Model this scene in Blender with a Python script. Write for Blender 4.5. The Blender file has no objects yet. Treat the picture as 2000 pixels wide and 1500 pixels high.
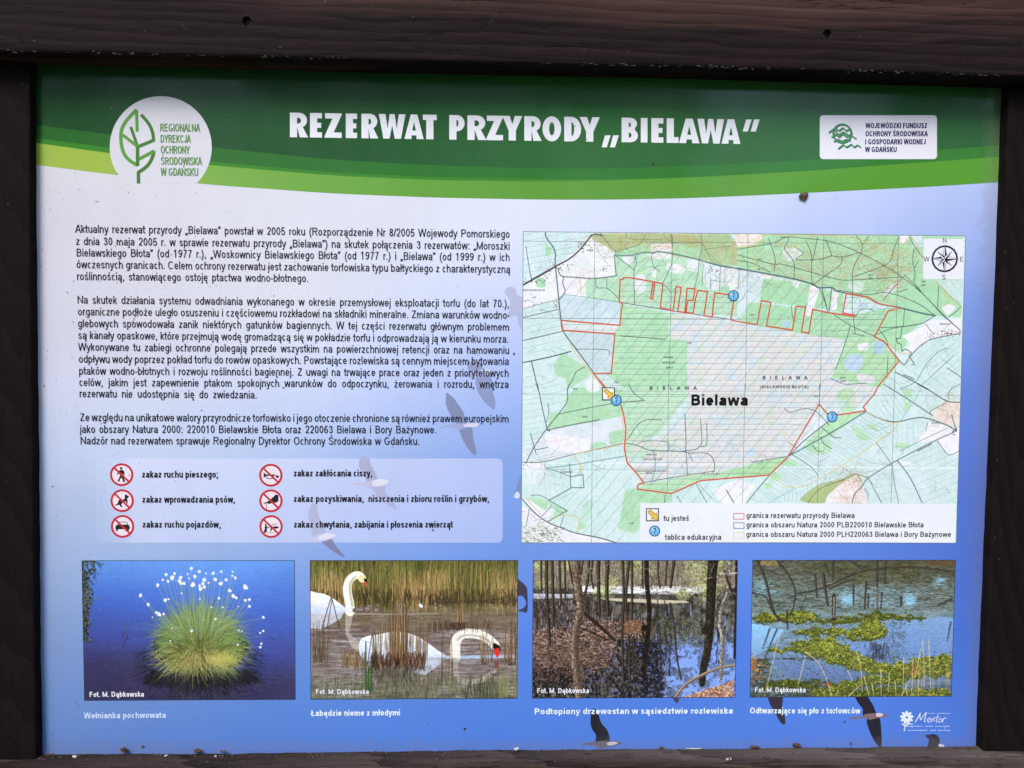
import bpy, math, random
import numpy as np
from mathutils import Matrix, Vector
from mathutils.geometry import tessellate_polygon

scene = bpy.context.scene
COL = scene.collection
R_ = math.radians

# ------------------------------------------------------------------ camera
FPX = 1540.0                       # focal length for a 2000 px wide frame
RV = (0.04446662, -0.02446581, 0.00538693)
BOARD_H = 1.42                     # height of the board centre above ground


def rotm(r):
    r = np.array(r, float); th = np.linalg.norm(r); k = r / th
    K = np.array([[0, -k[2], k[1]], [k[2], 0, -k[0]], [-k[1], k[0], 0]])
    return np.eye(3) + np.sin(th) * K + (1 - np.cos(th)) * K @ K


RM = rotm(RV)
CAMC = -RM.T @ np.array([0, 0, 1.0])          # camera centre, board axes (x right, y down, z into the board)


def b2w(x, y, z):                              # board axes -> world axes
    return (x, z, BOARD_H - y)


cam_data = bpy.data.cameras.new("camera")
cam = bpy.data.objects.new("camera", cam_data); COL.objects.link(cam)
cam_data.sensor_width = 36.0
cam_data.lens = 36.0 * FPX / 2000.0
cam_data.clip_start = 0.02
cam_data.clip_end = 500.0


def ax(v):
    return Vector((v[0], v[2], -v[1]))


cx_, cy_, cz_ = ax(RM[0]), ax(-RM[1]), ax(-RM[2])
m = Matrix.Identity(4)
for i in range(3):
    m[i][0], m[i][1], m[i][2] = cx_[i], cy_[i], cz_[i]
cw = b2w(*CAMC)
m[0][3], m[1][3], m[2][3] = cw
cam.matrix_world = m
scene.camera = cam

# ------------------------------------------------------------------ world, sun, exposure
SUN_EL, SUN_AZ = R_(48), R_(-32)               # azimuth measured from the board's outward normal (-y)
world = bpy.data.worlds.new("World"); scene.world = world
world.use_nodes = True
wn = world.node_tree
bgn = wn.nodes['Background']
sky = wn.nodes.new('ShaderNodeTexSky')
sky.sky_type = 'NISHITA'; sky.sun_disc = False
sdir = Vector((math.sin(SUN_AZ) * math.cos(SUN_EL), -math.cos(SUN_AZ) * math.cos(SUN_EL), math.sin(SUN_EL)))
sky.sun_elevation = SUN_EL
sky.sun_rotation = math.atan2(sdir.x, sdir.y)
sky.air_density = 1.0; sky.dust_density = 1.5; sky.ozone_density = 0.6
wn.links.new(sky.outputs[0], bgn.inputs[0])
bgn.inputs[1].default_value = 0.09
sun_d = bpy.data.lights.new("sun", 'SUN')
sun_d.energy = 1.2; sun_d.angle = R_(25); sun_d.color = (1.0, 0.97, 0.93)
sun = bpy.data.objects.new("sun", sun_d); COL.objects.link(sun)
sun.rotation_euler = sdir.to_track_quat('Z', 'Y').to_euler()
scene.view_settings.view_transform = 'Standard'
scene.view_settings.look = 'None'
scene.view_settings.exposure = 1.52
scene.view_settings.gamma = 1.0


# ------------------------------------------------------------------ measuring helpers
def at(px, py, z=0.0):
    """point of the board plane at depth z (metres, negative = towards the viewer) for a measured position"""
    d = RM.T @ np.array([(px - 1000) / FPX, (py - 750) / FPX, 1.0])
    t = (z - CAMC[2]) / d[2]
    p = CAMC + t * d
    return float(p[0]), float(p[1])


def crop(x0, y0, s):
    return lambda pts: [(x0 + x / s, y0 + y / s) for x, y in pts]


def lin(c):
    c = np.asarray(c, float) / 255.0
    return np.where(c <= 0.04045, c / 12.92, ((c + 0.055) / 1.055) ** 2.4)


INK_GAIN = 0.95


def ink(c):
    return tuple(np.clip(lin(c) * INK_GAIN, 0.004, 0.88)) + (1.0,)


# ------------------------------------------------------------------ materials
def nodemat(name):
    mt = bpy.data.materials.new(name); mt.use_nodes = True
    nt = mt.node_tree
    return mt, nt, nt.nodes['Principled BSDF']


def dirt_bump(nt, bsdf, rough=0.1):
    """very fine waviness and patchy gloss of an old laminated print"""
    co = nt.nodes.new('ShaderNodeTexCoord')
    n = nt.nodes.new('ShaderNodeTexNoise'); n.inputs['Scale'].default_value = 9; n.inputs['Detail'].default_value = 5
    nt.links.new(co.outputs['Object'], n.inputs['Vector'])
    mr = nt.nodes.new('ShaderNodeMapRange')
    mr.inputs['From Min'].default_value = 0.35; mr.inputs['From Max'].default_value = 0.7
    mr.inputs['To Min'].default_value = rough; mr.inputs['To Max'].default_value = rough + 0.12
    nt.links.new(n.outputs['Fac'], mr.inputs['Value'])
    nt.links.new(mr.outputs[0], bsdf.inputs['Roughness'])
    bsdf.inputs['IOR'].default_value = 1.42
    nw = nt.nodes.new('ShaderNodeTexNoise'); nw.inputs['Scale'].default_value = 5.5; nw.inputs['Detail'].default_value = 1
    nt.links.new(co.outputs['Object'], nw.inputs['Vector'])
    bw = nt.nodes.new('ShaderNodeBump'); bw.inputs['Strength'].default_value = 1.0; bw.inputs['Distance'].default_value = 0.004
    nt.links.new(nw.outputs['Fac'], bw.inputs['Height']); nt.links.new(bw.outputs[0], bsdf.inputs['Normal'])
    return co


def grime(nt, co, colsock):
    """faint film of dust and drip marks over the print colour"""
    mp = nt.nodes.new('ShaderNodeMapping'); mp.inputs['Scale'].default_value = (30, 30, 3.0)
    nt.links.new(co.outputs['Object'], mp.inputs['Vector'])
    n = nt.nodes.new('ShaderNodeTexNoise'); n.inputs['Scale'].default_value = 1.0; n.inputs['Detail'].default_value = 6
    nt.links.new(mp.outputs[0], n.inputs['Vector'])
    n2 = nt.nodes.new('ShaderNodeTexNoise'); n2.inputs['Scale'].default_value = 260; n2.inputs['Detail'].default_value = 3
    nt.links.new(co.outputs['Object'], n2.inputs['Vector'])
    r1 = nt.nodes.new('ShaderNodeMapRange'); r1.inputs['From Min'].default_value = 0.4; r1.inputs['From Max'].default_value = 0.75
    r1.inputs['To Min'].default_value = 0.0; r1.inputs['To Max'].default_value = 0.05
    nt.links.new(n.outputs['Fac'], r1.inputs['Value'])
    r2 = nt.nodes.new('ShaderNodeMapRange'); r2.inputs['From Min'].default_value = 0.3; r2.inputs['From Max'].default_value = 0.8
    r2.inputs['To Min'].default_value = 0.0; r2.inputs['To Max'].default_value = 0.05
    nt.links.new(n2.outputs['Fac'], r2.inputs['Value'])
    ad = nt.nodes.new('ShaderNodeMath'); ad.operation = 'ADD'
    nt.links.new(r1.outputs[0], ad.inputs[0]); nt.links.new(r2.outputs[0], ad.inputs[1])
    # dirt collected against the frame: distance to the panel edge broken up by noise
    sx = nt.nodes.new('ShaderNodeSeparateXYZ'); nt.links.new(co.outputs['Object'], sx.inputs[0])
    def mth(op, a, b_=None):
        m_ = nt.nodes.new('ShaderNodeMath'); m_.operation = op
        for i_, v_ in enumerate((a, b_)):
            if v_ is None: continue
            if isinstance(v_, (int, float)): m_.inputs[i_].default_value = v_
            else: nt.links.new(v_, m_.inputs[i_])
        return m_.outputs[0]
    ex_ = mth('SUBTRACT', 0.600, mth('ABSOLUTE', mth('ADD', sx.outputs['X'], 0.0)))
    ez_ = mth('SUBTRACT', sx.outputs['Z'], BOARD_H - 0.462)
    n4 = nt.nodes.new('ShaderNodeTexNoise'); n4.inputs['Scale'].default_value = 70; n4.inputs['Detail'].default_value = 6
    nt.links.new(co.outputs['Object'], n4.inputs['Vector'])
    dd_ = mth('ADD', mth('MINIMUM', ex_, ez_), mth('MULTIPLY', mth('SUBTRACT', n4.outputs['Fac'], 0.5), -0.035))
    r5 = nt.nodes.new('ShaderNodeMapRange'); r5.inputs['From Min'].default_value = 0.006; r5.inputs['From Max'].default_value = -0.006
    r5.inputs['To Min'].default_value = 0.0; r5.inputs['To Max'].default_value = 0.22
    nt.links.new(dd_, r5.inputs['Value'])
    tot = mth('ADD', ad.outputs[0], r5.outputs[0])
    mx = nt.nodes.new('ShaderNodeMix'); mx.data_type = 'RGBA'
    mx.inputs['B'].default_value = (0.20, 0.18, 0.155, 1)
    nt.links.new(tot, mx.inputs['Factor']); nt.links.new(colsock, mx.inputs['A'])
    return mx.outputs['Result']


M_PRINT, nt, b = nodemat('printed_laminate')
co = dirt_bump(nt, b, 0.09)
at_n = nt.nodes.new('ShaderNodeAttribute'); at_n.attribute_name = 'Col'
nt.links.new(grime(nt, co, at_n.outputs['Color']), b.inputs['Base Color'])


def raster_material(name, arr):
    """arr: H x W x 3 display values painted below by code, row 0 = top"""
    h, w = arr.shape[:2]
    im = bpy.data.images.new(name, w, h, alpha=False)
    px = np.ones((h, w, 4), np.float32)
    px[..., :3] = np.clip(arr[::-1], 0, 1)
    im.pixels.foreach_set(px.ravel()); im.update(); im.pack()
    mt, nt, b = nodemat(name)
    co = dirt_bump(nt, b, 0.09)
    t = nt.nodes.new('ShaderNodeTexImage'); t.image = im; t.extension = 'EXTEND'
    uv = nt.nodes.new('ShaderNodeUVMap'); uv.uv_map = 'UVMap'
    nt.links.new(uv.outputs[0], t.inputs[0])
    g = nt.nodes.new('ShaderNodeMix'); g.data_type = 'RGBA'; g.blend_type = 'MULTIPLY'
    g.inputs['Factor'].default_value = 1.0
    g.inputs['B'].default_value = (INK_GAIN, INK_GAIN, INK_GAIN, 1)
    nt.links.new(t.outputs[0], g.inputs['A'])
    nt.links.new(grime(nt, co, g.outputs['Result']), b.inputs['Base Color'])
    return mt


def wood_material(name, axis, dark, red, pale, worn=0.0, seed=0.0, warp=0.02, worn_z=None):
    """old stained softwood, grain along the given axis (0 = x, 2 = z)"""
    mt, nt, b = nodemat(name)
    N = nt.nodes.new; Lk = nt.links.new
    co = N('ShaderNodeTexCoord')
    mp = N('ShaderNodeMapping')
    sc = [34, 34, 34]; sc[axis] = 1.3
    mp.inputs['Scale'].default_value = sc; mp.inputs['Location'].default_value = (seed, seed * 2, seed * 3)
    wv = N('ShaderNodeTexNoise'); wv.inputs['Scale'].default_value = 1.9; wv.inputs['Detail'].default_value = 2
    Lk(co.outputs['Object'], wv.inputs['Vector'])
    wa = N('ShaderNodeVectorMath'); wa.operation = 'SCALE'; wa.inputs['Scale'].default_value = warp
    Lk(wv.outputs['Color'], wa.inputs[0])
    va = N('ShaderNodeVectorMath'); va.operation = 'ADD'
    Lk(co.outputs['Object'], va.inputs[0]); Lk(wa.outputs[0], va.inputs[1])
    Lk(va.outputs[0], mp.inputs['Vector'])
    n0 = N('ShaderNodeTexNoise'); n0.inputs['Scale'].default_value = 7.5; n0.inputs['Detail'].default_value = 8
    n0.inputs['Roughness'].default_value = 0.7
    Lk(mp.outputs[0], n0.inputs['Vector'])
    # growth rings cut lengthwise: bands bent into long arches
    mw = N('ShaderNodeMapping'); sw = [1, 1, 1]; sw[axis] = 0.16
    mw.inputs['Scale'].default_value = sw; mw.inputs['Location'].default_value = (seed * .3, seed, seed * .7)
    Lk(co.outputs['Object'], mw.inputs['Vector'])
    wt = N('ShaderNodeTexWave'); wt.wave_type = 'RINGS'; wt.rings_direction = 'Y'; wt.wave_profile = 'SAW'
    wt.inputs['Scale'].default_value = 26; wt.inputs['Distortion'].default_value = 5.0
    wt.inputs['Detail'].default_value = 3; wt.inputs['Detail Scale'].default_value = 1.2
    Lk(mw.outputs[0], wt.inputs['Vector'])
    n1 = N('ShaderNodeMix'); n1.data_type = 'FLOAT'; n1.inputs['Factor'].default_value = 0.30
    Lk(n0.outputs['Fac'], n1.inputs['A']); Lk(wt.outputs['Fac'], n1.inputs['B'])
    cr = N('ShaderNodeValToRGB')
    cr.color_ramp.elements[0].position = 0.28; cr.color_ramp.elements[0].color = dark + (1,)
    cr.color_ramp.elements[1].position = 0.68; cr.color_ramp.elements[1].color = red + (1,)
    Lk(n1.outputs['Result'], cr.inputs['Fac'])
    n2 = N('ShaderNodeTexNoise'); n2.inputs['Scale'].default_value = 0.55; n2.inputs['Detail'].default_value = 6
    Lk(mp.outputs[0], n2.inputs['Vector'])
    r2 = N('ShaderNodeMapRange'); r2.inputs['From Min'].default_value = 0.58 - worn; r2.inputs['From Max'].default_value = 0.80 - worn
    Lk(n2.outputs['Fac'], r2.inputs['Value'])
    mu = N('ShaderNodeMath'); mu.operation = 'MULTIPLY'; Lk(r2.outputs[0], mu.inputs[0]); Lk(n1.outputs['Result'], mu.inputs[1])
    fac = mu.outputs[0]
    if worn_z is not None:      # the weather has stripped the upper part of the face more
        sz = N('ShaderNodeSeparateXYZ'); Lk(co.outputs['Object'], sz.inputs[0])
        rz = N('ShaderNodeMapRange'); rz.inputs['From Min'].default_value = worn_z - 0.004; rz.inputs['From Max'].default_value = worn_z + 0.03
        Lk(sz.outputs['Z'], rz.inputs['Value'])
        nb = N('ShaderNodeTexNoise'); nb.inputs['Scale'].default_value = 1.4; nb.inputs['Detail'].default_value = 7
        Lk(mp.outputs[0], nb.inputs['Vector'])
        rb_ = N('ShaderNodeMapRange'); rb_.inputs['From Min'].default_value = 0.42; rb_.inputs['From Max'].default_value = 0.66
        Lk(nb.outputs['Fac'], rb_.inputs['Value'])
        m1 = N('ShaderNodeMath'); m1.operation = 'MULTIPLY'; Lk(rz.outputs[0], m1.inputs[0]); Lk(rb_.outputs[0], m1.inputs[1])
        m2 = N('ShaderNodeMath'); m2.operation = 'MAXIMUM'; Lk(mu.outputs[0], m2.inputs[0]); Lk(m1.outputs[0], m2.inputs[1])
        fac = m2.outputs[0]
    mx = N('ShaderNodeMix'); mx.data_type = 'RGBA'; mx.inputs['B'].default_value = pale + (1,)
    Lk(fac, mx.inputs['Factor']); Lk(cr.outputs['Color'], mx.inputs['A'])
    # pale flecks of dust and chipped fibres
    mp3 = N('ShaderNodeMapping'); s3 = [420, 420, 420]; s3[axis] = 150
    mp3.inputs['Scale'].default_value = s3; Lk(co.outputs['Object'], mp3.inputs['Vector'])
    n3 = N('ShaderNodeTexNoise'); n3.inputs['Scale'].default_value = 1.0; n3.inputs['Detail'].default_value = 2
    Lk(mp3.outputs[0], n3.inputs['Vector'])
    r3 = N('ShaderNodeMapRange'); r3.inputs['From Min'].default_value = 0.74; r3.inputs['From Max'].default_value = 0.80
    r3.inputs['To Max'].default_value = 0.6
    Lk(n3.outputs['Fac'], r3.inputs['Value'])
    mx2 = N('ShaderNodeMix'); mx2.data_type = 'RGBA'; mx2.inputs['B'].default_value = (0.16, 0.15, 0.14, 1)
    Lk(r3.outputs[0], mx2.inputs['Factor']); Lk(mx.outputs['Result'], mx2.inputs['A'])
    # drying cracks: thin dark lines along the grain
    mc = N('ShaderNodeMapping'); s5 = [26, 26, 26]; s5[axis] = 1.7
    mc.inputs['Scale'].default_value = s5; mc.inputs['Location'].default_value = (seed * 5, seed, seed * 2); Lk(va.outputs[0], mc.inputs['Vector'])
    n5 = N('ShaderNodeTexNoise'); n5.inputs['Scale'].default_value = 1.0; n5.inputs['Detail'].default_value = 5; n5.inputs['Roughness'].default_value = 0.6
    Lk(mc.outputs[0], n5.inputs['Vector'])
    a5 = N('ShaderNodeMath'); a5.operation = 'SUBTRACT'; a5.inputs[1].default_value = 0.60; Lk(n5.outputs['Fac'], a5.inputs[0])
    b5 = N('ShaderNodeMath'); b5.operation = 'ABSOLUTE'; Lk(a5.outputs[0], b5.inputs[0])
    r6 = N('ShaderNodeMapRange'); r6.inputs['From Min'].default_value = 0.0015; r6.inputs['From Max'].default_value = 0.0055
    r6.inputs['To Min'].default_value = 0.3; r6.inputs['To Max'].default_value = 1.0
    Lk(b5.outputs[0], r6.inputs['Value'])
    mx3 = N('ShaderNodeMix'); mx3.data_type = 'RGBA'; mx3.inputs['A'].default_value = (0.002, 0.0016, 0.0016, 1)
    Lk(r6.outputs[0], mx3.inputs['Factor']); Lk(mx2.outputs['Result'], mx3.inputs['B'])
    Lk(mx3.outputs['Result'], b.inputs['Base Color'])
    b.inputs['Roughness'].default_value = 0.75
    hs = N('ShaderNodeMath'); hs.operation = 'MULTIPLY'; Lk(n1.outputs['Result'], hs.inputs[0]); Lk(r6.outputs[0], hs.inputs[1])
    b.inputs['Specular IOR Level'].default_value = 0.07
    bp = N('ShaderNodeBump'); bp.inputs['Strength'].default_value = 0.38; bp.inputs['Distance'].default_value = 0.0012
    Lk(hs.outputs[0], bp.inputs['Height']); Lk(bp.outputs[0], b.inputs['Normal'])
    return mt


def plain(name, c, rough=0.7, metallic=0.0, noise=0.3, scale=400):
    mt, nt, b = nodemat(name)
    co = nt.nodes.new('ShaderNodeTexCoord')
    n = nt.nodes.new('ShaderNodeTexNoise'); n.inputs['Scale'].default_value = scale; n.inputs['Detail'].default_value = 4
    nt.links.new(co.outputs['Object'], n.inputs['Vector'])
    cr = nt.nodes.new('ShaderNodeValToRGB')
    cr.color_ramp.elements[0].position = 0.3; cr.color_ramp.elements[1].position = 0.7
    cr.color_ramp.elements[0].color = tuple(v * (1 - noise) for v in c) + (1,)
    cr.color_ramp.elements[1].color = tuple(min(1, v * (1 + noise)) for v in c) + (1,)
    nt.links.new(n.outputs['Fac'], cr.inputs['Fac']); nt.links.new(cr.outputs['Color'], b.inputs['Base Color'])
    b.inputs['Roughness'].default_value = rough; b.inputs['Metallic'].default_value = metallic
    return mt


# ------------------------------------------------------------------ object helpers
def link_mesh(name, me, mat, parent=None, label=None, kind=None):
    o = bpy.data.objects.new(name, me); COL.objects.link(o)
    if mat is not None: me.materials.append(mat)
    if parent is not None: o.parent = parent
    if label: o['label'] = label
    if kind: o['kind'] = kind
    return o


class Ink:
    """collects flat printed shapes lying on the board; each shape keeps its own colour"""
    K = 0.35

    def __init__(self, z): self.v = []; self.f = []; self.c = []; self.z = z

    def raw(self, pts, faces, cols, z=None):
        n = len(self.v); z = self.z if z is None else z
        self.v += [b2w(p[0], p[1], z) for p in pts]
        self.f += [tuple(n + i for i in f) for f in faces]
        self.c += cols

    def poly(self, pts, col, holes=(), dz=0.0, px=True):
        dz = dz * self.K
        loops = [pts] + list(holes)
        if px: loops = [[at(*p) for p in l] for l in loops]
        flat = [p for l in loops for p in l]
        tr = tessellate_polygon([[Vector((p[0], p[1], 0)) for p in l] for l in loops])
        fs = []
        for t in tr:
            a, b_, c_ = (flat[i] for i in t)
            cr = (b_[0] - a[0]) * (c_[1] - a[1]) - (b_[1] - a[1]) * (c_[0] - a[0])
            fs.append(t if cr < 0 else (t[0], t[2], t[1]))
        cs = [ink(col(*p)) if callable(col) else ink(col) for p in flat]
        self.raw(flat, fs, cs, self.z - dz)

    def strip(self, pts, w, col, closed=False, dz=0.0, px=True, w1=None):
        dz = dz * self.K
        """polyline of real width w (metres)"""
        if px: pts = [at(*p) for p in pts]
        P = [np.array(p) for p in pts]
        Q = [P[0]]
        for p in P[1:]:
            if np.linalg.norm(p - Q[-1]) > 1e-7: Q.append(p)
        if closed and np.linalg.norm(Q[0] - Q[-1]) < 1e-7: Q.pop()
        P = Q; n = len(P)
        if n < 2: return
        Lp, Rp = [], []
        for i in range(n):
            if closed: a, c_ = P[i - 1], P[(i + 1) % n]
            else: a, c_ = P[max(i - 1, 0)], P[min(i + 1, n - 1)]
            d1 = P[i] - a; d2 = c_ - P[i]
            n1 = np.linalg.norm(d1); n2 = np.linalg.norm(d2)
            if n1 < 1e-9: d1 = d2; n1 = n2
            if n2 < 1e-9: d2 = d1; n2 = n1
            d1 = d1 / n1; d2 = d2 / n2
            t = d1 + d2; tn = np.linalg.norm(t)
            if tn < 1e-6: t = d1; tn = 1
            t = t / tn
            nn = np.array([-t[1], t[0]])
            k = 1 / max(0.5, abs(float(nn @ np.array([-d1[1], d1[0]]))))
            ww = w if w1 is None else w + (w1 - w) * i / (n - 1)
            Lp.append(P[i] + nn * ww / 2 * k); Rp.append(P[i] - nn * ww / 2 * k)
        pts2 = []
        for l, r in zip(Lp, Rp): pts2 += [tuple(l), tuple(r)]
        fs = []
        for i in range(n if closed else n - 1):
            j = (i + 1) % n
            fs.append((2 * i, 2 * j, 2 * j + 1, 2 * i + 1))
        self.raw(pts2, fs, [ink(col)] * len(pts2), self.z - dz)

    def disc(self, c, r, col, n=40, dz=0.0, px=True, ry=None):
        dz = dz * self.K
        if px: c = at(*c)
        ry = ry or r
        pts = [(c[0] + r * math.cos(2 * math.pi * i / n), c[1] + ry * math.sin(2 * math.pi * i / n)) for i in range(n)]
        self.raw(pts, [tuple(range(n))[::-1]], [ink(col(*p)) if callable(col) else ink(col) for p in pts], self.z - dz)

    def build(self, name, parent, label=None, kind=None, mat=None):
        me = bpy.data.meshes.new(name)
        me.from_pydata(self.v, [], self.f)
        ca = me.color_attributes.new('Col', 'FLOAT_COLOR', 'POINT')
        ca.data.foreach_set('color', np.array(self.c, np.float32).ravel())
        me.update()
        return link_mesh(name, me, mat or M_PRINT, parent, label, kind)


PX = 1.0 / FPX                                # one measured pixel on the board, metres


def rrect(x0, y0, x1, y1, r, n=6):
    out = []
    for cx, cy, a0 in ((x1 - r, y0 + r, -90), (x1 - r, y1 - r, 0), (x0 + r, y1 - r, 90), (x0 + r, y0 + r, 180)):
        for i in range(n + 1):
            a = R_(a0 + 90 * i / n); out.append((cx + r * math.cos(a), cy + r * math.sin(a)))
    return out


def smooth(pts, n=6, closed=False):
    """Catmull-Rom through the points"""
    P = [np.array(p, float) for p in pts]; out = []
    m_ = len(P)
    rng = range(m_ if closed else m_ - 1)
    for i in rng:
        if closed: p0, p1, p2, p3 = P[i - 1], P[i], P[(i + 1) % m_], P[(i + 2) % m_]
        else: p0, p1, p2, p3 = P[max(i - 1, 0)], P[i], P[i + 1], P[min(i + 2, m_ - 1)]
        for k in range(n):
            t = k / n
            out.append(tuple(0.5 * ((2 * p1) + (-p0 + p2) * t + (2 * p0 - 5 * p1 + 4 * p2 - p3) * t * t + (-p0 + 3 * p1 - 3 * p2 + p3) * t ** 3)))
    if not closed: out.append(tuple(P[-1]))
    return out


# ------------------------------------------------------------------ stroke lettering (grotesque proportions)
ADV = dict(zip('abcdefghijklmnopqrstuvwxyz', (556, 556, 500, 556, 556, 278, 556, 556, 222, 222, 500, 222, 833, 556, 556, 556, 556, 333, 500, 278, 556, 500, 722, 500, 500, 500)))
ADV.update(dict(zip('ABCDEFGHIJKLMNOPRSTUVWYZ', (667, 667, 722, 722, 667, 611, 778, 722, 278, 500, 667, 556, 833, 722, 778, 667, 722, 667, 611, 722, 667, 944, 667, 611))))
ADV.update({c: 556 for c in '0123456789?'})
ADV['t'] = 300; ADV['f'] = 290
ADV.update({' ': 278, '.': 278, ',': 278, ':': 278, ';': 278, '(': 333, ')': 333, '-': 333, '„': 333, '”': 333, '/': 278, '"': 333})
ACC = {'ą': 'a', 'ć': 'c', 'ę': 'e', 'ł': 'l', 'ń': 'n', 'ó': 'o', 'ś': 's', 'ź': 'z', 'ż': 'z', 'Ś': 'S', 'Ń': 'N', 'Ó': 'O', 'Ł': 'L'}


def arc(cx, cy, rx, ry, a0, a1, n=None):
    n = n or max(4, int(abs(a1 - a0) / 24))
    return [(cx + rx * math.cos(R_(a0 + (a1 - a0) * i / n)), cy + ry * math.sin(R_(a0 + (a1 - a0) * i / n))) for i in range(n + 1)]


def glyph(ch, s, bold):
    """(advance, strokes, closed flags) in em units, y up"""
    if ch in ACC:
        base = ACC[ch]; a, st = glyph(base, s, bold); st = list(st)
        X, C = 0.519, 0.716; h = s / 2; up = C if base.isupper() else X
        if ch in 'ąę':
            st.append([(a - 0.13, 0.0), (a - 0.19, -0.09), (a - 0.16, -0.17), (a - 0.06, -0.17)])
        elif ch == 'ł': st.append([(-0.03, 0.28), (a + 0.03, 0.44)])
        elif ch == 'Ł': st.append([(-0.03, 0.25), (0.34, 0.46)])
        elif ch == 'ż': st.append([(a / 2 - h, up + 0.14), (a / 2 + h, up + 0.14)])
        else: st.append([(a / 2 - 0.03, up + 0.07), (a / 2 + 0.08, up + 0.20)])
        return a, st
    a = ADV.get(ch, 556) / 1000.0
    if bold and ch not in ' ': a += 0.05
    h = s / 2; X, C, D = 0.519, 0.716, -0.21
    L, R = 0.055 + h, a - 0.055 - h
    cx = (L + R) / 2; rx = (R - L) / 2; ry = X / 2 - h + 0.008; cy = X / 2
    T, B = C - h, h
    full = arc(cx, cy, rx, ry, 0, 360, 14)
    cfull = arc(cx, C / 2, rx, C / 2 - h + 0.01, 0, 360, 18)
    S = lambda *p: smooth(p, 4)
    k = ch
    if k == ' ': return a, []
    if k == 'a': return a, [S((L + 0.01, X * 0.70), (L + rx * 0.5, X - h * 1.05), (cx + rx * .4, X - h), (R - .01, X * 0.76)) + [(R - .01, 0)], S((R - .01, X * 0.58), (cx, X * 0.52), (L + .02, X * 0.40), (L, X * 0.22), (cx - rx * 0.5, h), (cx + rx * 0.3, h + .02), (R - .01, X * 0.30))]
    if k == 'b': return a, [[(L, 0), (L, C)], full]
    if k == 'd': return a, [[(R, 0), (R, C)], full]
    if k == 'o': return a, [full]
    if k == 'p': return a, [[(L, D), (L, X)], full]
    if k == 'q': return a, [[(R, D), (R, X)], full]
    if k == 'g': return a, [[(R, X), (R, 0)] + S((R, 0), (cx + rx * .5, D + h * 1.1), (cx - rx * .3, D + h), (L + .01, D + .12)), full]
    if k == 'c': return a, [arc(cx, cy, rx, ry, 42, 318)]
    if k == 'e': return a, [arc(cx, cy, rx, ry, 0, 325), [(L, cy), (R + h * .9, cy)]]
    if k == 'f': return a, [[(.13, 0), (.13, C - .14)] + S((.13, C - .14), (.16, C - .06), (.28, C - h)), [(.01, X - h), (.27, X - h)]]
    if k == 'h': return a, [[(L, 0), (L, C)], S((L, X * .62), (L + rx * .5, X - h * 1.2), (cx + rx * .4, X - h), (R, X * .66)) + [(R, 0)]]
    if k == 'n': return a, [[(L, 0), (L, X)], S((L, X * .62), (L + rx * .5, X - h * 1.2), (cx + rx * .4, X - h), (R, X * .66)) + [(R, 0)]]
    if k == 'm': return a, [[(L, 0), (L, X)], S((L, X * .62), (L + rx * .35, X - h), (cx - h, X * .68)) + [(cx, 0)], S((cx, X * .62), (cx + rx * .45, X - h), (R, X * .68)) + [(R, 0)]]
    if k == 'r': return a, [[(L, 0), (L, X)], S((L, X * .6), (L + .06, X - h * 1.4), (a - .01, X - h))]
    if k == 'u': return a, [[(R, 0), (R, X)], [(L, X)] + S((L, X * .34), (cx - rx * .4, h), (cx + rx * .4, h * 1.2), (R, X * .38))]
    if k == 'i': return a, [[(a / 2, 0), (a / 2, X)], [(a / 2, C - .1), (a / 2, C)]]
    if k == 'j': return a, [[(a / 2, X), (a / 2, -.08)] + S((a / 2, -.08), (a / 2 - .03, D + h), (a / 2 - .13, D + h)), [(a / 2, C - .1), (a / 2, C)]]
    if k == 'l': return a, [[(a / 2, 0), (a / 2, C)]]
    if k == 'k': return a, [[(L, 0), (L, C)], [(R + .02, X), (L, .17)], [(L + .12, .30), (R + .03, 0)]]
    if k == 's' or k == 'S':
        t = X if k == 's' else C
        return a, [S((R - .01, t * .72), (cx + rx * .45, t - h * 1.05), (cx - rx * .45, t - h * 1.05), (L, t * .73), (cx - rx * .3, t * .56), (cx + rx * .4, t * .46), (R, t * .27), (cx + rx * .4, h), (cx - rx * .45, h), (L - .01, t * .27))]
    if k == 't': return a, [[(.13, X + .17), (.13, .12)] + S((.13, .12), (.17, h * 1.2), (.29, h)), [(-.03, X - h), (.30, X - h)]]
    if k == 'v': return a, [[(h, X), (a / 2, 0)], [(a / 2, 0), (a - h, X)]]
    if k == 'w': return a, [[(h, X), (a * .27, 0)], [(a * .27, 0), (a / 2, X)], [(a / 2, X), (a * .73, 0)], [(a * .73, 0), (a - h, X)]]
    if k == 'x': return a, [[(h, X), (a - h, 0)], [(h, 0), (a - h, X)]]
    if k == 'y': return a, [[(h, X), (a / 2, h * .2)], [(a - h, X), (a / 2 - .02, -.06)] + S((a / 2 - .02, -.06), (a / 2 - .07, D + h), (.05, D + h))]
    if k == 'z': return a, [[(L - .03, X - h), (R + .02, X - h)], [(R + .01, X - h), (L - .02, h)], [(L - .03, h), (R + .03, h)]]
    if k == 'A': return a, [[(h * .7, 0), (a / 2, C)], [(a / 2, C), (a - h * .7, 0)], [(a * .24, .24), (a * .76, .24)]]
    if k in 'BPR':
        st = [[(L + .02, 0), (L + .02, C)]]; y1 = C * .53 if k != 'P' else C * .47
        rr = R - (.03 if k == 'B' else 0)
        st.append([(L, T), (rr - .16, T)] + arc(rr - .16, (T + y1) / 2, .16, (T - y1) / 2, 90, -90, 6)[1:] + [(L, y1)])
        if k == 'B': st.append([(R - .17, y1)] + arc(R - .17, (y1 + B) / 2, .17, (y1 - B) / 2, 90, -90, 6)[1:] + [(L, B)])
        if k == 'R': st.append([(cx, y1), (R + .03, 0)])
        return a, st
    if k == 'C': return a, [arc(cx, C / 2, rx, C / 2 - h + .01, 42, 318, 14)]
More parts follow.
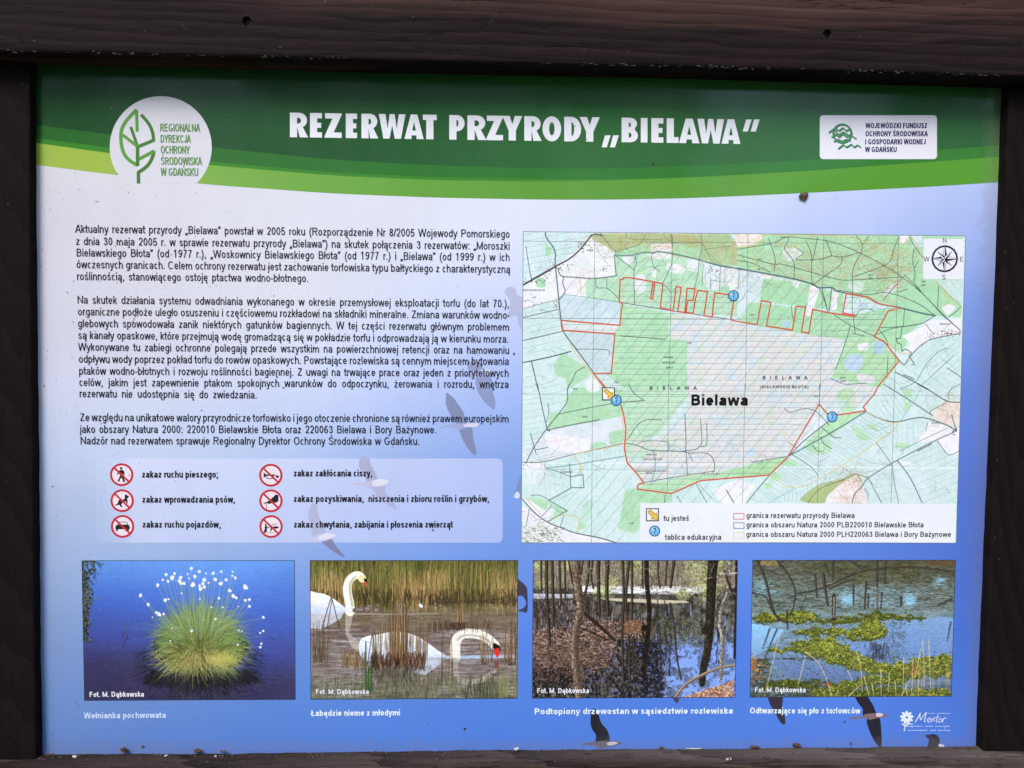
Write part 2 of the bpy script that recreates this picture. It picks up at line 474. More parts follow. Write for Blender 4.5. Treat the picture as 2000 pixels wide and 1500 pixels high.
    if k == 'G': return a, [arc(cx, C / 2, rx, C / 2 - h + .01, 48, 325, 14) + [(R, C * .42)], [(cx + .02, C * .42), (R + h, C * .42)]]
    if k == 'D': return a, [[(L + .02, 0), (L + .02, C)], [(L, T), (cx, T)] + arc(cx, C / 2, R - cx, C / 2 - h, 90, -90, 9)[1:] + [(L, B)]]
    if k in 'EF':
        st = [[(L + .02, 0), (L + .02, C)], [(L, T), (R + .02, T)], [(L, C * .52), (R - .01, C * .52)]]
        if k == 'E': st.append([(L, B), (R + .03, B)])
        return a, st
    if k == 'H': return a, [[(L, 0), (L, C)], [(R, 0), (R, C)], [(L, C * .53), (R, C * .53)]]
    if k == 'I': return a, [[(a / 2, 0), (a / 2, C)]]
    if k == 'J': return a, [[(R, C), (R, .2)] + S((R, .2), (cx + .03, h), (cx - .05, h), (L, .2))]
    if k == 'K': return a, [[(L, 0), (L, C)], [(R + .04, C), (L, .22)], [(L + .15, .38), (R + .05, 0)]]
    if k == 'L': return a, [[(L + .02, 0), (L + .02, C)], [(L, B), (R + .04, B)]]
    if k == 'M': return a, [[(L, 0), (L, C)], [(L, C - h), (a / 2, h)], [(a / 2, h), (R, C - h)], [(R, 0), (R, C)]]
    if k == 'N': return a, [[(L, 0), (L, C)], [(L, C - h), (R, h)], [(R, 0), (R, C)]]
    if k == 'O': return a, [cfull]
    if k == 'T': return a, [[(a / 2, 0), (a / 2, C)], [(.02, T), (a - .02, T)]]
    if k == 'U': return a, [[(L, C), (L, .24)] + S((L, .24), (cx - rx * .6, h * 1.3), (cx + rx * .6, h * 1.3), (R, .24)) + [(R, C)]]
    if k == 'V': return a, [[(h * .7, C), (a / 2, h * .3), (a - h * .7, C)]]
    if k == 'W': return a, [[(h, C), (a * .26, 0)], [(a * .26, 0), (a / 2, C)], [(a / 2, C), (a * .74, 0)], [(a * .74, 0), (a - h, C)]]
    if k == 'Y': return a, [[(h, C), (a / 2, .3)], [(a - h, C), (a / 2, .3)], [(a / 2, 0), (a / 2, .33)]]
    if k == 'Z': return a, [[(L - .03, T), (R + .02, T)], [(R, T), (L - .01, B)], [(L - .03, B), (R + .03, B)]]
    if k == '0': return a, [arc(cx, C / 2, rx, C / 2 - h, 0, 360, 16)]
    if k == '1': return a, [[(a * .52, 0), (a * .52, C)], [(a * .52, C - .04), (a * .22, C * .74)]]
    if k == '2': return a, [S((L, C * .72), (cx - rx * .4, C - h), (cx + rx * .5, C - h), (R, C * .70), (cx + rx * .3, C * .4), (L, B)), [(L - .01, B), (R + .02, B)]]
    if k == '3': return a, [S((L, C * .76), (cx, C - h), (R - .02, C * .76), (cx, C * .54)), S((cx - .04, C * .54), (R, C * .38), (R - .03, C * .16), (cx, h), (L - .01, C * .24))]
    if k == '5': return a, [[(R, T), (L + .05, T), (L + .01, C * .48)] + S((L + .01, C * .48), (cx + .02, C * .6), (R, C * .34), (cx + rx * .4, h * 1.2), (cx - rx * .5, h), (L - .01, C * .24))]
    if k == '6': return a, [S((R - .01, C * .78), (cx + .02, C - h), (L + .03, C * .66), (L, C * .3)), arc(cx, C * .31, rx, C * .31 - h, 0, 360, 14)]
    if k == '7': return a, [[(L - .01, T), (R + .01, T)] + S((R, T), (cx + .02, C * .5), (cx - rx * .45, 0))]
    if k == '8': return a, [arc(cx, C * .74, rx * .86, C * .26 - h, 0, 360, 12), arc(cx, C * .28, rx, C * .28 - h, 0, 360, 14)]
    if k == '9': return a, [S((L + .01, C * .22), (cx - .02, h), (R - .03, C * .34), (R, C * .7)), arc(cx, C * .69, rx, C * .31 - h, 0, 360, 14)]
    if k == '.': return a, [[(a / 2, 0), (a / 2, .1)]]
    if k == ',': return a, [[(a / 2, .1), (a / 2, 0), (a / 2 - .05, -.12)]]
    if k == ':': return a, [[(a / 2, 0), (a / 2, .1)], [(a / 2, X - .1), (a / 2, X)]]
    if k == ';': return a, [[(a / 2, .1), (a / 2, 0), (a / 2 - .05, -.12)], [(a / 2, X - .1), (a / 2, X)]]
    if k == '-': return a, [[(.04, .26), (a - .04, .26)]]
    if k == '/': return a, [[(.02, 0), (a - .02, C)]]
    if k == '(': return a, [S((a - .06, C), (.11, C * .5 - .1), (a - .06, D))]
    if k == ')': return a, [S((.06, C), (a - .11, C * .5 - .1), (.06, D))]
    if k == '„': return a, [[(.10, .1), (.10, 0), (.05, -.12)], [(.25, .1), (.25, 0), (.20, -.12)]]
    if k == '”' or k == '"': return a, [[(.10, C), (.06, C - .22)], [(.25, C), (.21, C - .22)]]
    if k == '?': return a, [S((L, C * .72), (cx - rx * .4, C - h), (cx + rx * .5, C - h), (R, C * .72), (cx + .02, C * .48), (cx, C * .26)), [(cx, 0), (cx, .1)]]
    return a, []


def write(I, text, p0, p1, cap, col, bold=False, stroke=None, sx=0.82, justify=True, track=0.0, slant=0.0, colf=None):
    """lay one line from measured p0 (left end of the baseline) to p1; cap = measured capital height"""
    a = np.array(at(*p0)); e = np.array(at(*p1))
    u = e - a; W = float(np.linalg.norm(u)); u = u / W
    up = np.array([u[1], -u[0]])
    em = cap * PX / 0.716
    s = stroke or (0.155 if bold else 0.095)
    gl = [(c, glyph(c, s, bold)) for c in text]
    nat = sum(g[0] + track for _, g in gl) - track
    ns = text.count(' ')
    base = sum(g[0] + track for c, g in gl if c != ' ') - track
    if justify and ns:
        sxx = sx
        gap = (W / em - base * sxx) / ns
        if gap < 0.13 or gap > 0.62:
            gap = min(max(gap, 0.17), 0.5); sxx = (W / em - gap * ns) / base
    else:
        sxx = W / em / nat; gap = 0.278 * sxx
    x = 0.0; k = 0
    for c, (adv, st) in gl:
        if c == ' ':
            x += gap; continue
        for j, pl in enumerate(st):
            pts = [tuple(a + u * ((x + (q[0] + slant * q[1]) * sxx) * em) + up * (q[1] * em)) for q in pl]
            closed = len(pl) > 8 and abs(pl[0][0] - pl[-1][0]) < 1e-6 and abs(pl[0][1] - pl[-1][1]) < 1e-6
            # stems are slightly narrower than bars in a condensed face
            I.strip(pts, s * em * (0.5 + 0.5 * min(1, sxx)), col, closed=closed, px=False, dz=1.2e-5 * (j + 1))
        x += (adv + track) * sxx; k += 1


def text_obj(name, text, p0, p1, cap, col, parent, z, **kw):
    I = Ink(z); write(I, text, p0, p1, cap, col, **kw)
    return I.build(name, parent)


# ------------------------------------------------------------------ raster painter for the printed pictures
rng = np.random.default_rng(7)


def noise(h, w, cy, cx, seed):
    g = np.random.default_rng(seed).random((int(h / cy) + 3, int(w / cx) + 3))
    y = np.arange(h) / cy; x = np.arange(w) / cx
    yi = y.astype(int); xi = x.astype(int); fy = y - yi; fx = x - xi
    fy = fy * fy * (3 - 2 * fy); fx = fx * fx * (3 - 2 * fx)
    a = g[yi][:, xi]; b_ = g[yi][:, xi + 1]; c_ = g[yi + 1][:, xi]; d = g[yi + 1][:, xi + 1]
    return (a * (1 - fx) + b_ * fx) * (1 - fy)[:, None] + (c_ * (1 - fx) + d * fx) * fy[:, None]


def fbm(h, w, cy, cx, seed, oct=4):
    o = np.zeros((h, w)); amp = 1; tot = 0
    for i in range(oct):
        o += amp * noise(h, w, max(cy / 2 ** i, 1.01), max(cx / 2 ** i, 1.01), seed + 31 * i); tot += amp; amp *= 0.55
    return o / tot


class Paint:
    """T maps source coordinates to raster coordinates"""
    def __init__(self, w, h, T, fine=0.0): self.fine = fine; self.w, self.h, self.T = w, h, T; self.im = np.zeros((h, w, 3))

    def blend(self, m, col, y0=0, x0=0):
        h, w = m.shape
        s = self.im[y0:y0 + h, x0:x0 + w]
        c = np.asarray(col, float)
        if c.ndim == 1: c = c / 255.0
        s += (c - s) * m[..., None]

    def mask(self, pts, soft=0.0, T=True):
        P = np.array([self.T(*p) for p in pts]) if T else np.array(pts, float)
        x0 = max(int(P[:, 0].min()) - 2, 0); x1 = min(int(P[:, 0].max()) + 3, self.w)
        y0 = max(int(P[:, 1].min()) - 2, 0); y1 = min(int(P[:, 1].max()) + 3, self.h)
        if x1 <= x0 or y1 <= y0: return None, 0, 0
        acc = np.zeros((y1 - y0, x1 - x0))
        for oy in (.25, .75):
            Y = (np.arange(y0, y1) + oy)[:, None]
            for ox in (.25, .75):
                X = (np.arange(x0, x1) + ox)[None, :]
                ins = np.zeros(acc.shape, bool)
                for i in range(len(P)):
                    (ax_, ay), (bx, by) = P[i - 1], P[i]
                    if ay == by: continue
                    c_ = (Y > min(ay, by)) & (Y <= max(ay, by))
                    xs = ax_ + (Y - ay) * (bx - ax_) / (by - ay)
                    ins ^= c_ & (X < xs)
                acc += ins
        return acc / 4, y0, x0

    def shade(self, M, top, bot, y0, y1, seed=1, amt=.06):
        """fill a mask with a vertical gradient and soft mottling"""
        t = np.clip((np.arange(self.h) - y0) / max(1, y1 - y0), 0, 1)[:, None, None]
        g = (np.array(top, float) * (1 - t) + np.array(bot, float) * t) / 255 * np.ones((1, self.w, 1))
        g = g + ((fbm(self.h, self.w, 14, 26, seed, 4) - .5) * amt * 2)[..., None]
        self.blend(M, g)

    def finish(self, seed, grain=.05, con=1.0, piv=.4, sat=1.0):
        """lens softness and print grain"""
        a = self.im
        for ax_ in (0, 1): a = (np.roll(a, 1, ax_) + 2 * a + np.roll(a, -1, ax_)) / 4
        a = a * (1 + (fbm(self.h, self.w, 5, 5, seed, 3) - .5)[..., None] * grain * 3) + (np.random.default_rng(seed).random(a.shape[:2])[..., None] - .5) * grain
        a = (a - piv) * con + piv; l = a.mean(2, keepdims=True); a = l + (a - l) * sat
        self.im = np.clip(a, 0, 1); return self.im

    def warp(self, M, amp, cell, seed):
        dy = (fbm(self.h, self.w, cell, cell, seed, 4) - .5) * 2 * amp; dx = (fbm(self.h, self.w, cell, cell, seed + 5, 4) - .5) * 2.4 * amp
        yy, xx = np.mgrid[0:self.h, 0:self.w]
        return M[np.clip(yy + dy, 0, self.h - 1).astype(int), np.clip(xx + dx, 0, self.w - 1).astype(int)]

    def fill(self, pts, col, alpha=1.0, T=True):
        m_, y0, x0 = self.mask(pts, T=T)
        if m_ is not None: self.blend(m_ * alpha, col, y0, x0)

    def fullmask(self, pts, T=True):
        M = np.zeros((self.h, self.w)); m_, y0, x0 = self.mask(pts, T=T)
        if m_ is not None: M[y0:y0 + m_.shape[0], x0:x0 + m_.shape[1]] = m_
        return M

    def line(self, pts, w0, col, alpha=1.0, w1=None, T=True, col1=None):
        P = [np.array(self.T(*p)) for p in pts] if T else [np.array(p, float) for p in pts]
        w1 = w0 if w1 is None else w1
        w0 = w0 + self.fine * min(w0, 3); w1 = w1 + self.fine * min(w1, 3)
        n = len(P) - 1
        c0 = np.asarray(col, float) / 255; c1 = c0 if col1 is None else np.asarray(col1, float) / 255
        for i in range(n):
            a, b_ = P[i], P[i + 1]
            L = float(np.hypot(*(b_ - a)))
            k = max(1, int(L / 60))
            for j in range(k):
                p = a + (b_ - a) * j / k; q = a + (b_ - a) * (j + 1) / k
                f0 = (i + j / k) / n; f1 = (i + (j + 1) / k) / n
                wa = w0 + (w1 - w0) * f0; wb = w0 + (w1 - w0) * f1
                pad = max(wa, wb) / 2 + 1
                x0 = max(int(min(p[0], q[0]) - pad), 0); x1 = min(int(max(p[0], q[0]) + pad) + 2, self.w)
                y0 = max(int(min(p[1], q[1]) - pad), 0); y1 = min(int(max(p[1], q[1]) + pad) + 2, self.h)
                if x1 <= x0 or y1 <= y0: continue
                X = np.arange(x0, x1)[None, :] + .5 - p[0]; Y = np.arange(y0, y1)[:, None] + .5 - p[1]
                d = q - p; dd = float(d @ d) + 1e-9
                t = np.clip((X * d[0] + Y * d[1]) / dd, 0, 1)
                dist = np.hypot(X - t * d[0], Y - t * d[1])
                ww = wa + (wb - wa) * t
                cov = np.clip(ww / 2 + .5 - dist, 0, 1) * np.minimum(ww, 1) * alpha
                self.blend(cov, (c0 + (c1 - c0) * (f0 + f1) / 2) * 255, y0, x0)

    def dot(self, x, y, rx, ry, col, alpha=1.0, T=True, ang=0.0, soft=1.0):
        if T: x, y = self.T(x, y)
        r = max(rx, ry) + soft + 1
        x0 = max(int(x - r), 0); x1 = min(int(x + r) + 2, self.w); y0 = max(int(y - r), 0); y1 = min(int(y + r) + 2, self.h)
        if x1 <= x0 or y1 <= y0: return
        X = np.arange(x0, x1)[None, :] + .5 - x; Y = np.arange(y0, y1)[:, None] + .5 - y
        ca, sa = math.cos(ang), math.sin(ang)
        d = np.hypot((X * ca + Y * sa) / rx, (-X * sa + Y * ca) / ry)
        self.blend(np.clip((1 - d) * min(rx, ry) / soft + .5, 0, 1) * alpha, col, y0, x0)


# board rectangles of the printed pictures (metres, board axes)
MAPR = (0.01302, 0.57754, -0.19196, 0.20336)
PHR = [(-0.54250, -0.27553, 0.22619, 0.40629), (-0.25570, 0.00879, 0.22619, 0.40629),
       (0.02857, 0.29241, 0.22619, 0.40629), (0.31213, 0.57758, 0.22619, 0.40629)]


def mixc(a, b_, t): return tuple(a[i] + (b_[i] - a[i]) * t for i in range(3))


def photo_cottongrass():
    W, H = 900, 594
    p = Paint(W, H, lambda x, y: ((x - 95) * .5, (y - 68) * .5), 0.8)
    r = random.Random(3)
    yy, xx = np.mgrid[0:H, 0:W] / np.array([H, W])[:, None, None]
    top = np.array((98, 150, 228)); mid = np.array((68, 104, 200)); low = np.array((66, 78, 158)); bot = np.array((58, 54, 100))
    t = yy * .97 + 0.06 * (fbm(H, W, 60, 300, 5) - .5) + 0.22 * (1 - xx) * (xx < .5) * yy
    g = np.zeros((H, W, 3))
    for c in range(3): g[..., c] = np.interp(t, [0, .35, .65, .85, 1.1], [top[c], mid[c], low[c], bot[c], bot[c] * .9])
    g *= (0.97 + 0.10 * np.exp(-((xx - .6) ** 2 + (yy - .1) ** 2) * 5))[..., None]
    g += (fbm(H, W, 4, 30, 9, 2) - .5)[..., None] * 8
    p.im = g / 255
    # leaves hanging on the left
    for i in range(900):
        y = r.uniform(60, 760); wd = 150 - 0.10 * y + 30 * math.sin(y / 60)
        if 440 < y < 560: wd *= .6
        x = 88 + abs(r.gauss(0, .45)) * wd
        p.dot(x, y, r.uniform(2, 6), r.uniform(1.5, 4), r.choice([(38, 44, 30), (60, 66, 44), (88, 92, 62), (25, 26, 30), (112, 110, 84)]), r.uniform(.6, 1), ang=r.uniform(0, 3))
    # dark reflection below
    for i in range(900):
        a = r.uniform(-1, 1); x = 1090 + a * 420; y = 1000 + r.random() * 90 * (1 - a * a * .3)
        L = r.uniform(40, 190) * (1 - .5 * abs(a))
        p.line([(x, y), (x + a * L * .9 + r.uniform(-15, 15), y + L * .75)], r.uniform(1, 3), r.choice([(18, 18, 28), (26, 24, 38), (14, 16, 22), (36, 34, 48)]), .75)
    for i in range(260):
        a = r.choice([-1, 1]); x = 1080 + a * r.uniform(250, 470); y = r.uniform(800, 1080)
        p.line([(x, y), (x + a * r.uniform(30, 150), y + r.uniform(-10, 60))], r.uniform(1, 2.5), (30, 34, 48), .4)
    p.fill(smooth([(680, 780), (780, 680), (1080, 600), (1400, 680), (1500, 790), (1400, 950), (1220, 1050), (1060, 1060), (880, 1000), (740, 900)], 6, True), (44, 52, 32), .8)
    for i in range(500):     # ragged dark reflection below the tuft
        x = r.gauss(1090, 200); y = r.uniform(1040, 1230); p.line([(x, y), (x + (x - 1090) * .12 + r.gauss(0, 8), y + r.uniform(10, 50))], r.uniform(1, 2.4), r.choice([(16, 16, 22), (30, 30, 36), (44, 48, 44), (60, 62, 50)]), .55)
    for i in range(160):
        x = r.gauss(1090, 330); y = r.uniform(1100, 1240); p.dot(x, y, r.uniform(2, 5), r.uniform(1, 2), (20, 20, 30), .6)
    # blades: back ones first, each a curved tapering stroke
    def blade(bx, by, a, L, w, c0, c1, al=.9):
        ex = bx + math.cos(a) * L * 1.05; ey = by - math.sin(a) * L * .9
        dr = abs(math.cos(a)) * L * r.uniform(.08, .34)
        p.line([(bx, by), (bx + (ex - bx) * .35, by + (ey - by) * .45), (bx + (ex - bx) * .7, by + (ey - by) * .8 + dr * .25), (ex, ey + dr)], w, c0, al, w * .3, col1=c1)
    G0 = [(104, 112, 46), (82, 94, 40), (126, 124, 54), (56, 66, 34), (142, 134, 64)]
    G1 = [(132, 174, 96), (154, 188, 104), (106, 154, 84), (172, 190, 106), (118, 166, 118), (186, 196, 118)]
    for i in range(330):     # long thin outer stems
        a = R_(r.gauss(90, 34)); bx = 1080 + math.cos(a) * 200 + r.gauss(0, 70)
        blade(bx, 720 + r.gauss(0, 40), a, r.uniform(260, 430), r.uniform(.7, 1.2), r.choice(G0), r.choice([(120, 160, 130), (104, 140, 140), (140, 170, 130)]), .6)
    bl = []
    for i in range(1500):
        ang = r.gauss(90, 78)
        if not -60 < ang < 240: continue
        a = R_(ang); up = math.sin(a); q = r.random() ** .6
        bl.append((810 - up * (170 if up > 0 else 90) * q + r.gauss(0, 26), 1080 + math.cos(a) * 215 * q + r.gauss(0, 36), a, r.uniform(120, 260) + max(0, up) * r.uniform(0, 120)))
    bl.sort()
    for by, bx, a, L in bl: blade(bx, by, a, L, r.uniform(1.0, 1.9), r.choice(G0), r.choice(G1 if by < 840 else G1 + [(190, 180, 104), (168, 166, 84)]))
    for i in range(110):     # dark gaps
        x = 1080 + r.gauss(0, 200); y = 800 + r.gauss(0, 90); a = R_(90 + (1080 - x) * .22 + r.gauss(0, 14)); blade(x, y, a, r.uniform(50, 140), 1.4, (44, 54, 28), (70, 84, 38), .6)
    for i in range(330):     # straw coloured skirt
        x = 1070 + r.gauss(0, 130); y = 890 + r.gauss(0, 45); a = R_(-90 + (x - 1070) * .40 + r.gauss(0, 24))
        blade(x, y, a, r.uniform(60, 190), r.uniform(1.1, 1.9), r.choice([(172, 160, 84), (146, 138, 66), (120, 112, 54), (94, 76, 46)]), r.choice([(204, 196, 112), (184, 176, 92), (140, 150, 80), (206, 202, 140)]))
    for i in range(240):
        x = 1270 + r.gauss(0, 62); y = 925 + r.gauss(0, 26); a = R_(r.uniform(20, 160)); blade(x, y, a, r.uniform(30, 80), 1.3, (176, 172, 84), r.choice([(214, 210, 124), (196, 198, 104)]), .8)
    for i in range(70):
        sd_ = r.choice((-1, 1)); a = R_(-90 + sd_ * r.uniform(25, 75)); blade(1080 + sd_ * r.uniform(60, 300), 980 + r.gauss(0, 30), a, r.uniform(60, 150), 1.1, (150, 156, 88), (120, 140, 90), .8)
    fl = [(1015, 135, 15), (1085, 160, 15), (803, 185, 14), (873, 175, 14), (985, 182, 9), (1143, 178, 9), (1203, 175, 15), (1273, 160, 12), (1368, 165, 9), (1365, 197, 9), (1390, 215, 13), (775, 232, 11), (820, 242, 12), (855, 215, 20), (925, 212, 17), (915, 238, 17), (1000, 218, 9), (1048, 203, 16), (1128, 230, 18), (1222, 230, 17), (1315, 230, 15), (730, 275, 15), (930, 262, 14), (952, 262, 16), (1030, 272, 22), (1110, 266, 14), (1165, 255, 10), (1268, 262, 19), (1085, 282, 13), (1125, 290, 16), (1095, 305, 18), (1475, 290, 22), (588, 360, 17), (933, 345, 8), (1342, 325, 16), (647, 440, 14), (793, 400, 17), (822, 397, 9), (1250, 387, 13), (1372, 370, 18), (1392, 385, 16), (1472, 405, 13), (1507, 402, 14), (1508, 457, 14), (715, 508, 14), (740, 522, 18), (780, 522, 12), (1185, 462, 8), (1283, 464, 9), (1218, 563, 11), (1628, 551, 13), (1015, 663, 12), (1625, 668, 11), (1597, 685, 9), (1418, 662, 8), (1440, 672, 7), (833, 750, 8), (1607, 775, 10), (1597, 805, 12), (1405, 782, 10), (850, 640, 6), (684, 548, 7), (1087, 392, 8), (1415, 458, 7)]
    for x, y, s in fl:
        bx = 1080 + (x - 1080) * .45; by = 640 + r.uniform(-70, 110)
        if y < 560: p.line([(x, y + 8), ((x + bx) / 2 + (x - 1080) * .07, (y + by) / 2), (bx, by)], 1.2, (150, 178, 140), .7)
    for x, y, s in fl:
        p.dot(x + 2, y + s * .7, 2.5, 2, (60, 66, 70), .7)
        for k in range(3):
            p.dot(x + r.uniform(-.25, .25) * s, y + r.uniform(-.3, .3) * s, s * .34, s * .46, (236, 240, 252) if k else (214, 222, 244), .95, ang=r.uniform(0, 3))
    for x, y in ((440, 640), (465, 650), (450, 700)):
        for k in range(3): p.line([(x, y), (x + r.uniform(-25, 25), y - 60)], 1, (60, 100, 110), .6); p.line([(x, y + 30), (x + r.uniform(-25, 25), y + 90)], 1, (46, 40, 70), .7)
    for k in range(40):
        x = r.uniform(1500, 1880); y = r.uniform(600, 1240); p.line([(x, y), (x + r.uniform(40, 110), y + r.uniform(-12, 12))], .8, (120, 130, 180), .35)
    return p.finish(1, .04, 1.05, .42, .94)


def photo_swans():
    W, H = 893, 595
    p = Paint(W, H, lambda x, y: ((x - 72) * .5, (y - 65) * .5), 0.9)
    r = random.Random(5)
    n = fbm(H, W, 8, 60, 3)
    base = np.zeros((H, W, 3)); base[:] = (128, 114, 98)
    yy = np.arange(H)[:, None] / H * np.ones((1, W)); xx = np.ones((H, 1)) * np.arange(W)[None, :] / W
    base[:] = np.stack([np.interp(yy, [0, .34, .5, .75, 1], v) for v in ([104, 122, 126, 134, 108], [100, 112, 114, 124, 108], [64, 94, 108, 122, 96])], -1)
    base += ((n - .5) * 70)[..., None]
    p.im = base / 255
    # water light streaks
    for i in range(1300):
        y = r.uniform(470, 1240); x = r.uniform(72, 1858); L = r.uniform(30, 170)
        lt = (y > 650 and (x < 560 or x > 1100))
        p.line([(x, y), (x + L, y + r.uniform(-2, 2))], r.uniform(1, 2.2), r.choice([(206, 204, 214), (176, 172, 176), (88, 78, 76), (112, 100, 94)] if lt else [(146, 130, 112), (96, 84, 70), (118, 102, 84)]), .45 if lt else .3)
    # reed wall
    p.fill([(72, 60), (1860, 60), (1860, 440), (1400, 430), (1000, 462), (600, 455), (330, 470), (72, 470)], (96, 88, 54), .9)
    for i in range(5200):
        x = r.uniform(60, 1870); y0 = r.uniform(40, 330); L = r.uniform(70, 230)
        cn = .5 + .5 * math.sin(x / 130) + r.uniform(-.4, .4)
        if y0 < 130: c = r.choice([(128, 134, 76), (108, 116, 62), (156, 148, 96), (72, 76, 44), (152, 130, 84), (56, 60, 36)])
        else: c = r.choice([(170, 142, 98), (148, 120, 80), (188, 162, 118), (112, 94, 62), (92, 84, 50), (206, 184, 140)] if cn > .3 else [(112, 112, 62), (86, 88, 50), (142, 126, 80), (64, 62, 40)])
        p.line([(x, y0), (x + r.gauss(0, 9), y0 + L)], r.uniform(.5, 1.1), c, .75)
    for i in range(420):
        x = r.uniform(60, 1870); y = r.uniform(300, 400)
        p.line([(x, y), (x + r.gauss(0, 8), y + r.uniform(40, 90))], r.uniform(1, 2), r.choice([(58, 48, 36), (74, 62, 42), (44, 38, 34)]), .55)
    for i in range(500):
        x = r.uniform(1100, 1870); y = r.gauss(420, 16)
        p.dot(x, y, r.uniform(2, 7), r.uniform(1, 3), r.choice([(72, 60, 52), (96, 84, 72), (56, 48, 44)]), .5)
    for i in range(700):
        x = r.uniform(480, 1860); y = r.uniform(470, 640)
        p.line([(x, y), (x + r.uniform(-4, 4), y + r.uniform(20, 60))], 1.5, r.choice([(120, 100, 70), (104, 88, 62), (132, 112, 82)]), .25)
    # reflections of the first swan
    p.fill([(72, 510), (360, 512), (330, 560), (250, 610), (160, 650), (72, 645)], (206, 208, 222), .8)
    p.fill([(370, 505), (440, 510), (425, 600), (400, 680), (440, 720), (500, 760), (500, 870), (420, 800), (372, 690)], (196, 188, 176), .6)
    # first swan: body and neck
    p.fill(smooth([(60, 338), (130, 340), (190, 350), (250, 378), (310, 420), (372, 470), (385, 498), (350, 510), (60, 508)], 5, True), (236, 238, 246))
    M1 = p.fullmask(smooth([(60, 338), (130, 340), (190, 350), (250, 378), (310, 420), (372, 470), (385, 498), (350, 510), (60, 508)], 5, True)); p.shade(M1, (244, 244, 248), (202, 208, 224), 140, 225, 3, .05)
    p.fill(smooth([(60, 440), (180, 470), (340, 492), (350, 508), (60, 508)], 4, True), (196, 206, 226), .7)
    nk = smooth([(412, 500), (408, 430), (392, 350), (390, 285), (408, 232), (450, 195), (490, 190), (520, 215)], 6)
    p.line(nk, 38, (232, 230, 214), 1, 27); p.line([(x - 10, y) for x, y in nk[:36]], 14, (246, 244, 236), .7, 9)
    p.line([(x + 22, y) for x, y in nk[:30]], 8, (176, 168, 140), .4, 6)
    p.dot(515, 222, 18, 15, (228, 214, 170), 1, ang=.7)
    p.fill([(533, 213), (556, 225), (565, 262), (548, 272), (535, 250)], (34, 30, 34)); p.fill([(528, 255), (548, 240), (566, 262), (568, 300), (545, 290)], (176, 92, 72))
    p.fill(smooth([(378, 460), (450, 462), (455, 500), (380, 505)], 4, True), (222, 222, 226))
    # cygnets
    for x, y, a, b_ in ((490, 490, 58, 26), (560, 485, 36, 30), (640, 492, 32, 26), (580, 455, 24, 14), (650, 447, 22, 14), (835, 452, 20, 22), (845, 490, 34, 14)):
        p.dot(x, y, a * .5, b_ * .5, (112, 96, 94), 1); p.dot(x, y - b_ * .25, a * .3, b_ * .2, (160, 146, 142), .7)
        for k in range(14): p.dot(x + r.gauss(0, a * .4), y + r.gauss(0, b_ * .4), 2.5, 1.8, r.choice([(160, 148, 142), (100, 86, 84), (146, 130, 122)]), .6)
    p.line([(445, 520), (760, 524), (1180, 520)], 2.5, (190, 184, 182), .7, 1); p.dot(1022, 452, 10, 7, (230, 232, 226), 1, ang=.7)
    # second swan
    body = smooth([(500, 745), (560, 712), (640, 700), (740, 680), (800, 672), (900, 685), (990, 715), (1080, 770), (1160, 830), (1235, 882), (1225, 898), (1100, 906), (900, 915), (620, 930), (520, 910), (488, 830)], 6, True)
    p.shade(p.fullmask(body), (246, 248, 252), (190, 202, 226), 310, 425, 6, .07)
    for i in range(150):      # feather edges
        x = r.uniform(540, 1150); y = r.uniform(720, 880); L = r.uniform(30, 90)
        if y < 700 + abs(x - 820) * .35: continue
        p.line([(x, y), (x + L * .6, y + L * .10), (x + L, y + L * .28)], r.uniform(.6, 1.2), r.choice([(176, 188, 214), (255, 255, 255), (204, 212, 230)]), .5)
    p.line([(500, 745), (640, 780), (800, 800)], 3, (170, 180, 200), .5)
    p.fill([(1060, 910), (1240, 905), (1170, 970), (1060, 1050), (960, 1030)], (206, 214, 232), .75)
    p.fill([(1240, 882), (1850, 878), (1850, 905), (1240, 915)], (178, 200, 228), .8)
    nk = smooth([(1322, 895), (1318, 820), (1330, 750), (1370, 702), (1430, 690), (1520, 700), (1600, 735), (1660, 790)], 6)
    p.line([(x, 905 + (905 - y) * .95) for x, y in nk], 24, (190, 182, 172), .5, 20)
    p.line(nk, 42, (226, 222, 214), 1, 36); p.line([(x, y - 12) for x, y in nk[18:]], 12, (246, 240, 224), .75, 10)
    p.line([(x, y + 16) for x, y in nk[14:]], 8, (176, 170, 156), .4, 6)
    p.dot(1662, 790, 24, 20, (228, 222, 208), 1, ang=.8)
    p.fill([(1650, 770), (1700, 795), (1716, 830), (1690, 850), (1665, 845), (1648, 815)], (24, 22, 26)); p.fill([(1650, 830), (1700, 815), (1702, 880), (1685, 905), (1665, 870)], (206, 66, 52))
    p.fill([(1655, 930), (1700, 925), (1695, 1000), (1665, 1000)], (120, 52, 56), .7)
    for i in range(500):
        y = r.uniform(905, 1130); x = r.uniform(1150, 1850)
        p.line([(x, y), (x + r.uniform(30, 120), y)], 1.4, r.choice([(120, 108, 104), (150, 142, 142), (96, 84, 80)]), .32)
    for i in range(120):
        x = r.uniform(560, 1180); y = r.uniform(700, 890); q0 = (x, y); p.line([q0, (x + 40, y + 8), (x + 70, y + 24)], 1.5, r.choice([(206, 216, 236), (246, 250, 255), (190, 202, 228)]), .45) if (y > 700 + (x - 900) * .55 and y > 700) else None
    # reeds in front
    def clump(x0, x1, y0, y1, nn, cs, lean=20, w=(.6, 1.5), al=.8):
        for i in range(int(nn * 1.6)):
            x = r.uniform(x0, x1); yb = y1 + r.uniform(-30, 30); yt = r.uniform(y0, y0 + (y1 - y0) * .6)
            p.line([(x, yb), (x + r.gauss(0, lean), yt)], r.uniform(*w), r.choice(cs), al, .8)
    tan = [(150, 122, 86), (118, 94, 62), (92, 76, 52), (60, 50, 42), (170, 146, 108), (128, 100, 92)]
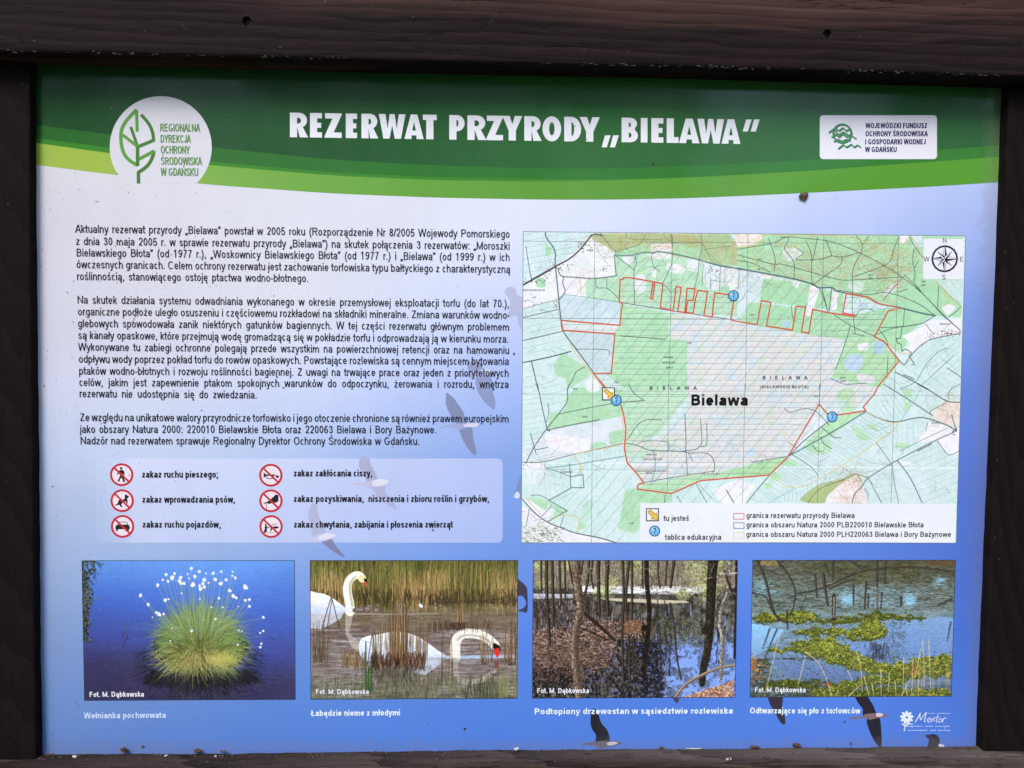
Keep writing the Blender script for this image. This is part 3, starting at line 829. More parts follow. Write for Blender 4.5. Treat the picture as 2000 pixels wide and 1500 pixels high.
    clump(600, 1080, 560, 950, 90, tan, 16); clump(760, 900, 420, 960, 60, tan, 14); clump(340, 540, 820, 970, 60, tan, 20)
    clump(90, 220, 560, 950, 26, [(70, 56, 48), (98, 80, 62), (120, 104, 84)], 25); clump(600, 1060, 840, 985, 230, [(70, 50, 44), (40, 32, 28), (96, 72, 62), (150, 124, 96)], 26)
    clump(1540, 1640, 620, 940, 16, tan, 20); clump(1740, 1850, 560, 960, 26, tan, 22); clump(1330, 1390, 250, 620, 12, tan, 12); clump(1200, 1300, 620, 1100, 6, tan, 8, (1, 1.6)); clump(1270, 1400, 590, 640, 70, [(60, 50, 46), (92, 76, 66)], 12)
    clump(1080, 1640, 560, 660, 60, [(98, 80, 60), (70, 58, 50)], 10, (1, 1.8))
    for i in range(700):
        x = r.gauss(820, 170); y = r.uniform(960, 1120)
        p.line([(x, y), (x + r.uniform(-4, 4), y + r.uniform(20, 60))], 1.6, r.choice([(60, 50, 44), (86, 76, 62), (160, 160, 168), (74, 72, 50)]), .4)
    for i in range(900):
        x = r.uniform(72, 1860); y = r.uniform(1090, 1250)
        p.line([(x, y + 20), (x + r.gauss(0, 12), y - r.uniform(20, 60))], r.uniform(1, 2), r.choice([(84, 96, 56), (104, 112, 76), (60, 66, 48), (138, 134, 104), (150, 146, 140)]), .42)
    for x, yt, w in ((545, 760, 6), (592, 880, 8), (566, 1000, 7)): p.line([(x, 1180), (x + 2, yt)], w, (56, 82, 46), .9, 3); p.line([(x - 3, 1180), (x - 2, yt + 30)], 1.5, (100, 128, 74), .6)
    clump(1700, 1860, 960, 1250, 18, [(150, 140, 92), (120, 124, 72)], 14); clump(1380, 1700, 1020, 1250, 26, [(60, 58, 46), (86, 92, 60)], 24, (1, 2))
    for cx, cy in ((1570, 925), (1790, 930), (1650, 1020)):
        for k in range(2): p.line(arc(cx + k * 20, cy, 26, 34, 200 + 40 * k, 20), 1.4, (48, 42, 40), .8)
    for x0, x1 in ((250, 170), (255, 320), (260, 215), (600, 560), (605, 640)): p.line([(x0, 380 if x0 < 500 else 700), (x1, 640 if x0 < 500 else 960)], 1.8, (58, 48, 42), .85)
    return p.finish(2, .06, 1.2, .5, 1.05)


def photo_forest():
    W, H = 879, 590
    p = Paint(W, H, lambda x, y: ((x - 92) * .5, (y - 62) * .5), 0.8)
    r = random.Random(8)
    n = fbm(H, W, 18, 18, 3, 5); n2 = fbm(H, W, 5, 5, 14, 3)
    Y = np.arange(H)[:, None] * 2 + 62 + 0 * n; X = np.arange(W)[None, :] * 2 + 92 + 0 * n
    im = np.zeros((H, W, 3)); im[:] = (116, 108, 96)
    p.im = im / 255
    p.im *= (0.75 + .5 * n)[..., None]
    # water
    p.fill([(92, 300), (1850, 300), (1850, 1250), (92, 1250)], (84, 80, 76), 1)
    p.im += ((n - .5) * .5)[..., None] * (Y > 300)[..., None]; p.im = np.clip(p.im, .05, 1)
    wat = np.clip((X - 1050) / 260, 0, 1) * np.clip((Y - 640) / 180, 0, 1)
    g = np.zeros((H, W, 3)); g[:] = (122, 146, 200)
    p.blend(wat * (0.55 + .45 * np.clip((n - .42) * 8, 0, 1)), g / 255)
    p.fill([(500, 275), (900, 285), (1300, 285), (1570, 300), (1560, 330), (1200, 330), (900, 345), (500, 330)], (214, 216, 222), .95)
    p.fill([(92, 345), (430, 350), (440, 385), (92, 392)], (190, 190, 196), .8)
    p.fill([(640, 385), (900, 388), (1400, 408), (1450, 425), (1200, 432), (820, 412)], (186, 178, 156), .9)
    for i in range(260):
        x = r.uniform(500, 1560); y = r.uniform(275, 350); p.line([(x, y), (x + r.uniform(20, 80), y + r.uniform(-3, 3))], 1.6, r.choice([(240, 242, 248), (170, 168, 166), (96, 92, 84), (206, 206, 210)]), .6)
    for i in range(800):
        x = r.uniform(500, 1840); y = r.uniform(430, 700)
        p.line([(x, y), (x + r.uniform(-6, 6), y + r.uniform(20, 90))], r.uniform(1, 3), r.choice([(96, 88, 52), (72, 72, 60), (120, 112, 88), (52, 54, 48), (138, 160, 204)] if x > 1000 else [(120, 112, 104), (72, 62, 56), (150, 146, 150), (48, 42, 40)]), .5)
    for i in range(420):     # trunks mirrored in the water
        x = r.choice([210, 265, 330, 560, 650, 735, 870, 910, 945, 1165, 1275, 1700, 1620, 500, 160, 1240, 1040]) + r.gauss(0, 9); y = r.uniform(400, 1000)
        p.line([(x, y), (x + r.gauss(0, 7), y + r.uniform(20, 70))], r.uniform(2, 5), (40, 36, 36), .5)
    for i in range(260):
        x = r.uniform(100, 460); y = r.uniform(400, 640); p.line([(x, y), (x + r.gauss(0, 4), y + r.uniform(15, 50))], 2, r.choice([(170, 176, 196), (56, 48, 48), (96, 84, 80), (44, 38, 40)]), .6)
    # far brush behind
    for i in range(3000):
        x = r.uniform(92, 1850); y = r.uniform(60, 250)
        p.line([(x, y), (x + r.gauss(0, 8), y + r.uniform(30, 90))], r.uniform(.4, 1.1), r.choice([(150, 142, 134), (104, 94, 84), (176, 168, 158), (70, 62, 56), (128, 124, 102)]), .6)
    for cx, cy, rr, nn in ((1000, 110, 130, 240), (1520, 140, 170, 420), (1600, 290, 130, 300), (700, 330, 70, 140), (760, 240, 80, 120), (140, 110, 70, 120), (1700, 100, 110, 200), (170, 260, 60, 90), (1600, 380, 70, 140), (1380, 350, 70, 120), (380, 110, 60, 80)):
        for i in range(nn):
            x = r.gauss(cx, rr * .5); y = r.gauss(cy, rr * .38)
            p.line([(x, y), (x + r.gauss(0, 20), y + r.gauss(0, 16))], r.uniform(1, 2.2), r.choice([(150, 156, 96), (124, 132, 78), (184, 188, 136), (92, 98, 62), (206, 204, 170)]), .5)
    # litter ground
    lm = smooth([(92, 640), (250, 640), (520, 600), (700, 590), (900, 575), (1060, 590), (1090, 640), (1060, 700), (900, 715), (800, 740), (820, 830), (760, 960), (600, 1010), (440, 1080), (250, 1110), (92, 1060)], 5, True)
    p.blend(p.warp(p.fullmask(lm), 40, 40, 60) * .95, (98, 84, 78))
    for i in range(4200):
        x = r.uniform(92, 1090); y = r.uniform(575, 1140)
        if x > 830 + r.gauss(0, 35) and y > 720 + r.gauss(0, 20): continue
        f = (y - 600) / 500
        if y > 1000 + r.gauss(0, 50) and x > 620 + r.gauss(0, 60): continue
        if x < 430 and y < 640: continue
        c = r.choice([(176, 144, 128), (140, 108, 92), (206, 178, 164), (86, 66, 58), (44, 36, 36), (150, 118, 100), (180, 152, 150), (60, 48, 46)])
        if n[int((y - 62) * .5), int((x - 92) * .5)] < .44 and r.random() < .6: c = (44, 36, 38)
        if 880 < x < 1030 and y < 680: c = r.choice([(150, 102, 74), (120, 80, 60), (176, 132, 104)])
        c = mixc(c, (50, 40, 38), max(0, f - .2) * .75)
        p.line([(x, y), (x + r.gauss(0, 11), y + r.gauss(0, 6))], r.uniform(1, 2.4), c, .75)
    for i in range(900):      # brushwood standing in the water, left
        x = r.uniform(92, 450); y = r.uniform(380, 660); p.line([(x, y), (x + r.gauss(0, 16), y + r.gauss(0, 26))], r.uniform(.5, 1.2), r.choice([(54, 44, 40), (120, 104, 96), (34, 28, 28), (160, 150, 150), (84, 70, 64)]), .65)
    for i in range(700):      # twigs over the litter
        x = r.uniform(92, 860); y = r.uniform(620, 1060); a = r.uniform(-.7, .7); L = r.uniform(14, 50); p.line([(x, y), (x + L, y + L * a)], r.uniform(.4, .9), r.choice([(36, 28, 28), (214, 192, 176), (60, 46, 42)]), .6)
    # dark reflections lower left / centre
    for i in range(2600):
        x = r.uniform(92, 1230); y = r.uniform(760, 1245)
        if y < 1250 - min(520, max(240, 240 + (x - 680) * 1.6)) + r.gauss(0, 36): continue
        p.line([(x, y), (x + r.gauss(0, 9), y + r.gauss(0, 14))], r.uniform(1.5, 4), r.choice([(22, 22, 26), (34, 32, 34), (50, 44, 44), (28, 30, 44), (98, 110, 150), (62, 52, 48)][:5 if x > 500 else 4] if r.random() < .9 else [(110, 100, 96)]), .7)
    for i in range(500):
        x = r.gauss(1130, 80); y = r.uniform(740, 1240)
        p.line([(x, y), (x + r.gauss(0, 12), y + r.gauss(0, 8))], r.uniform(1, 3), (30, 34, 46), .7)
    for i in range(700):
        x = r.uniform(1180, 1560); y = r.uniform(540, 800)
        p.line([(x, y), (x + r.gauss(0, 14), y + r.gauss(0, 14))], r.uniform(1, 2.5), r.choice([(92, 88, 44), (70, 72, 46), (44, 50, 50), (120, 128, 140)]), .5)
    for i in range(14):
        x = r.uniform(1200, 1700); y = r.uniform(820, 1050); pts = [(x, y)]
        for k in range(4): x += r.gauss(0, 50); y += r.uniform(-50, 40); pts.append((x, y))
        p.line(pts, 1.5, (64, 66, 104), .6, .8)
    for i in range(900):   # leaves bottom right
        x = r.uniform(1400, 1835); yb = 1245 - (x - 1400) * .34
        y = r.uniform(yb, 1245); p.line([(x, y), (x + r.gauss(0, 10), y + r.gauss(0, 5))], r.uniform(1.5, 3), r.choice([(186, 148, 122), (136, 98, 76), (214, 186, 166), (96, 70, 58), (160, 120, 96)]), .85)
    # thin trees
    dk = (44, 38, 34)
    thin = [[(205, 62), (212, 380), (240, 770)], [(860, 62), (872, 400), (862, 700), (880, 1120)], [(915, 62), (890, 380), (905, 560)], [(940, 90), (945, 560)], [(570, 62), (560, 240), (535, 360)], [(650, 62), (655, 300), (665, 520)], [(730, 100), (725, 300), (740, 530)], [(255, 100), (265, 400), (270, 620)], [(320, 190), (335, 430)], [(365, 80), (370, 390)], [(395, 62), (430, 260)], [(1165, 62), (1165, 180), (1185, 300)], [(1300, 70), (1275, 290)], [(1240, 80), (1230, 270)], [(1030, 130), (1035, 300)], [(1275, 430), (1310, 620), (1340, 900), (1380, 1090)], [(1190, 700), (1200, 900), (1190, 1240)], [(120, 420), (130, 640)], [(160, 62), (165, 330)], [(600, 80), (590, 200), (610, 300)], [(1160, 450), (1140, 620)], [(920, 720), (935, 1100)], [(960, 720), (965, 1050)], [(520, 62), (505, 190)]]
    thin = [([(q[0][0] - (q[1][0] - q[0][0]) * .1, 40)] + q if q[0][1] < 200 else q) for q in thin]
    for q, w in zip(thin, (13, 10, 11, 9, 10, 15, 16, 11, 8, 7, 6, 6, 12, 5, 5, 6, 4, 8, 7, 6, 5, 9, 7, 5)):
        col = (150, 140, 128) if q[0][0] in (1300,) else dk
        p.line(smooth(q, 5), w, col, .92, w * .8); p.line([(a - w * .4, b_) for a, b_ in smooth(q, 5)], w * .25, (124, 110, 96), .5)
    p.line([(520, 500), (650, 610), (800, 745)], 14, (58, 46, 42), 1, 10); p.line([(500, 640), (620, 690), (740, 740)], 5, (60, 46, 42), .9)
    # the nearest trunks
    def trunk(pts, w, c, lit, rough=200, w1=None):
        sp = smooth(pts, 12); p.line(sp, w, c, 1, w1)
        for i in range(rough):
            a = r.choice(sp); s = r.uniform(-.46, .46); x = a[0] + s * w * 1.8; y = a[1] + r.uniform(-12, 12)
            cc = mixc(lit, (40, 34, 30), min(1, max(0, .5 + s + r.uniform(-.3, .3))))
            p.line([(x, y), (x + r.uniform(-8, 8), y + r.uniform(-10, 14))], r.uniform(1, 2.6), cc, .6)
    trunk([(1065, 62), (1070, 260), (1095, 480), (1085, 700), (1055, 950), (1040, 1050)], 17, (40, 34, 32), (96, 84, 76), 160)
    for k in range(90): x = r.gauss(1055, 13); y = r.gauss(640, 10); p.line([(x, y), (x + r.gauss(0, 9), y + r.gauss(0, 9))], 2, (38, 30, 28), .7)
    trunk([(460, 62), (475, 300), (500, 480), (455, 680), (462, 950), (500, 1245)], 36, (92, 78, 68), (190, 172, 156), 900)
    trunk([(1640, 62), (1630, 200), (1625, 420), (1620, 560), (1615, 700), (1600, 850), (1570, 1000), (1560, 1120)], 42, (40, 36, 30), (110, 104, 84), 500, 26)
    for k in range(120): x = r.gauss(1585, 16); y = r.gauss(655, 22); p.line([(x, y), (x + r.gauss(0, 9), y + r.gauss(0, 9))], 2, r.choice([(36, 32, 26), (60, 56, 40)]), .7)
    trunk([(1790, 62), (1770, 330), (1720, 480), (1710, 620), (1735, 760), (1720, 1080)], 18, (110, 104, 96), (216, 212, 206), 420, 14)
    trunk([(1840, 62), (1845, 420), (1840, 900)], 9, (50, 44, 40), (80, 70, 62), 60)
    p.line([(1740, 150), (1790, 300), (1840, 400)], 6, (50, 42, 38), .9); p.line([(1700, 180), (1850, 170)], 3, (190, 180, 170), .8)
    p.line(smooth([(1320, 1245), (1420, 1130), (1560, 1050), (1700, 990), (1840, 965)], 6), 13, (104, 92, 82), 1, 9)
    p.line(smooth([(1320, 1240), (1420, 1122), (1560, 1042), (1700, 984), (1840, 960)], 6), 4, (164, 152, 138), .7, 3)
    for i in range(70):
        x = r.uniform(500, 1840); y = r.uniform(62, 330); pts = [(x, y)]
        for k in range(3): x += r.gauss(0, 40); y += r.gauss(10, 24); pts.append((x, y))
        p.line(pts, 1.3, r.choice([(80, 70, 62), (170, 162, 150), (60, 54, 48)]), .6)
    return p.finish(3, .07, 1.42, .36, 1.0)


def photo_moss():
    W, H = 871, 587
    p = Paint(W, H, lambda x, y: ((x - 82) * .5, (y - 65) * .5), 0.8)
    r = random.Random(11)
    n = fbm(H, W, 10, 60, 3, 5)
    Y = np.arange(H)[:, None] * 2 + 65 + 0 * n; X = np.arange(W)[None, :] * 2 + 82 + 0 * n
    im = np.stack([np.interp(Y, [65, 300, 480, 600, 900, 1250], v) for v in ([92, 112, 120, 124, 116, 92], [92, 124, 140, 148, 142, 112], [72, 118, 140, 164, 178, 130])], -1)
    im += ((n - .5) * 60)[..., None]
    p.im = im / 255
    for i in range(5200):    # rippled far bog
        x = r.uniform(82, 1830); y = r.uniform(65, 500)
        c = [(88, 88, 62), (120, 120, 98), (54, 54, 44), (146, 156, 160), (104, 92, 74), (76, 82, 72), (40, 40, 36)]
        if x > 650 and y < 260: c = [(86, 84, 50), (66, 66, 42), (104, 100, 64), (52, 50, 38)]
        p.line([(x, y), (x + r.uniform(12, 50), y + r.uniform(-6, 6))], r.uniform(.4, 1.5), r.choice(c), .6)
    for x0, x1, y0, y1, nn in ((820, 960, 350, 450, 200), (1370, 1480, 350, 470, 200), (600, 1600, 290, 380, 160), (82, 200, 190, 350, 60), (1600, 1740, 190, 300, 60), (980, 1300, 390, 470, 100), (82, 300, 290, 400, 60)):
        for i in range(int(nn * 1.6)):
            x = r.gauss((x0 + x1) / 2, (x1 - x0) * .27); y = r.gauss((y0 + y1) / 2, (y1 - y0) * .26); p.line([(x, y), (x + r.uniform(10, 40), y + r.uniform(-3, 3))], r.uniform(.6, 1.8), r.choice([(144, 196, 220), (122, 172, 204), (160, 208, 230), (110, 140, 150)]), .55)
    for cx, cy in ((1010, 230), (1330, 140), (620, 110), (860, 170), (1440, 200)):
        for i in range(110):
            x = r.gauss(cx, 60); y = r.gauss(cy, 40); p.line([(x, y), (x + r.uniform(-20, 20), y + r.uniform(-3, 8))], 2, r.choice([(104, 100, 48), (80, 80, 40), (62, 58, 36)]), .5)
    for i in range(150):
        x = r.uniform(1560, 1830); y = r.uniform(66, 110); p.dot(x, y, 3, 2, (128, 84, 52), .6)
        x = r.uniform(150, 300); y = r.uniform(66, 110); p.dot(x, y, 4, 3, (150, 130, 84), .5)
    # open water
    def water(pts, c0, c1):
        M = p.warp(p.fullmask(smooth(pts, 5, True)), 14, 26, int(pts[0][0])); g = np.zeros((H, W, 3))
        t = ((Y - min(q[1] for q in pts)) / (max(q[1] for q in pts) - min(q[1] for q in pts)))[..., None].clip(0, 1)
        g[:] = np.array(c0) * (1 - t) + np.array(c1) * t; p.blend(M, g / 255)
    water([(1250, 600), (1500, 570), (1820, 580), (1810, 860), (1600, 890), (1350, 930), (1180, 900), (930, 830), (900, 760), (1100, 760), (1240, 700)], (124, 160, 204), (108, 140, 196))
    water([(82, 620), (260, 640), (330, 660), (330, 700), (200, 850), (82, 880)], (140, 190, 230), (124, 160, 204))
    water([(240, 900), (420, 890), (620, 930), (820, 980), (1000, 1020), (1050, 1050), (900, 1100), (760, 1140), (560, 1080), (330, 1000)], (112, 138, 186), (96, 118, 168))
    water([(800, 610), (960, 612), (1000, 625), (900, 640), (780, 640)], (120, 148, 176), (110, 140, 170))
    for i in range(240):
        x = r.uniform(1240, 1400); y = r.uniform(600, 930); p.line([(x, y), (x + r.gauss(0, 14), y + r.gauss(0, 12))], 1.4, (76, 84, 92), .5)
    for i in range(160):
        x = r.gauss(1180, 50); y = r.uniform(770, 900); p.line([(x, y), (x + r.uniform(-4, 4), y + r.uniform(14, 50))], 1.8, (70, 70, 90), .6)
    for q in ([(240, 650), (190, 800)], [(300, 660), (200, 900)], [(1150, 770), (1165, 880)], [(1800, 600), (1775, 760)]): p.line(q, 7, (66, 70, 70), .7, 3)
    # dim vegetated water lower left
    for i in range(1500):
        x = r.uniform(82, 760) ; y = r.uniform(900, 1240)
        if 240 < x < 1000 and 920 < y < 1090: continue
        p.line([(x, y), (x + r.uniform(8, 40), y + r.uniform(-8, 8))], r.uniform(1.5, 3), r.choice([(60, 66, 46), (84, 92, 58), (48, 52, 44), (104, 108, 76), (70, 78, 84)]), .6)
    for i in range(110):
        x = abs(r.gauss(0, 45)) + 82; y = r.gauss(980, 60); p.line([(x, y), (x + r.gauss(0, 16), y + r.gauss(0, 12))], 2.5, r.choice([(176, 112, 62), (150, 96, 56), (206, 150, 96)]), .7)
    # moss bands
    bands = [
        [(100, 550), (180, 520), (350, 510), (480, 500), (620, 520), (640, 560), (560, 580), (300, 590), (200, 610), (100, 590)],
        [(640, 560), (760, 550), (900, 560), (1000, 530), (1200, 510), (1400, 525), (1560, 560), (1500, 575), (1280, 575), (1100, 600), (900, 590), (720, 612)],
        [(440, 690), (560, 650), (700, 640), (850, 660), (980, 650), (1060, 590), (1180, 600), (1240, 660), (1220, 720), (1100, 760), (980, 745), (800, 712), (560, 715)],
        [(190, 830), (380, 810), (480, 770), (640, 730), (800, 740), (900, 800), (1000, 870), (1150, 920), (1300, 960), (1400, 980), (1380, 1050), (1200, 1060), (1020, 1020), (820, 960), (640, 900), (420, 860), (250, 860)],
        [(1300, 960), (1500, 920), (1650, 890), (1820, 870), (1820, 1060), (1700, 1060), (1500, 1080), (1300, 1050)],
        [(640, 1180), (820, 1130), (1000, 1080), (1200, 1060), (1450, 1070), (1400, 1120), (1200, 1150), (1000, 1180), (900, 1240), (640, 1240)],
        [(1400, 1190), (1600, 1160), (1800, 1190), (1800, 1245), (1350, 1245)],
        [(900, 1190), (1200, 1150), (1400, 1180), (1400, 1245), (880, 1245)],
        [(330, 1090), (640, 1110), (700, 1150), (500, 1180), (200, 1150)]]
    light = [(186, 188, 64), (160, 166, 56), (212, 208, 98), (128, 138, 52)]; shade = [(70, 82, 34), (96, 106, 42), (48, 58, 32), (112, 108, 48)]
    fl2 = fbm(H, W, 9, 16, 77, 3)
    for bi, bnd in enumerate(bands):
        sb = smooth(bnd, 4, True)
        xs = [q[0] for q in sb]; ys = [q[1] for q in sb]
        M = p.warp(p.fullmask(sb), 26, 22, 40 + bi); br = [.7, .42, .85, .9, .75, .6, .65, .3, .12][bi]
        p.blend(M * .92, mixc((66, 76, 40), (116, 126, 48), br))
        cnt = int(M.sum() / 9)
        for i in range(cnt * 2):
            x = r.uniform(min(xs), max(xs)); y = r.uniform(min(ys) - 6, max(ys) + 8)
            u, v = p.T(x, y); u = int(min(max(u, 0), W - 1)); v = int(min(max(v, 0), H - 1))
            if M[v, u] < .5:
                if r.random() > .06: continue
            low = M[min(v + 9, H - 1), u] < .5
            hi = fl2[v, u] > .5
            c = r.choice(shade if (low or r.random() > br * (.85 if hi else .3)) else light)
            p.dot(x, y, r.uniform(1.5, 4.5), r.uniform(1, 2.2), c, .8, ang=r.uniform(-.8, .8))
    # stems and branches
    dk = (52, 46, 44)
    for q, w in ((((120, 65), (190, 220), (240, 400), (290, 540), (380, 598)), 9), (((90, 345), (200, 380), (260, 500), (330, 570)), 4), (((290, 70), (390, 190), (450, 330), (440, 460), (410, 530)), 4.5), (((385, 500), (393, 655)), 5),
                 (((470, 350), (700, 300), (900, 205), (1110, 145), (1450, 125), (1820, 165)), 5), (((690, 190), (705, 300), (735, 450)), 11), (((770, 65), (775, 240)), 6), (((620, 200), (640, 380)), 6), (((950, 270), (955, 440)), 6), (((1060, 250), (1050, 480)), 7), (((1150, 65), (1160, 480)), 7), (((1225, 65), (1220, 260)), 4), (((1690, 450), (1800, 400)), 5), (((910, 65), (1000, 120)), 6), (((700, 90), (740, 180)), 4), (((1080, 350), (1080, 470)), 4), (((1200, 340), (1190, 480)), 4), (((1360, 380), (1365, 450)), 8), (((740, 310), (850, 260), (930, 230)), 4), (((500, 490), (560, 320)), 2)):
        p.line(smooth(q, 6), w, dk, .88, w * .75); p.line([(a - w * .35, b_) for a, b_ in smooth(q, 6)], max(1, w * .25), (128, 112, 96), .55)
    p.line([(785, 370), (787, 570)], 13, (60, 52, 50), 1)
    for k in range(14): p.line([(778 + r.uniform(0, 8), 380 + k * 13), (790, 384 + k * 13)], 2.2, (190, 186, 180), .8)
    for x in (1145, 1158): p.line([(x, 300), (x, 480)], 3, (150, 150, 150), .5)
    st = (206, 190, 150)
    for q in (((330, 680), (280, 900), (205, 1235)), ((545, 850), (660, 940), (735, 1080), (790, 1235)), ((990, 850), (1030, 980), (1050, 1200)), ((915, 1010), (965, 1100)), ((550, 890), (490, 1150)), ((1060, 1060), (1110, 1230)), ((930, 1235), (1040, 1130)), ((1560, 760), (1580, 980), (1585, 1150)), ((1545, 830), (1520, 980), (1500, 1080)), ((1615, 760), (1640, 1160)), ((1400, 900), (1405, 1180)), ((1480, 920), (1480, 1230)), ((1330, 1100), (1345, 1235)), ((1390, 1235), (1470, 1080)), ((1205, 1000), (1215, 1230)), ((1535, 1080), (1535, 1230)), ((1280, 1030), (1275, 1200)), ((1130, 1120), (1150, 1230)), ((1440, 1230), (1420, 1120)), ((840, 1190), (820, 1235))):
        p.line(smooth(q, 5), 2.4, st, .85, 1.3)
    for k in range(30): x = r.gauss(1495, 14); y = r.gauss(1010, 30); p.line([(x, y), (x + r.gauss(0, 10), y + r.gauss(0, 16))], 1.8, (176, 110, 66), .8)
    for k in range(10): p.line([(735 + r.gauss(0, 14), 1130 + r.gauss(0, 6)), (750 + r.gauss(0, 14), 1130 + r.gauss(0, 6))], 2.2, (190, 90, 56), .8)
    for k in range(40): x = r.uniform(1480, 1800); p.line([(x, r.uniform(960, 1240)), (x + r.gauss(0, 16), r.uniform(900, 1240))], 1.2, (190, 170, 120), .5)
    return p.finish(4, .07, 1.22, .46, .86)


def map_raster():
    W, H = 1700, 1190
    x0, x1, y0, y1 = MAPR

    def T(x, y):
        u, v = at(x, y); return ((u - x0) / (x1 - x0) * W, (v - y0) / (y1 - y0) * H)
    p = Paint(W, H, T); r = random.Random(21)
    A = crop(1000, 440, 4.444); B = crop(1440, 440, 4.348); C = crop(1000, 750, 4.444); D = crop(1440, 750, 4.348)
    p.im[:] = np.array((214, 236, 234)) / 255
    nz = fbm(H, W, 40, 40, 2, 5); nf = fbm(H, W, 10, 10, 8, 3)
    GR, WH, OL, PK, PALE = (178, 224, 182), (244, 242, 247), (186, 190, 132), (230, 230, 229), (214, 234, 236)
    def F(pts, col, a=1.0, sm=0): p.fill(smooth(pts, 4, True) if sm else pts, col, a)
    # meadows, built-up strips
    F(A([(0, 330), (420, 330), (690, 80), (900, 200), (905, 440), (640, 640), (460, 600), (395, 650), (0, 750)]), WH, .9)
    F(A([(98, 58), (690, 62), (600, 190), (380, 340), (98, 520)]), PALE)
    F(A([(430, 450), (620, 460), (620, 620), (470, 590)]), WH)
    F(C([(90, 560), (330, 400), (640, 330), (980, 270), (970, 500), (600, 600), (300, 680), (90, 700)]), (226, 234, 240), 1)
    F(C([(300, 440), (600, 470), (670, 480), (680, 570), (560, 600), (340, 560)]), WH, 1, 1)
    F(C([(90, 690), (300, 690), (300, 860), (90, 880)]), WH)
    F(C([(90, 1000), (160, 970), (300, 1010), (350, 1100), (310, 1190), (200, 1120), (90, 1010)]), WH, 1)
    F(C([(90, 1060), (310, 1200), (560, 1290), (900, 1380), (90, 1380)]), WH, 1)
    F(D([(0, 810), (150, 860), (60, 1010), (-140, 1010), (-220, 900)]), WH)
    # forests
    F([(1160, 455), (1245, 462), (1300, 478), (1440, 470), (1440, 520), (1300, 498), (1195, 492)], OL, .75, 0)
    F(A([(700, 90), (1900, 80), (1900, 360), (1700, 330), (1400, 250), (1270, 230), (900, 260), (880, 190), (780, 160)]), GR)
    F(A([(720, 80), (1400, 75), (1640, 130), (1400, 160), (1150, 160), (920, 240), (900, 200), (780, 170)]), OL, .75, 1)
    F(A([(1380, 80), (1900, 85), (1900, 330), (1640, 300), (1650, 200), (1500, 180)]), OL, .45, 1)
    F(A([(1200, 165), (1385, 160), (1385, 225), (1215, 230)]), WH)
    F(A([(900, 270), (1270, 240), (1640, 320), (2000, 400), (2000, 800), (1400, 740), (960, 670), (650, 640), (640, 480), (900, 440)]), (190, 228, 194), .95)
    F(A([(650, 470), (820, 470), (890, 640), (660, 620)]), (196, 232, 206), .8)
    for q in ([(950, 270), (1050, 270), (1040, 330), (990, 330)], [(1200, 240), (1370, 245), (1360, 290), (1220, 290)], [(1350, 330), (1500, 360), (1460, 420), (1350, 390)], [(1530, 300), (1620, 310), (1610, 400), (1520, 380)], [(1070, 470), (1150, 480), (1150, 580), (1075, 575)], [(1080, 430), (1160, 430), (1150, 470), (1080, 465)], [(1640, 300), (1740, 330), (1700, 360)], [(1210, 380), (1260, 390), (1250, 450), (1220, 450)]):
        F(A(q), WH, .85, 1)
    F(A([(1720, 340), (2000, 380), (2000, 570), (1820, 560), (1700, 560), (1660, 480), (1650, 340)]), (232, 238, 240), .95)
    F(A([(1810, 530), (1890, 530), (1880, 600), (1800, 590)]), GR)
    F(A([(400, 610), (640, 630), (950, 670), (940, 860), (430, 820)]), (208, 228, 234))
    F(B([(0, 70), (1920, 85), (1900, 780), (1500, 760), (1380, 710), (1240, 680), (960, 580), (800, 530), (680, 530), (500, 470), (0, 370)]), GR)
    F(B([(0, 80), (210, 80), (170, 150), (60, 180), (0, 170)]), (246, 236, 228), 1, 1)
    F(B([(380, 200), (480, 190), (560, 230), (480, 310), (420, 300)]), (224, 234, 228), .8, 1)
    F(B([(0, 370), (220, 400), (180, 640), (0, 800)]), (220, 234, 238))
    F(B([(190, 410), (300, 430), (230, 470), (190, 460)]), WH)
    F(B([(220, 450), (620, 500), (590, 700), (190, 640)]), GR); F(B([(620, 510), (700, 530), (650, 720), (570, 900), (590, 700)]), WH, .95)
    F(B([(700, 540), (900, 580), (900, 740), (650, 700)]), GR); F(B([(810, 560), (860, 570), (840, 720), (790, 720)]), WH)
    F(B([(470, 470), (540, 480), (520, 530), (470, 520)]), WH)
    F(B([(100, 650), (1000, 760), (1280, 700), (1380, 710), (1640, 770), (1500, 880), (1400, 1080), (1200, 1000), (900, 970), (600, 930), (20, 830)]), GR)
    F(B([(580, 700), (640, 710), (630, 780), (570, 760)]), WH)
    F(B([(940, 500), (1070, 480), (1050, 560), (980, 560)]), (222, 236, 228), .8, 1); F(B([(1290, 520), (1400, 470), (1340, 560), (1240, 600)]), (230, 234, 236), .8, 1)
    F(B([(1380, 90), (1470, 90), (1420, 160), (1380, 150)]), WH); F(B([(1480, 90), (1570, 90), (1580, 180), (1500, 190)]), PALE)
    F(B([(1580, 460), (1910, 470), (1910, 660), (1800, 600), (1690, 470)]), (208, 232, 226), 1); F(B([(1740, 690), (1800, 670), (1850, 700), (1800, 760), (1760, 740)]), WH, 1, 1)
    # reserve interior
    RES = A([(938, 468), (1225, 490), (1440, 530), (1880, 590), (2000, 840)]) + B([(0, 810), (160, 840), (470, 890), (600, 915), (1000, 770), (900, 740), (930, 580), (1380, 705), (1280, 730), (1165, 945), (1250, 990), (1375, 1150)]) + D([(1170, 80), (1070, 195), (1090, 225), (850, 265), (690, 165), (420, 620), (270, 770), (0, 795)]) + C([(1640, 835), (1380, 950), (1090, 910), (1095, 870), (1145, 855), (990, 660), (980, 370), (940, 180), (800, 30)]) + A([(700, 1285), (860, 1290), (890, 940), (440, 910), (428, 825), (935, 868), (955, 675), (930, 665)])
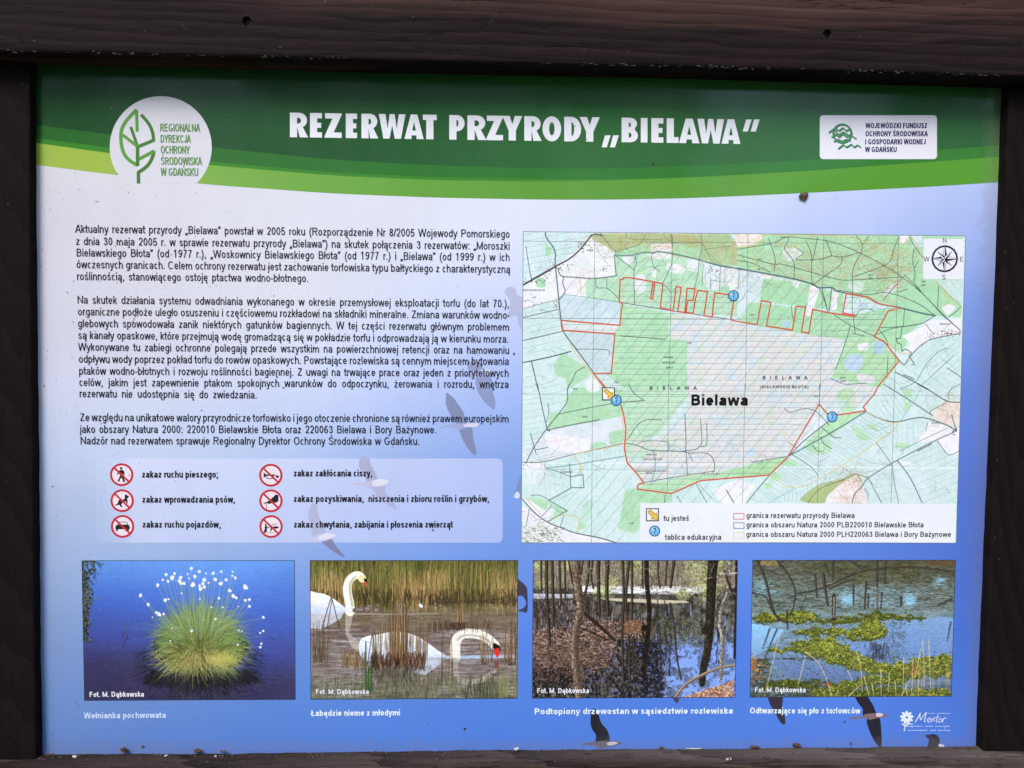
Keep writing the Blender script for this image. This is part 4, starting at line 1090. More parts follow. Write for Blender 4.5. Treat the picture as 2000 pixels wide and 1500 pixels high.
    MR = p.fullmask(RES)
    F(A([(435, 835), (935, 870), (925, 945), (445, 905)]), (226, 234, 232))
    F(A([(470, 915), (890, 945), (860, 1280), (700, 1270), (560, 1080)]), (204, 222, 226))
    inner = A([(1380, 760), (1880, 830), (2000, 850)]) + B([(20, 830), (600, 930), (900, 970), (790, 1290), (1240, 1391)]) + D([(1170, 80), (1000, 200), (850, 240), (700, 170), (430, 600), (250, 640), (0, 700)]) + C([(1780, 780), (1100, 880), (1000, 640), (1000, 480), (1250, 480), (1520, 300)]) + A([(1520, 1340), (1520, 1000), (1350, 980)])
    F(inner, PK)
    F(A([(940, 680), (1370, 760), (1360, 980), (1520, 1000), (1520, 1430), (1000, 1430), (820, 1300), (880, 1280), (890, 940), (930, 870)]), (186, 230, 190))
    F(C([(980, 60), (1500, 60), (1420, 240), (1260, 440), (1100, 480), (1000, 470), (985, 300)]), (196, 232, 198), .9, 1)
    F(C([(1000, 500), (1200, 480), (1220, 560), (1100, 680), (1000, 660)]), (200, 232, 200), .9, 1)
    F(C([(1150, 860), (1500, 800), (1760, 770), (2000, 720), (2000, 800), (1640, 830), (1380, 945), (1100, 905)]), (190, 230, 188))
    F(D([(0, 720), (110, 680), (420, 610), (270, 770), (0, 790)]), (184, 226, 176))
    F(D([(860, 60), (980, 40), (1000, 200), (900, 240), (850, 130)]), (190, 228, 180), .9, 1)
    F(B([(920, 960), (1160, 950), (1290, 1060), (1370, 1150), (1240, 1380), (800, 1300), (880, 1100)]), (186, 228, 182))
    F(B([(1030, 1010), (1120, 1000), (1100, 1060), (1030, 1060)]), WH, 1, 1); F(B([(1160, 1000), (1250, 990), (1240, 1080), (1170, 1090)]), (190, 220, 236), 1, 1)
    F(B([(910, 1150), (960, 1100), (1050, 1100), (1070, 1160), (1030, 1230), (960, 1240), (900, 1190)]), (196, 220, 238), 1, 1)
    F(B([(1020, 1260), (1160, 1290), (1150, 1340), (1040, 1330)]), (238, 232, 238), 1, 1); F(B([(380, 820), (430, 810), (440, 860), (390, 870)]), (190, 216, 236), 1, 1)
    F(B([(1040, 670), (1090, 660), (1110, 690), (1050, 700)]), (190, 216, 236), 1, 1); F(B([(750, 1130), (800, 1120), (800, 1170), (760, 1170)]), (206, 226, 236), .9, 1)
    F(D([(80, 560), (160, 550), (170, 600), (90, 610)]), (206, 224, 240), .9, 1); F(D([(680, 240), (770, 320), (480, 590), (440, 600)]), (226, 236, 242))
    # south-east
    F(D([(1250, 0), (1900, 0), (1870, 1010), (80, 1010), (270, 780), (440, 600), (1090, 240), (1080, 190)]), (214, 234, 234))
    F(D([(800, 300), (1060, 240), (700, 500), (560, 540), (640, 440)]), (190, 230, 186), 1, 1)
    for q in ([(580, 540), (760, 470), (800, 560), (700, 600)], [(960, 350), (1040, 380), (1130, 460), (1040, 470)], [(1100, 330), (1180, 360), (1180, 400), (1110, 370)], [(1420, 160), (1470, 150), (1450, 230), (1410, 220)], [(360, 640), (480, 650), (500, 700), (380, 690)], [(290, 740), (380, 780), (330, 830), (280, 800)], [(1360, 500), (1460, 510), (1430, 545), (1350, 540)], [(1410, 30), (1490, 60), (1460, 120), (1410, 90)], [(220, 840), (290, 850), (280, 890), (230, 880)]):
        F(D(q), (192, 230, 192), 1, 1)
    F(D([(540, 970), (700, 850), (880, 810), (1000, 765), (1060, 830), (960, 850), (860, 870), (760, 960), (740, 1010), (600, 1010)]), (178, 196, 140), 1, 1)
    F(D([(900, 830), (1010, 770), (1070, 860), (1110, 1010), (760, 1010), (770, 940)]), (244, 236, 234)); F(D([(1620, 320), (1900, 380), (1890, 600), (1790, 590), (1700, 480), (1520, 500), (1600, 400)]), WH, 1)
    F(D([(1660, 240), (1780, 160), (1890, 160), (1890, 340), (1700, 330)]), (240, 228, 220), 1, 1)
    F(D([(1350, 640), (1450, 660), (1520, 690), (1380, 690)]), WH)
    F(B([(1400, 940), (1600, 850), (1900, 800), (1900, 920), (1640, 960), (1520, 1050), (1440, 1090), (1470, 1000)]), (246, 242, 246)); F(B([(1580, 820), (1900, 790), (1880, 900), (1680, 920)]), WH)
    F(B([(1480, 1090), (1650, 970), (1900, 920), (1890, 1391), (1220, 1391), (1380, 1150)]), (212, 234, 232))
    # south-west
    for q in ([(470, 120), (560, 30), (740, 30), (800, 100), (860, 160), (440, 250), (470, 180)], [(310, 390), (330, 250), (430, 250), (860, 170), (950, 190), (950, 280), (600, 350), (320, 400)], [(840, 420), (970, 390), (970, 500), (850, 530)], [(680, 520), (780, 500), (840, 530), (680, 570)], [(120, 990), (180, 970), (260, 980), (330, 1020), (290, 1100), (200, 1040)], [(320, 1030), (480, 1100), (330, 1190), (380, 1100)], [(600, 1060), (700, 990), (700, 1080), (640, 1250), (570, 1270)], [(980, 920), (1090, 900), (1330, 950), (1340, 1040), (1110, 1030), (1110, 1240), (1060, 1300), (920, 1260), (960, 1050)], [(1340, 960), (1390, 960), (1390, 1030), (1330, 1030)]):
        F(C(q), (184, 226, 188), 1)
    F(C([(700, 0), (980, 60), (940, 190), (860, 170), (700, 90)]), (188, 228, 190)); F(C([(640, 20), (720, 0), (730, 60), (670, 70)]), (238, 240, 242), 1, 1); F(C([(90, 760), (960, 690), (1080, 900), (940, 940), (900, 1260), (800, 1360), (560, 1290), (640, 1240), (480, 1100), (320, 1020), (90, 980)]), (214, 236, 234), .55)
    F(A([(430, 1110), (640, 1220), (700, 1290), (480, 1430), (470, 1330), (380, 1310), (360, 1210)]), (182, 224, 188)); F(A([(640, 1350), (720, 1330), (760, 1430), (660, 1430)]), (236, 240, 240), 1, 1); F(A([(290, 150), (350, 220), (310, 270), (290, 260)]), GR); F(A([(210, 470), (280, 460), (290, 530), (220, 535)]), GR, 1, 1)
    # printed texture of the topographic sheet
    p.im += ((nz - .5) * .10)[..., None] * np.array((1, .5, .9)) + ((nf - .5) * .08)[..., None]
    inr = p.fullmask(inner); n9 = fbm(H, W, 26, 40, 55, 4)
    p.blend(inr * np.clip((n9 - .55) * 5, 0, .7), (210, 228, 238)); p.blend(inr * np.clip((.44 - n9) * 5, 0, .6), (232, 222, 222)); p.blend(inr * np.clip((nz - .6) * 5, 0, .6), (206, 230, 204))
    # crease between two sheets
    p.line(C([(90, 690), (980, 685)]) , 3, (246, 250, 250), .8); p.line(C([(1040, 700), (1870, 695)]), 9, (246, 240, 244), .8); p.line(D([(400, 705), (1870, 715)]), 4, (248, 252, 252), .9)
    # field drains: families of parallel strokes clipped to areas
    def drains(area, dirn, gap, col, w, al, jit=.3, brk=.0):
        P = np.array([T(*q) for q in area]); M = p.fullmask(area)
        c = P.mean(0); a = R_(dirn); d = np.array([math.cos(a), math.sin(a)]); nn = np.array([-d[1], d[0]])
        ext = np.abs((P - c)).sum(1).max()
        k = -ext
        while k < ext:
            k += gap * r.uniform(1 - jit, 1 + jit)
            q0 = c + nn * k - d * ext; st = None
            N = int(2 * ext / 8)
            for i in range(N + 1):
                q = q0 + d * 8 * i; xi, yi = int(q[0]), int(q[1])
                ins = 0 <= xi < W and 0 <= yi < H and M[yi, xi] > .5
                if ins and st is None: st = q
                if st is not None and (not ins or i == N or r.random() < brk):
                    p.line([tuple(st), tuple(q)], w, col, al, T=False); st = None
    ln = (120, 160, 160)
    drains(A([(98, 58), (280, 60), (370, 220), (370, 330), (98, 500)]), -12, 26, ln, 1.3, .7)
    drains(A([(300, 60), (690, 62), (600, 190), (380, 330)]), -10, 24, ln, 1.3, .7)
    drains(A([(98, 790), (410, 730), (440, 920), (98, 1000)]), -12, 22, ln, 1.3, .6); drains(A([(98, 1000), (450, 930), (520, 1090), (98, 1190)]), -12, 24, ln, 1.3, .6)
    drains(A([(98, 650), (390, 640), (400, 730), (98, 800)]), -14, 24, ln, 1.2, .5)
    drains(C([(90, 0), (220, 0), (300, 380), (90, 430)]), -10, 20, ln, 1.2, .6); drains(C([(240, 0), (480, 0), (470, 130), (310, 330)]), -14, 26, ln, 1.2, .5)
    drains(C([(100, 460), (300, 400), (190, 560), (120, 640)]), -14, 18, ln, 1.2, .6); drains(C([(190, 560), (560, 600), (300, 680), (220, 670)]), -14, 14, ln, 1.1, .6)
    drains(C([(300, 700), (900, 690), (1000, 880), (620, 900), (480, 800)]), 88, 34, (150, 180, 184), 1.2, .5); drains(C([(640, 600), (970, 530), (980, 620), (600, 680)]), 86, 16, (130, 160, 180), 1.1, .6)
    drains(C([(100, 740), (500, 800), (500, 900), (330, 1000), (100, 970)]), 86, 22, (130, 180, 170), 1.2, .55)
    drains(D([(440, 600), (1090, 240), (1320, 320), (1320, 400), (700, 780)]), 30, 13, (110, 140, 150), 1.1, .55); drains(D([(280, 780), (440, 610), (700, 770), (490, 880)]), 30, 12, (110, 150, 140), 1.2, .6)
    drains(D([(90, 1000), (260, 790), (480, 890), (280, 1010)]), 30, 16, ln, 1.2, .55); drains(D([(280, 1010), (500, 890), (900, 700), (1000, 760), (700, 840), (540, 980)]), 88, 14, (120, 150, 170), 1.2, .6)
    drains(D([(1130, 240), (1250, 20), (1560, 20), (1390, 310), (1300, 320)]), 55, 18, ln, 1.2, .6); drains(D([(1330, 320), (1600, 300), (1500, 480), (1340, 560)]), 88, 20, ln, 1.2, .5)
    drains(D([(1340, 660), (1700, 480), (1790, 600), (1870, 590), (1860, 1000), (1570, 1000)]), -22, 26, ln, 1.2, .6); drains(D([(1140, 800), (1290, 690), (1350, 1000), (1220, 1000)]), -10, 24, ln, 1.2, .5)
    drains(B([(1500, 1100), (1700, 980), (1880, 940), (1890, 1280), (1600, 1250), (1400, 1180)]), -42, 20, (110, 160, 170), 1.2, .6); drains(B([(1240, 1360), (1400, 1180), (1890, 1391), (1300, 1391)]), 35, 24, ln, 1.2, .5)
    drains(B([(0, 380), (180, 400), (150, 640), (0, 600)]), 80, 12, (150, 180, 190), 1.2, .6); drains(A([(1640, 340), (1900, 380), (1880, 560), (1650, 540)]), 84, 26, (140, 150, 160), 1.3, .6)
    drains(A([(410, 610), (950, 680), (930, 860), (430, 810)]), -30, 34, (150, 186, 200), 1.2, .55); drains(A([(500, 930), (890, 945), (860, 1270), (700, 1270)]), 5, 36, (120, 160, 170), 1.1, .4)
    drains(B([(1440, 90), (1570, 90), (1910, 470), (1910, 660), (1640, 470)]), 50, 20, ln, 1.1, .4)
    # Natura area diagonal ruling and reserve ruling
    nat = A([(440, 450), (640, 460), (905, 440), (905, 265), (1270, 235), (1640, 300), (2000, 380)]) + B([(480, 470), (700, 530), (930, 580), (1380, 705), (1280, 730), (1165, 945), (1250, 990), (1375, 1150)]) + D([(1170, 80), (1090, 230), (470, 600), (260, 790), (0, 1000), (-220, 1010)]) + C([(1110, 1030), (1110, 1250), (900, 1380), (560, 1290), (620, 1200), (480, 1100), (320, 1010), (500, 910), (600, 690), (980, 620), (980, 370), (800, 30)]) + A([(560, 1080), (440, 920), (405, 640)])
    MN = p.fullmask(nat)
    yy, xx = np.mgrid[0:H, 0:W].astype(float)
    ang = R_(-50); dd = xx * math.sin(-ang) * 1.0 + yy * math.cos(ang)
    per = 41.0
    l1 = np.clip(1.2 - np.abs((dd % per) - per / 2) , 0, 1)
    p.blend(l1 * MN * .6, (96, 128, 148))
    py_ = 21.2
    l2 = np.clip(1.15 - np.abs(((yy + xx * .004) % py_) - py_ / 2), 0, 1)
    p.blend(l2 * MR * .6, (88, 92, 98))
    l3 = np.clip(1.15 - np.abs(((yy + 7 + xx * .004) % py_) - py_ / 2), 0, 1)
    p.blend(l3 * MR * .28 * (nz > .5), (206, 120, 110))
    # peat texture and contour scribbles
    for i in range(1500):
        x = r.uniform(1180, 1720); y = r.uniform(540, 950); u, v = T(x, y)
        if 0 < v < H and 0 < u < W and MR[int(v), int(u)] > .5:
            p.line([(u, v), (u + r.gauss(0, 6), v + r.gauss(0, 6))], 1, r.choice([(140, 170, 190), (200, 150, 140), (150, 190, 150), (150, 150, 160)]), .5, T=False)
    def scribble(cx, cy, sx_, sy_, nn, col, al=.5, L=14):
        for i in range(nn):
            u, v = T(r.gauss(cx, sx_), r.gauss(cy, sy_)); pts = [(u, v)]; a = r.uniform(0, 6.3)
            for k in range(5): a += r.gauss(0, .9); u += math.cos(a) * L; v += math.sin(a) * L * .7; pts.append((u, v))
            p.line(pts, 1.2, col, al, T=False)
    scribble(1300, 475, 90, 12, 240, (196, 160, 110)); scribble(1560, 520, 80, 28, 300, (196, 158, 120)); scribble(1700, 510, 60, 35, 300, (200, 150, 110), .45); scribble(1740, 540, 20, 24, 90, (190, 130, 90), .5)
    scribble(1660, 960, 16, 26, 110, (206, 160, 140), .6, 9); scribble(1850, 800, 14, 22, 60, (206, 166, 140), .6, 10); scribble(1130, 530, 20, 10, 16, (200, 150, 130), .5, 12); scribble(1670, 930, 25, 8, 40, (150, 130, 80), .5, 9)
    scribble(1090, 865, 14, 6, 8, (220, 180, 170), .6, 10); scribble(1045, 1045, 25, 12, 90, (120, 160, 90), .6, 8); scribble(1690, 475, 150, 8, 70, (180, 160, 90), .4)
    for i in range(60): x = r.uniform(1020, 1100); y = r.uniform(1030, 1058); p.line([(x, y), (x + r.uniform(2, 6), y + r.uniform(-1, 2))], 2, (60, 60, 50), .8)
    # roads, tracks, ditches
    K = (58, 68, 74); K2 = (84, 100, 104); BL = (96, 140, 160)
    def ro(c, pts, w=2.6, col=K, al=.9, sm=1): p.line(smooth(c(pts), 4) if sm else c(pts), w, col, al)
    ro(A, [(290, 62), (300, 110), (370, 215), (375, 330), (390, 480), (405, 640), (425, 820), (445, 920), (560, 1080), (700, 1270), (810, 1420)], 4.2, (70, 84, 84))
    ro(A, [(98, 515), (230, 440), (370, 360), (500, 290), (600, 200), (690, 85)], 5.5, (76, 66, 72)); ro(A, [(98, 522), (300, 410), (380, 360)], 2.5, K)
    ro(A, [(690, 90), (720, 78), (780, 90)], 4, K); ro(A, [(400, 380), (430, 440), (560, 452), (720, 462), (905, 438)], 4, (92, 104, 96)); ro(A, [(890, 262), (895, 350), (905, 438)], 4, (92, 112, 104)); ro(A, [(450, 450), (440, 500), (460, 580), (405, 650)], 3, K)
    ro(A, [(890, 262), (1020, 262), (1160, 235), (1220, 242), (1270, 228), (1380, 245), (1480, 265), (1640, 305), (1800, 350), (2000, 380)], 5.5, (84, 110, 108)); ro(A, [(890, 262), (1020, 262), (1160, 235), (1220, 242), (1270, 228), (1380, 245), (1640, 305), (2000, 380)], 2, (150, 180, 172))
    ro(B, [(0, 368), (200, 402), (480, 455), (640, 500), (690, 530), (800, 530), (840, 555), (930, 578), (1100, 610), (1200, 665), (1380, 700), (1560, 745), (1680, 768)], 5.5, (76, 104, 112))
    ro(A, [(120, 180), (160, 430), (178, 470)], 2.4); ro(A, [(98, 728), (220, 690), (390, 650)], 2.4, (150, 140, 120)); ro(A, [(98, 800), (400, 730)]); ro(A, [(98, 1000), (440, 920)]); ro(A, [(98, 1192), (320, 1145), (510, 1095)], 4); ro(A, [(170, 1185), (225, 1422)], 3.4); ro(A, [(630, 1230), (560, 1270), (530, 1330), (480, 1420)], 2.4)
    ro(A, [(930, 668), (650, 625), (450, 600)], 2, BL); ro(A, [(930, 668), (1240, 718), (1400, 745), (1880, 815)], 2.4); ro(A, [(935, 960), (1150, 975), (1330, 990)]); ro(A, [(550, 1075), (820, 1080), (840, 1120)], 2); ro(A, [(1070, 270), (1080, 340), (1060, 390), (1060, 560), (1065, 690)], 2.2); ro(A, [(900, 265), (1000, 340), (1060, 390)], 2)
    ro(A, [(1385, 80), (1390, 300), (1360, 400), (1310, 500)], 2.2); ro(A, [(1640, 80), (1650, 200), (1625, 300), (1610, 440), (1580, 550)], 2.2, K2); ro(A, [(730, 460), (735, 540), (830, 550), (930, 640)], 2); ro(A, [(1210, 260), (1230, 360), (1280, 400)], 1.8); ro(A, [(820, 460), (825, 550)], 1.8); ro(A, [(1310, 510), (1380, 590), (1370, 740)], 1.6)
    ro(A, [(760, 60), (860, 190), (900, 220), (890, 262)], 2); ro(A, [(990, 70), (1030, 120), (1300, 125)], 1.6, K2); ro(A, [(1160, 80), (1100, 170), (930, 215)], 1.6, K2); ro(A, [(1310, 75), (1400, 150), (1640, 150)], 1.6, K2); ro(A, [(1670, 210), (1900, 180)], 1.5, K2); ro(A, [(1650, 150), (1700, 240), (1740, 320)], 1.5, K2)
    ro(A, [(1720, 350), (1740, 390)], 1.8); ro(A, [(1725, 460), (1720, 560)], 1.8, K2); ro(A, [(1810, 350), (1800, 580)], 1.8, K2); ro(A, [(1725, 475), (1810, 490)], 1.6, K2); ro(A, [(1660, 340), (1650, 520)], 1.8, K2); ro(A, [(1975, 380), (1960, 560)], 1.8, K2)
    for q in ([(0, 250), (300, 330), (380, 330), (630, 400), (730, 430), (860, 460), (970, 465), (1400, 440)], [(265, 110), (320, 280), (310, 400)], [(0, 205), (300, 150), (420, 100), (560, 110)], [(360, 100), (440, 110), (400, 200), (480, 310), (480, 450)], [(580, 130), (630, 250), (630, 430), (640, 500)], [(680, 100), (650, 260), (630, 320)], [(560, 110), (800, 140), (1050, 240), (1240, 340), (1400, 440), (1560, 570), (1740, 750), (1880, 880)], [(1050, 240), (980, 380), (980, 560), (975, 700), (1000, 900), (990, 920), (1080, 940)], [(890, 270), (870, 340), (730, 440), (640, 510)], [(1010, 90), (1060, 160), (1050, 240)], [(1060, 170), (1120, 90)], [(1370, 95), (1320, 230), (1270, 330), (980, 440)], [(1500, 200), (1490, 300), (1510, 420), (1500, 480), (1560, 560)], [(1460, 90), (1520, 200), (1600, 300)], [(1540, 300), (1500, 370)], [(500, 190), (560, 240), (500, 290), (700, 290), (800, 260), (890, 270), (1040, 230)], [(750, 120), (790, 220), (800, 260)], [(860, 550), (1100, 590), (1240, 570), (1380, 600), (1560, 680), (1680, 770)], [(1450, 540), (1360, 570)], [(1240, 640), (1300, 560), (1420, 430)], [(1420, 420), (1640, 650), (1740, 760)], [(700, 540), (740, 640), (770, 740)], [(800, 540), (780, 730)], [(820, 760), (980, 860), (1160, 940)], [(720, 540), (770, 740)], [(1010, 770), (1040, 720), (1120, 710), (1160, 730)], [(1200, 870), (1400, 860), (1570, 835)], [(1160, 935), (1250, 900), (1300, 880), (1400, 860)], [(1200, 880), (1260, 960), (1280, 1020)], [(960, 860), (900, 1050), (830, 1230)], [(0, 300), (120, 320), (280, 400)], [(1710, 520), (1700, 700)], [(1280, 1120), (1270, 1290)], [(1600, 840), (1670, 930)], [(790, 1300), (860, 1330), (920, 1350), (1100, 1340)], [(460, 690), (470, 780), (500, 820)]):
        ro(B, q, 2.2)
    ro(B, [(1680, 768), (1570, 835), (1400, 862), (1385, 960), (1350, 960), (1360, 1000), (1390, 1010), (1400, 1070), (1430, 1050), (1480, 1080), (1460, 1110), (1510, 1190)], 2.8, K, .9, 0); ro(B, [(1420, 710), (1410, 860)], 2)
    ro(B, [(1375, 1150), (1420, 1180), (1480, 1100), (1600, 990), (1720, 950), (1880, 920)], 3.4, (90, 84, 84)); ro(B, [(1790, 1040), (1700, 1080), (1600, 1190), (1510, 1330), (1380, 1391)], 2.4, (90, 130, 150)); ro(B, [(1340, 1245), (1580, 1370), (1620, 1391)], 3.4); ro(B, [(1780, 1210), (1900, 1290)], 2.4); ro(B, [(1840, 1100), (1640, 1290), (1540, 1380)], 2.2, BL); ro(B, [(1900, 690), (1850, 740), (1790, 780)], 2.2); ro(B, [(1740, 760), (1880, 880), (1890, 900)], 3); ro(B, [(1700, 490), (1900, 690)], 2, BL)
    ro(C, [(220, 0), (300, 370), (330, 400)], 3); ro(C, [(500, 0), (480, 60), (470, 170), (300, 390), (190, 550), (125, 680)], 3.4, (80, 92, 98)); ro(C, [(305, 400), (540, 350), (760, 310)], 3); ro(C, [(410, 260), (860, 170), (1140, 145)], 3, (80, 108, 100)); ro(C, [(1010, 0), (1060, 80), (1150, 145)], 2.2); ro(C, [(160, 430), (210, 610)], 2.4); ro(C, [(310, 160), (320, 230), (300, 330)], 2); ro(C, [(205, 572), (310, 550)], 2.6); ro(C, [(90, 680), (270, 675), (560, 605), (960, 515)], 3, (110, 110, 90)); ro(C, [(300, 730), (600, 690), (980, 625)], 3, BL); ro(C, [(285, 690), (300, 730), (400, 760), (500, 800)], 2)
    ro(C, [(500, 690), (505, 800), (510, 900), (625, 900), (615, 785), (510, 805)], 3.4, (84, 116, 104), .9, 0); ro(C, [(510, 905), (320, 1010), (480, 1100), (310, 1195)], 3.4, (76, 104, 98), .9, 0); ro(C, [(90, 1000), (200, 1120), (310, 1200), (420, 1245), (560, 1295), (760, 1335), (910, 1380)], 4, (70, 78, 84)); ro(C, [(120, 990), (180, 1060), (260, 1140)], 2.4, (200, 160, 150)); ro(C, [(160, 970), (240, 965), (330, 1010)], 2.6, (90, 130, 104)); ro(C, [(450, 1140), (420, 1240)], 2.2); ro(C, [(150, 1085), (120, 1240)], 2.2); ro(C, [(260, 1150), (340, 1060)], 2)
    ro(C, [(980, 515), (1080, 530), (1200, 575), (1400, 580), (1480, 585), (1510, 540), (1500, 260)], 2.6); ro(C, [(980, 500), (1020, 460), (1070, 380), (1150, 315), (1300, 313)], 2.4); ro(C, [(1500, 580), (1640, 535), (1635, 300)], 2.2); ro(C, [(1640, 545), (1690, 520), (1690, 340)], 2.2); ro(C, [(1480, 585), (1550, 600), (1680, 600), (1740, 640), (1760, 720), (1740, 770)], 2.4); ro(C, [(1510, 580), (1525, 790)], 2.2); ro(C, [(1530, 600), (1570, 670)], 2.2); ro(C, [(1220, 570), (1240, 640), (1240, 740), (1210, 850)], 1.8); ro(C, [(1090, 520), (1160, 495), (1350, 505), (1350, 580)], 1.8); ro(C, [(1140, 855), (1400, 810), (1760, 755)], 2.2); ro(C, [(1600, 870), (1690, 1030)], 2.2); ro(C, [(1860, 920), (1925, 1030)], 3.4); ro(C, [(1430, 970), (1470, 1030)], 2.6, BL); ro(C, [(1335, 950), (1320, 1030)], 3, (90, 120, 150)); ro(C, [(1740, 1000), (1620, 870)], 1.5, K2)
    ro(D, [(400, 205), (450, 240), (560, 210), (640, 220), (700, 260), (780, 350)], 2.2); ro(D, [(430, 490), (500, 540)], 2); ro(D, [(720, 370), (820, 450), (880, 455)], 2.6); ro(D, [(700, 450), (740, 510), (800, 550)], 2.2); ro(D, [(640, 520), (680, 570), (720, 570)], 2.2)
    ro(D, [(80, 1010), (150, 920), (270, 780)], 3.2, (76, 92, 96)); ro(D, [(440, 610), (570, 480), (770, 320)], 3.8, (80, 92, 100)); ro(D, [(440, 610), (820, 400), (1090, 235)], 4.4, (76, 116, 128)); ro(D, [(1240, 0), (1450, 130), (1660, 270)], 3); ro(D, [(1090, 235), (1200, 290), (1310, 320), (1390, 315), (1540, 285), (1640, 300), (1780, 350), (1860, 395)], 4, (84, 104, 104)); ro(D, [(1530, 0), (1640, 60), (1780, 145), (1890, 155)], 3.4)
    ro(D, [(1860, 400), (1640, 500), (1300, 680), (1110, 800), (1060, 870), (1000, 930), (975, 1010)], 3.6, (88, 104, 112)); ro(D, [(1780, 375), (1560, 480), (1380, 570)], 2, K2); ro(D, [(1180, 500), (1240, 580), (1310, 690), (1330, 820), (1370, 1010)], 4, (160, 160, 160)); ro(D, [(1360, 650), (1470, 800), (1570, 1010)], 3); ro(D, [(1120, 810), (1225, 1010)], 2.4); ro(D, [(1080, 890), (1110, 930), (1110, 970)], 2); ro(D, [(600, 1010), (700, 890), (880, 820), (1000, 765), (1110, 800)], 2.4, (110, 100, 80)); ro(D, [(1560, 40), (1500, 150), (1380, 320)], 2.4, (120, 180, 180)); ro(D, [(1700, 480), (1790, 600), (1880, 570)], 2); ro(D, [(470, 600), (620, 700), (690, 780)], 2); ro(D, [(270, 1010), (370, 950), (490, 890)], 2.6, (130, 180, 210)); ro(D, [(700, 0), (695, 170), (560, 110)][:2], 2.6, (96, 130, 90)); ro(D, [(120, 665), (300, 635), (420, 618)], 2.2); ro(D, [(1660, 270), (1640, 230), (1780, 160)], 2); ro(D, [(1820, 260), (1840, 330), (1860, 390)], 3); ro(D, [(1800, 130), (1800, 60), (1890, 0)], 2.2, (110, 110, 70)); ro(D, [(1600, 400), (1620, 320)], 1.8)
    # faint footpaths and parcel lines
    for (xa, ya, xb, yb_), nn in (((1160, 460, 1430, 530), 40), ((1440, 465, 1790, 580), 60), ((1210, 545, 1440, 600), 24), ((1480, 590, 1700, 640), 20), ((1025, 600, 1095, 760), 16), ((1700, 660, 1870, 960), 40), ((1025, 880, 1200, 1050), 30), ((1560, 830, 1740, 950), 30), ((1220, 850, 1500, 930), 24)):
        for i in range(nn):
            x = r.uniform(xa, xb); y = r.uniform(ya, yb_); a = r.uniform(0, 6.28); pts = [(x, y)]
            for k in range(r.randint(2, 5)): a += r.gauss(0, .5); x += 9 * math.cos(a); y += 7 * math.sin(a); pts.append((x, y))
            p.line(smooth(pts, 3), r.choice((1.0, 1.3)), r.choice([(100, 110, 112), (130, 150, 150), (90, 100, 96)]), .6)
    # grid of the sheet
    G = (92, 104, 110)
    for q in (A([(720, 60), (700, 1422)]) + C([(700, 0), (690, 1375)]), A([(1395, 90), (1360, 1422)]) + C([(1358, 0), (1350, 950)]), B([(90, 75), (70, 1391)]) + D([(65, 0), (45, 1010)]), B([(735, 80), (705, 1391)]) + D([(700, 0), (680, 1010)]), B([(1370, 90), (1335, 1391)]) + D([(1335, 0), (1305, 1010)])):
        p.line(q, 1.6, G, .85)
    p.line(A([(98, 806), (1990, 815)]) + B([(700, 830)])[:0], 1.8, G, .8); p.line(A([(98, 138), (2000, 150)]) + B([(1580, 158)]), 1.5, G, .7); p.line(C([(90, 88), (1990, 95)]) + D([(1890, 100)]), 1.5, G, .6); p.line(C([(90, 740), (1340, 740)]), 1.3, G, .5); p.line(B([(0, 795), (1250, 800)]), 1.5, G, .5)
    # yellow/orange boundary of the habitat area
    OR = (222, 190, 110)
    for c, q in ((A, [(500, 1010), (540, 1100), (640, 1220), (720, 1320), (800, 1420)]), (C, [(945, 180), (965, 380), (965, 520), (560, 605), (590, 690), (595, 780)]), (C, [(330, 1190), (440, 1135), (580, 1170), (565, 1290)]), (D, [(1090, 235), (1280, 325), (1370, 330), (1300, 410), (1190, 490), (860, 710), (500, 885), (290, 780)]), (B, [(0, 185), (130, 170), (210, 90), (560, 85), (940, 100), (1200, 190), (1350, 300), (1480, 400)]), (B, [(150, 380), (155, 200), (220, 110)]), (B, [(1380, 250), (1470, 90), (1580, 300)]), (B, [(1690, 470), (1760, 560), (1900, 690)]), (A, [(1225, 230), (1240, 185), (1380, 190), (1385, 225)]), (A, [(590, 470), (600, 600)]), (B, [(500, 100), (500, 180), (300, 150)]), (D, [(1380, 960), (1395, 1010)][:0] or [(1340, 960), (1345, 965)]), (B, [(1480, 1080), (1380, 1085), (1260, 980)]), (B, [(1750, 690), (1800, 640), (1740, 560)])):
        p.line(smooth(c(q), 3), 3.2, OR, .75)
    for i in range(26):   # farm buildings
        pass
    for cx, cy, sx_, sy_, nn in ((1085, 520, 16, 4, 30), (1050, 545, 14, 5, 26), (1140, 480, 12, 6, 26), (1178, 524, 8, 3, 12), (1855, 650, 12, 4, 40), (1815, 655, 8, 4, 10), (1400, 530, 10, 2, 10), (1862, 838, 4, 5, 16), (1035, 588, 14, 10, 18), (1085, 600, 3, 8, 10), (1148, 888, 4, 4, 6), (1028, 907, 8, 3, 8)):
        for i in range(nn):
            u, v = T(r.gauss(cx, sx_), r.gauss(cy, sy_)); p.dot(u, v, 2.2, 1.6, (70, 50, 60), .85, T=False)
    # tiny unreadable place captions
    def cap(x, y, n_, s=1.0, rows=1, ang=0.0):
        for k in range(rows):
            for i in range(n_):
                u, v = T(x + i * 2.2 * s * math.cos(ang), y + k * 7 + i * 2.2 * s * math.sin(ang)); p.line([(u, v), (u + r.uniform(-1, 2), v - 4.5)], 2.2, (48, 50, 56), .8, T=False)
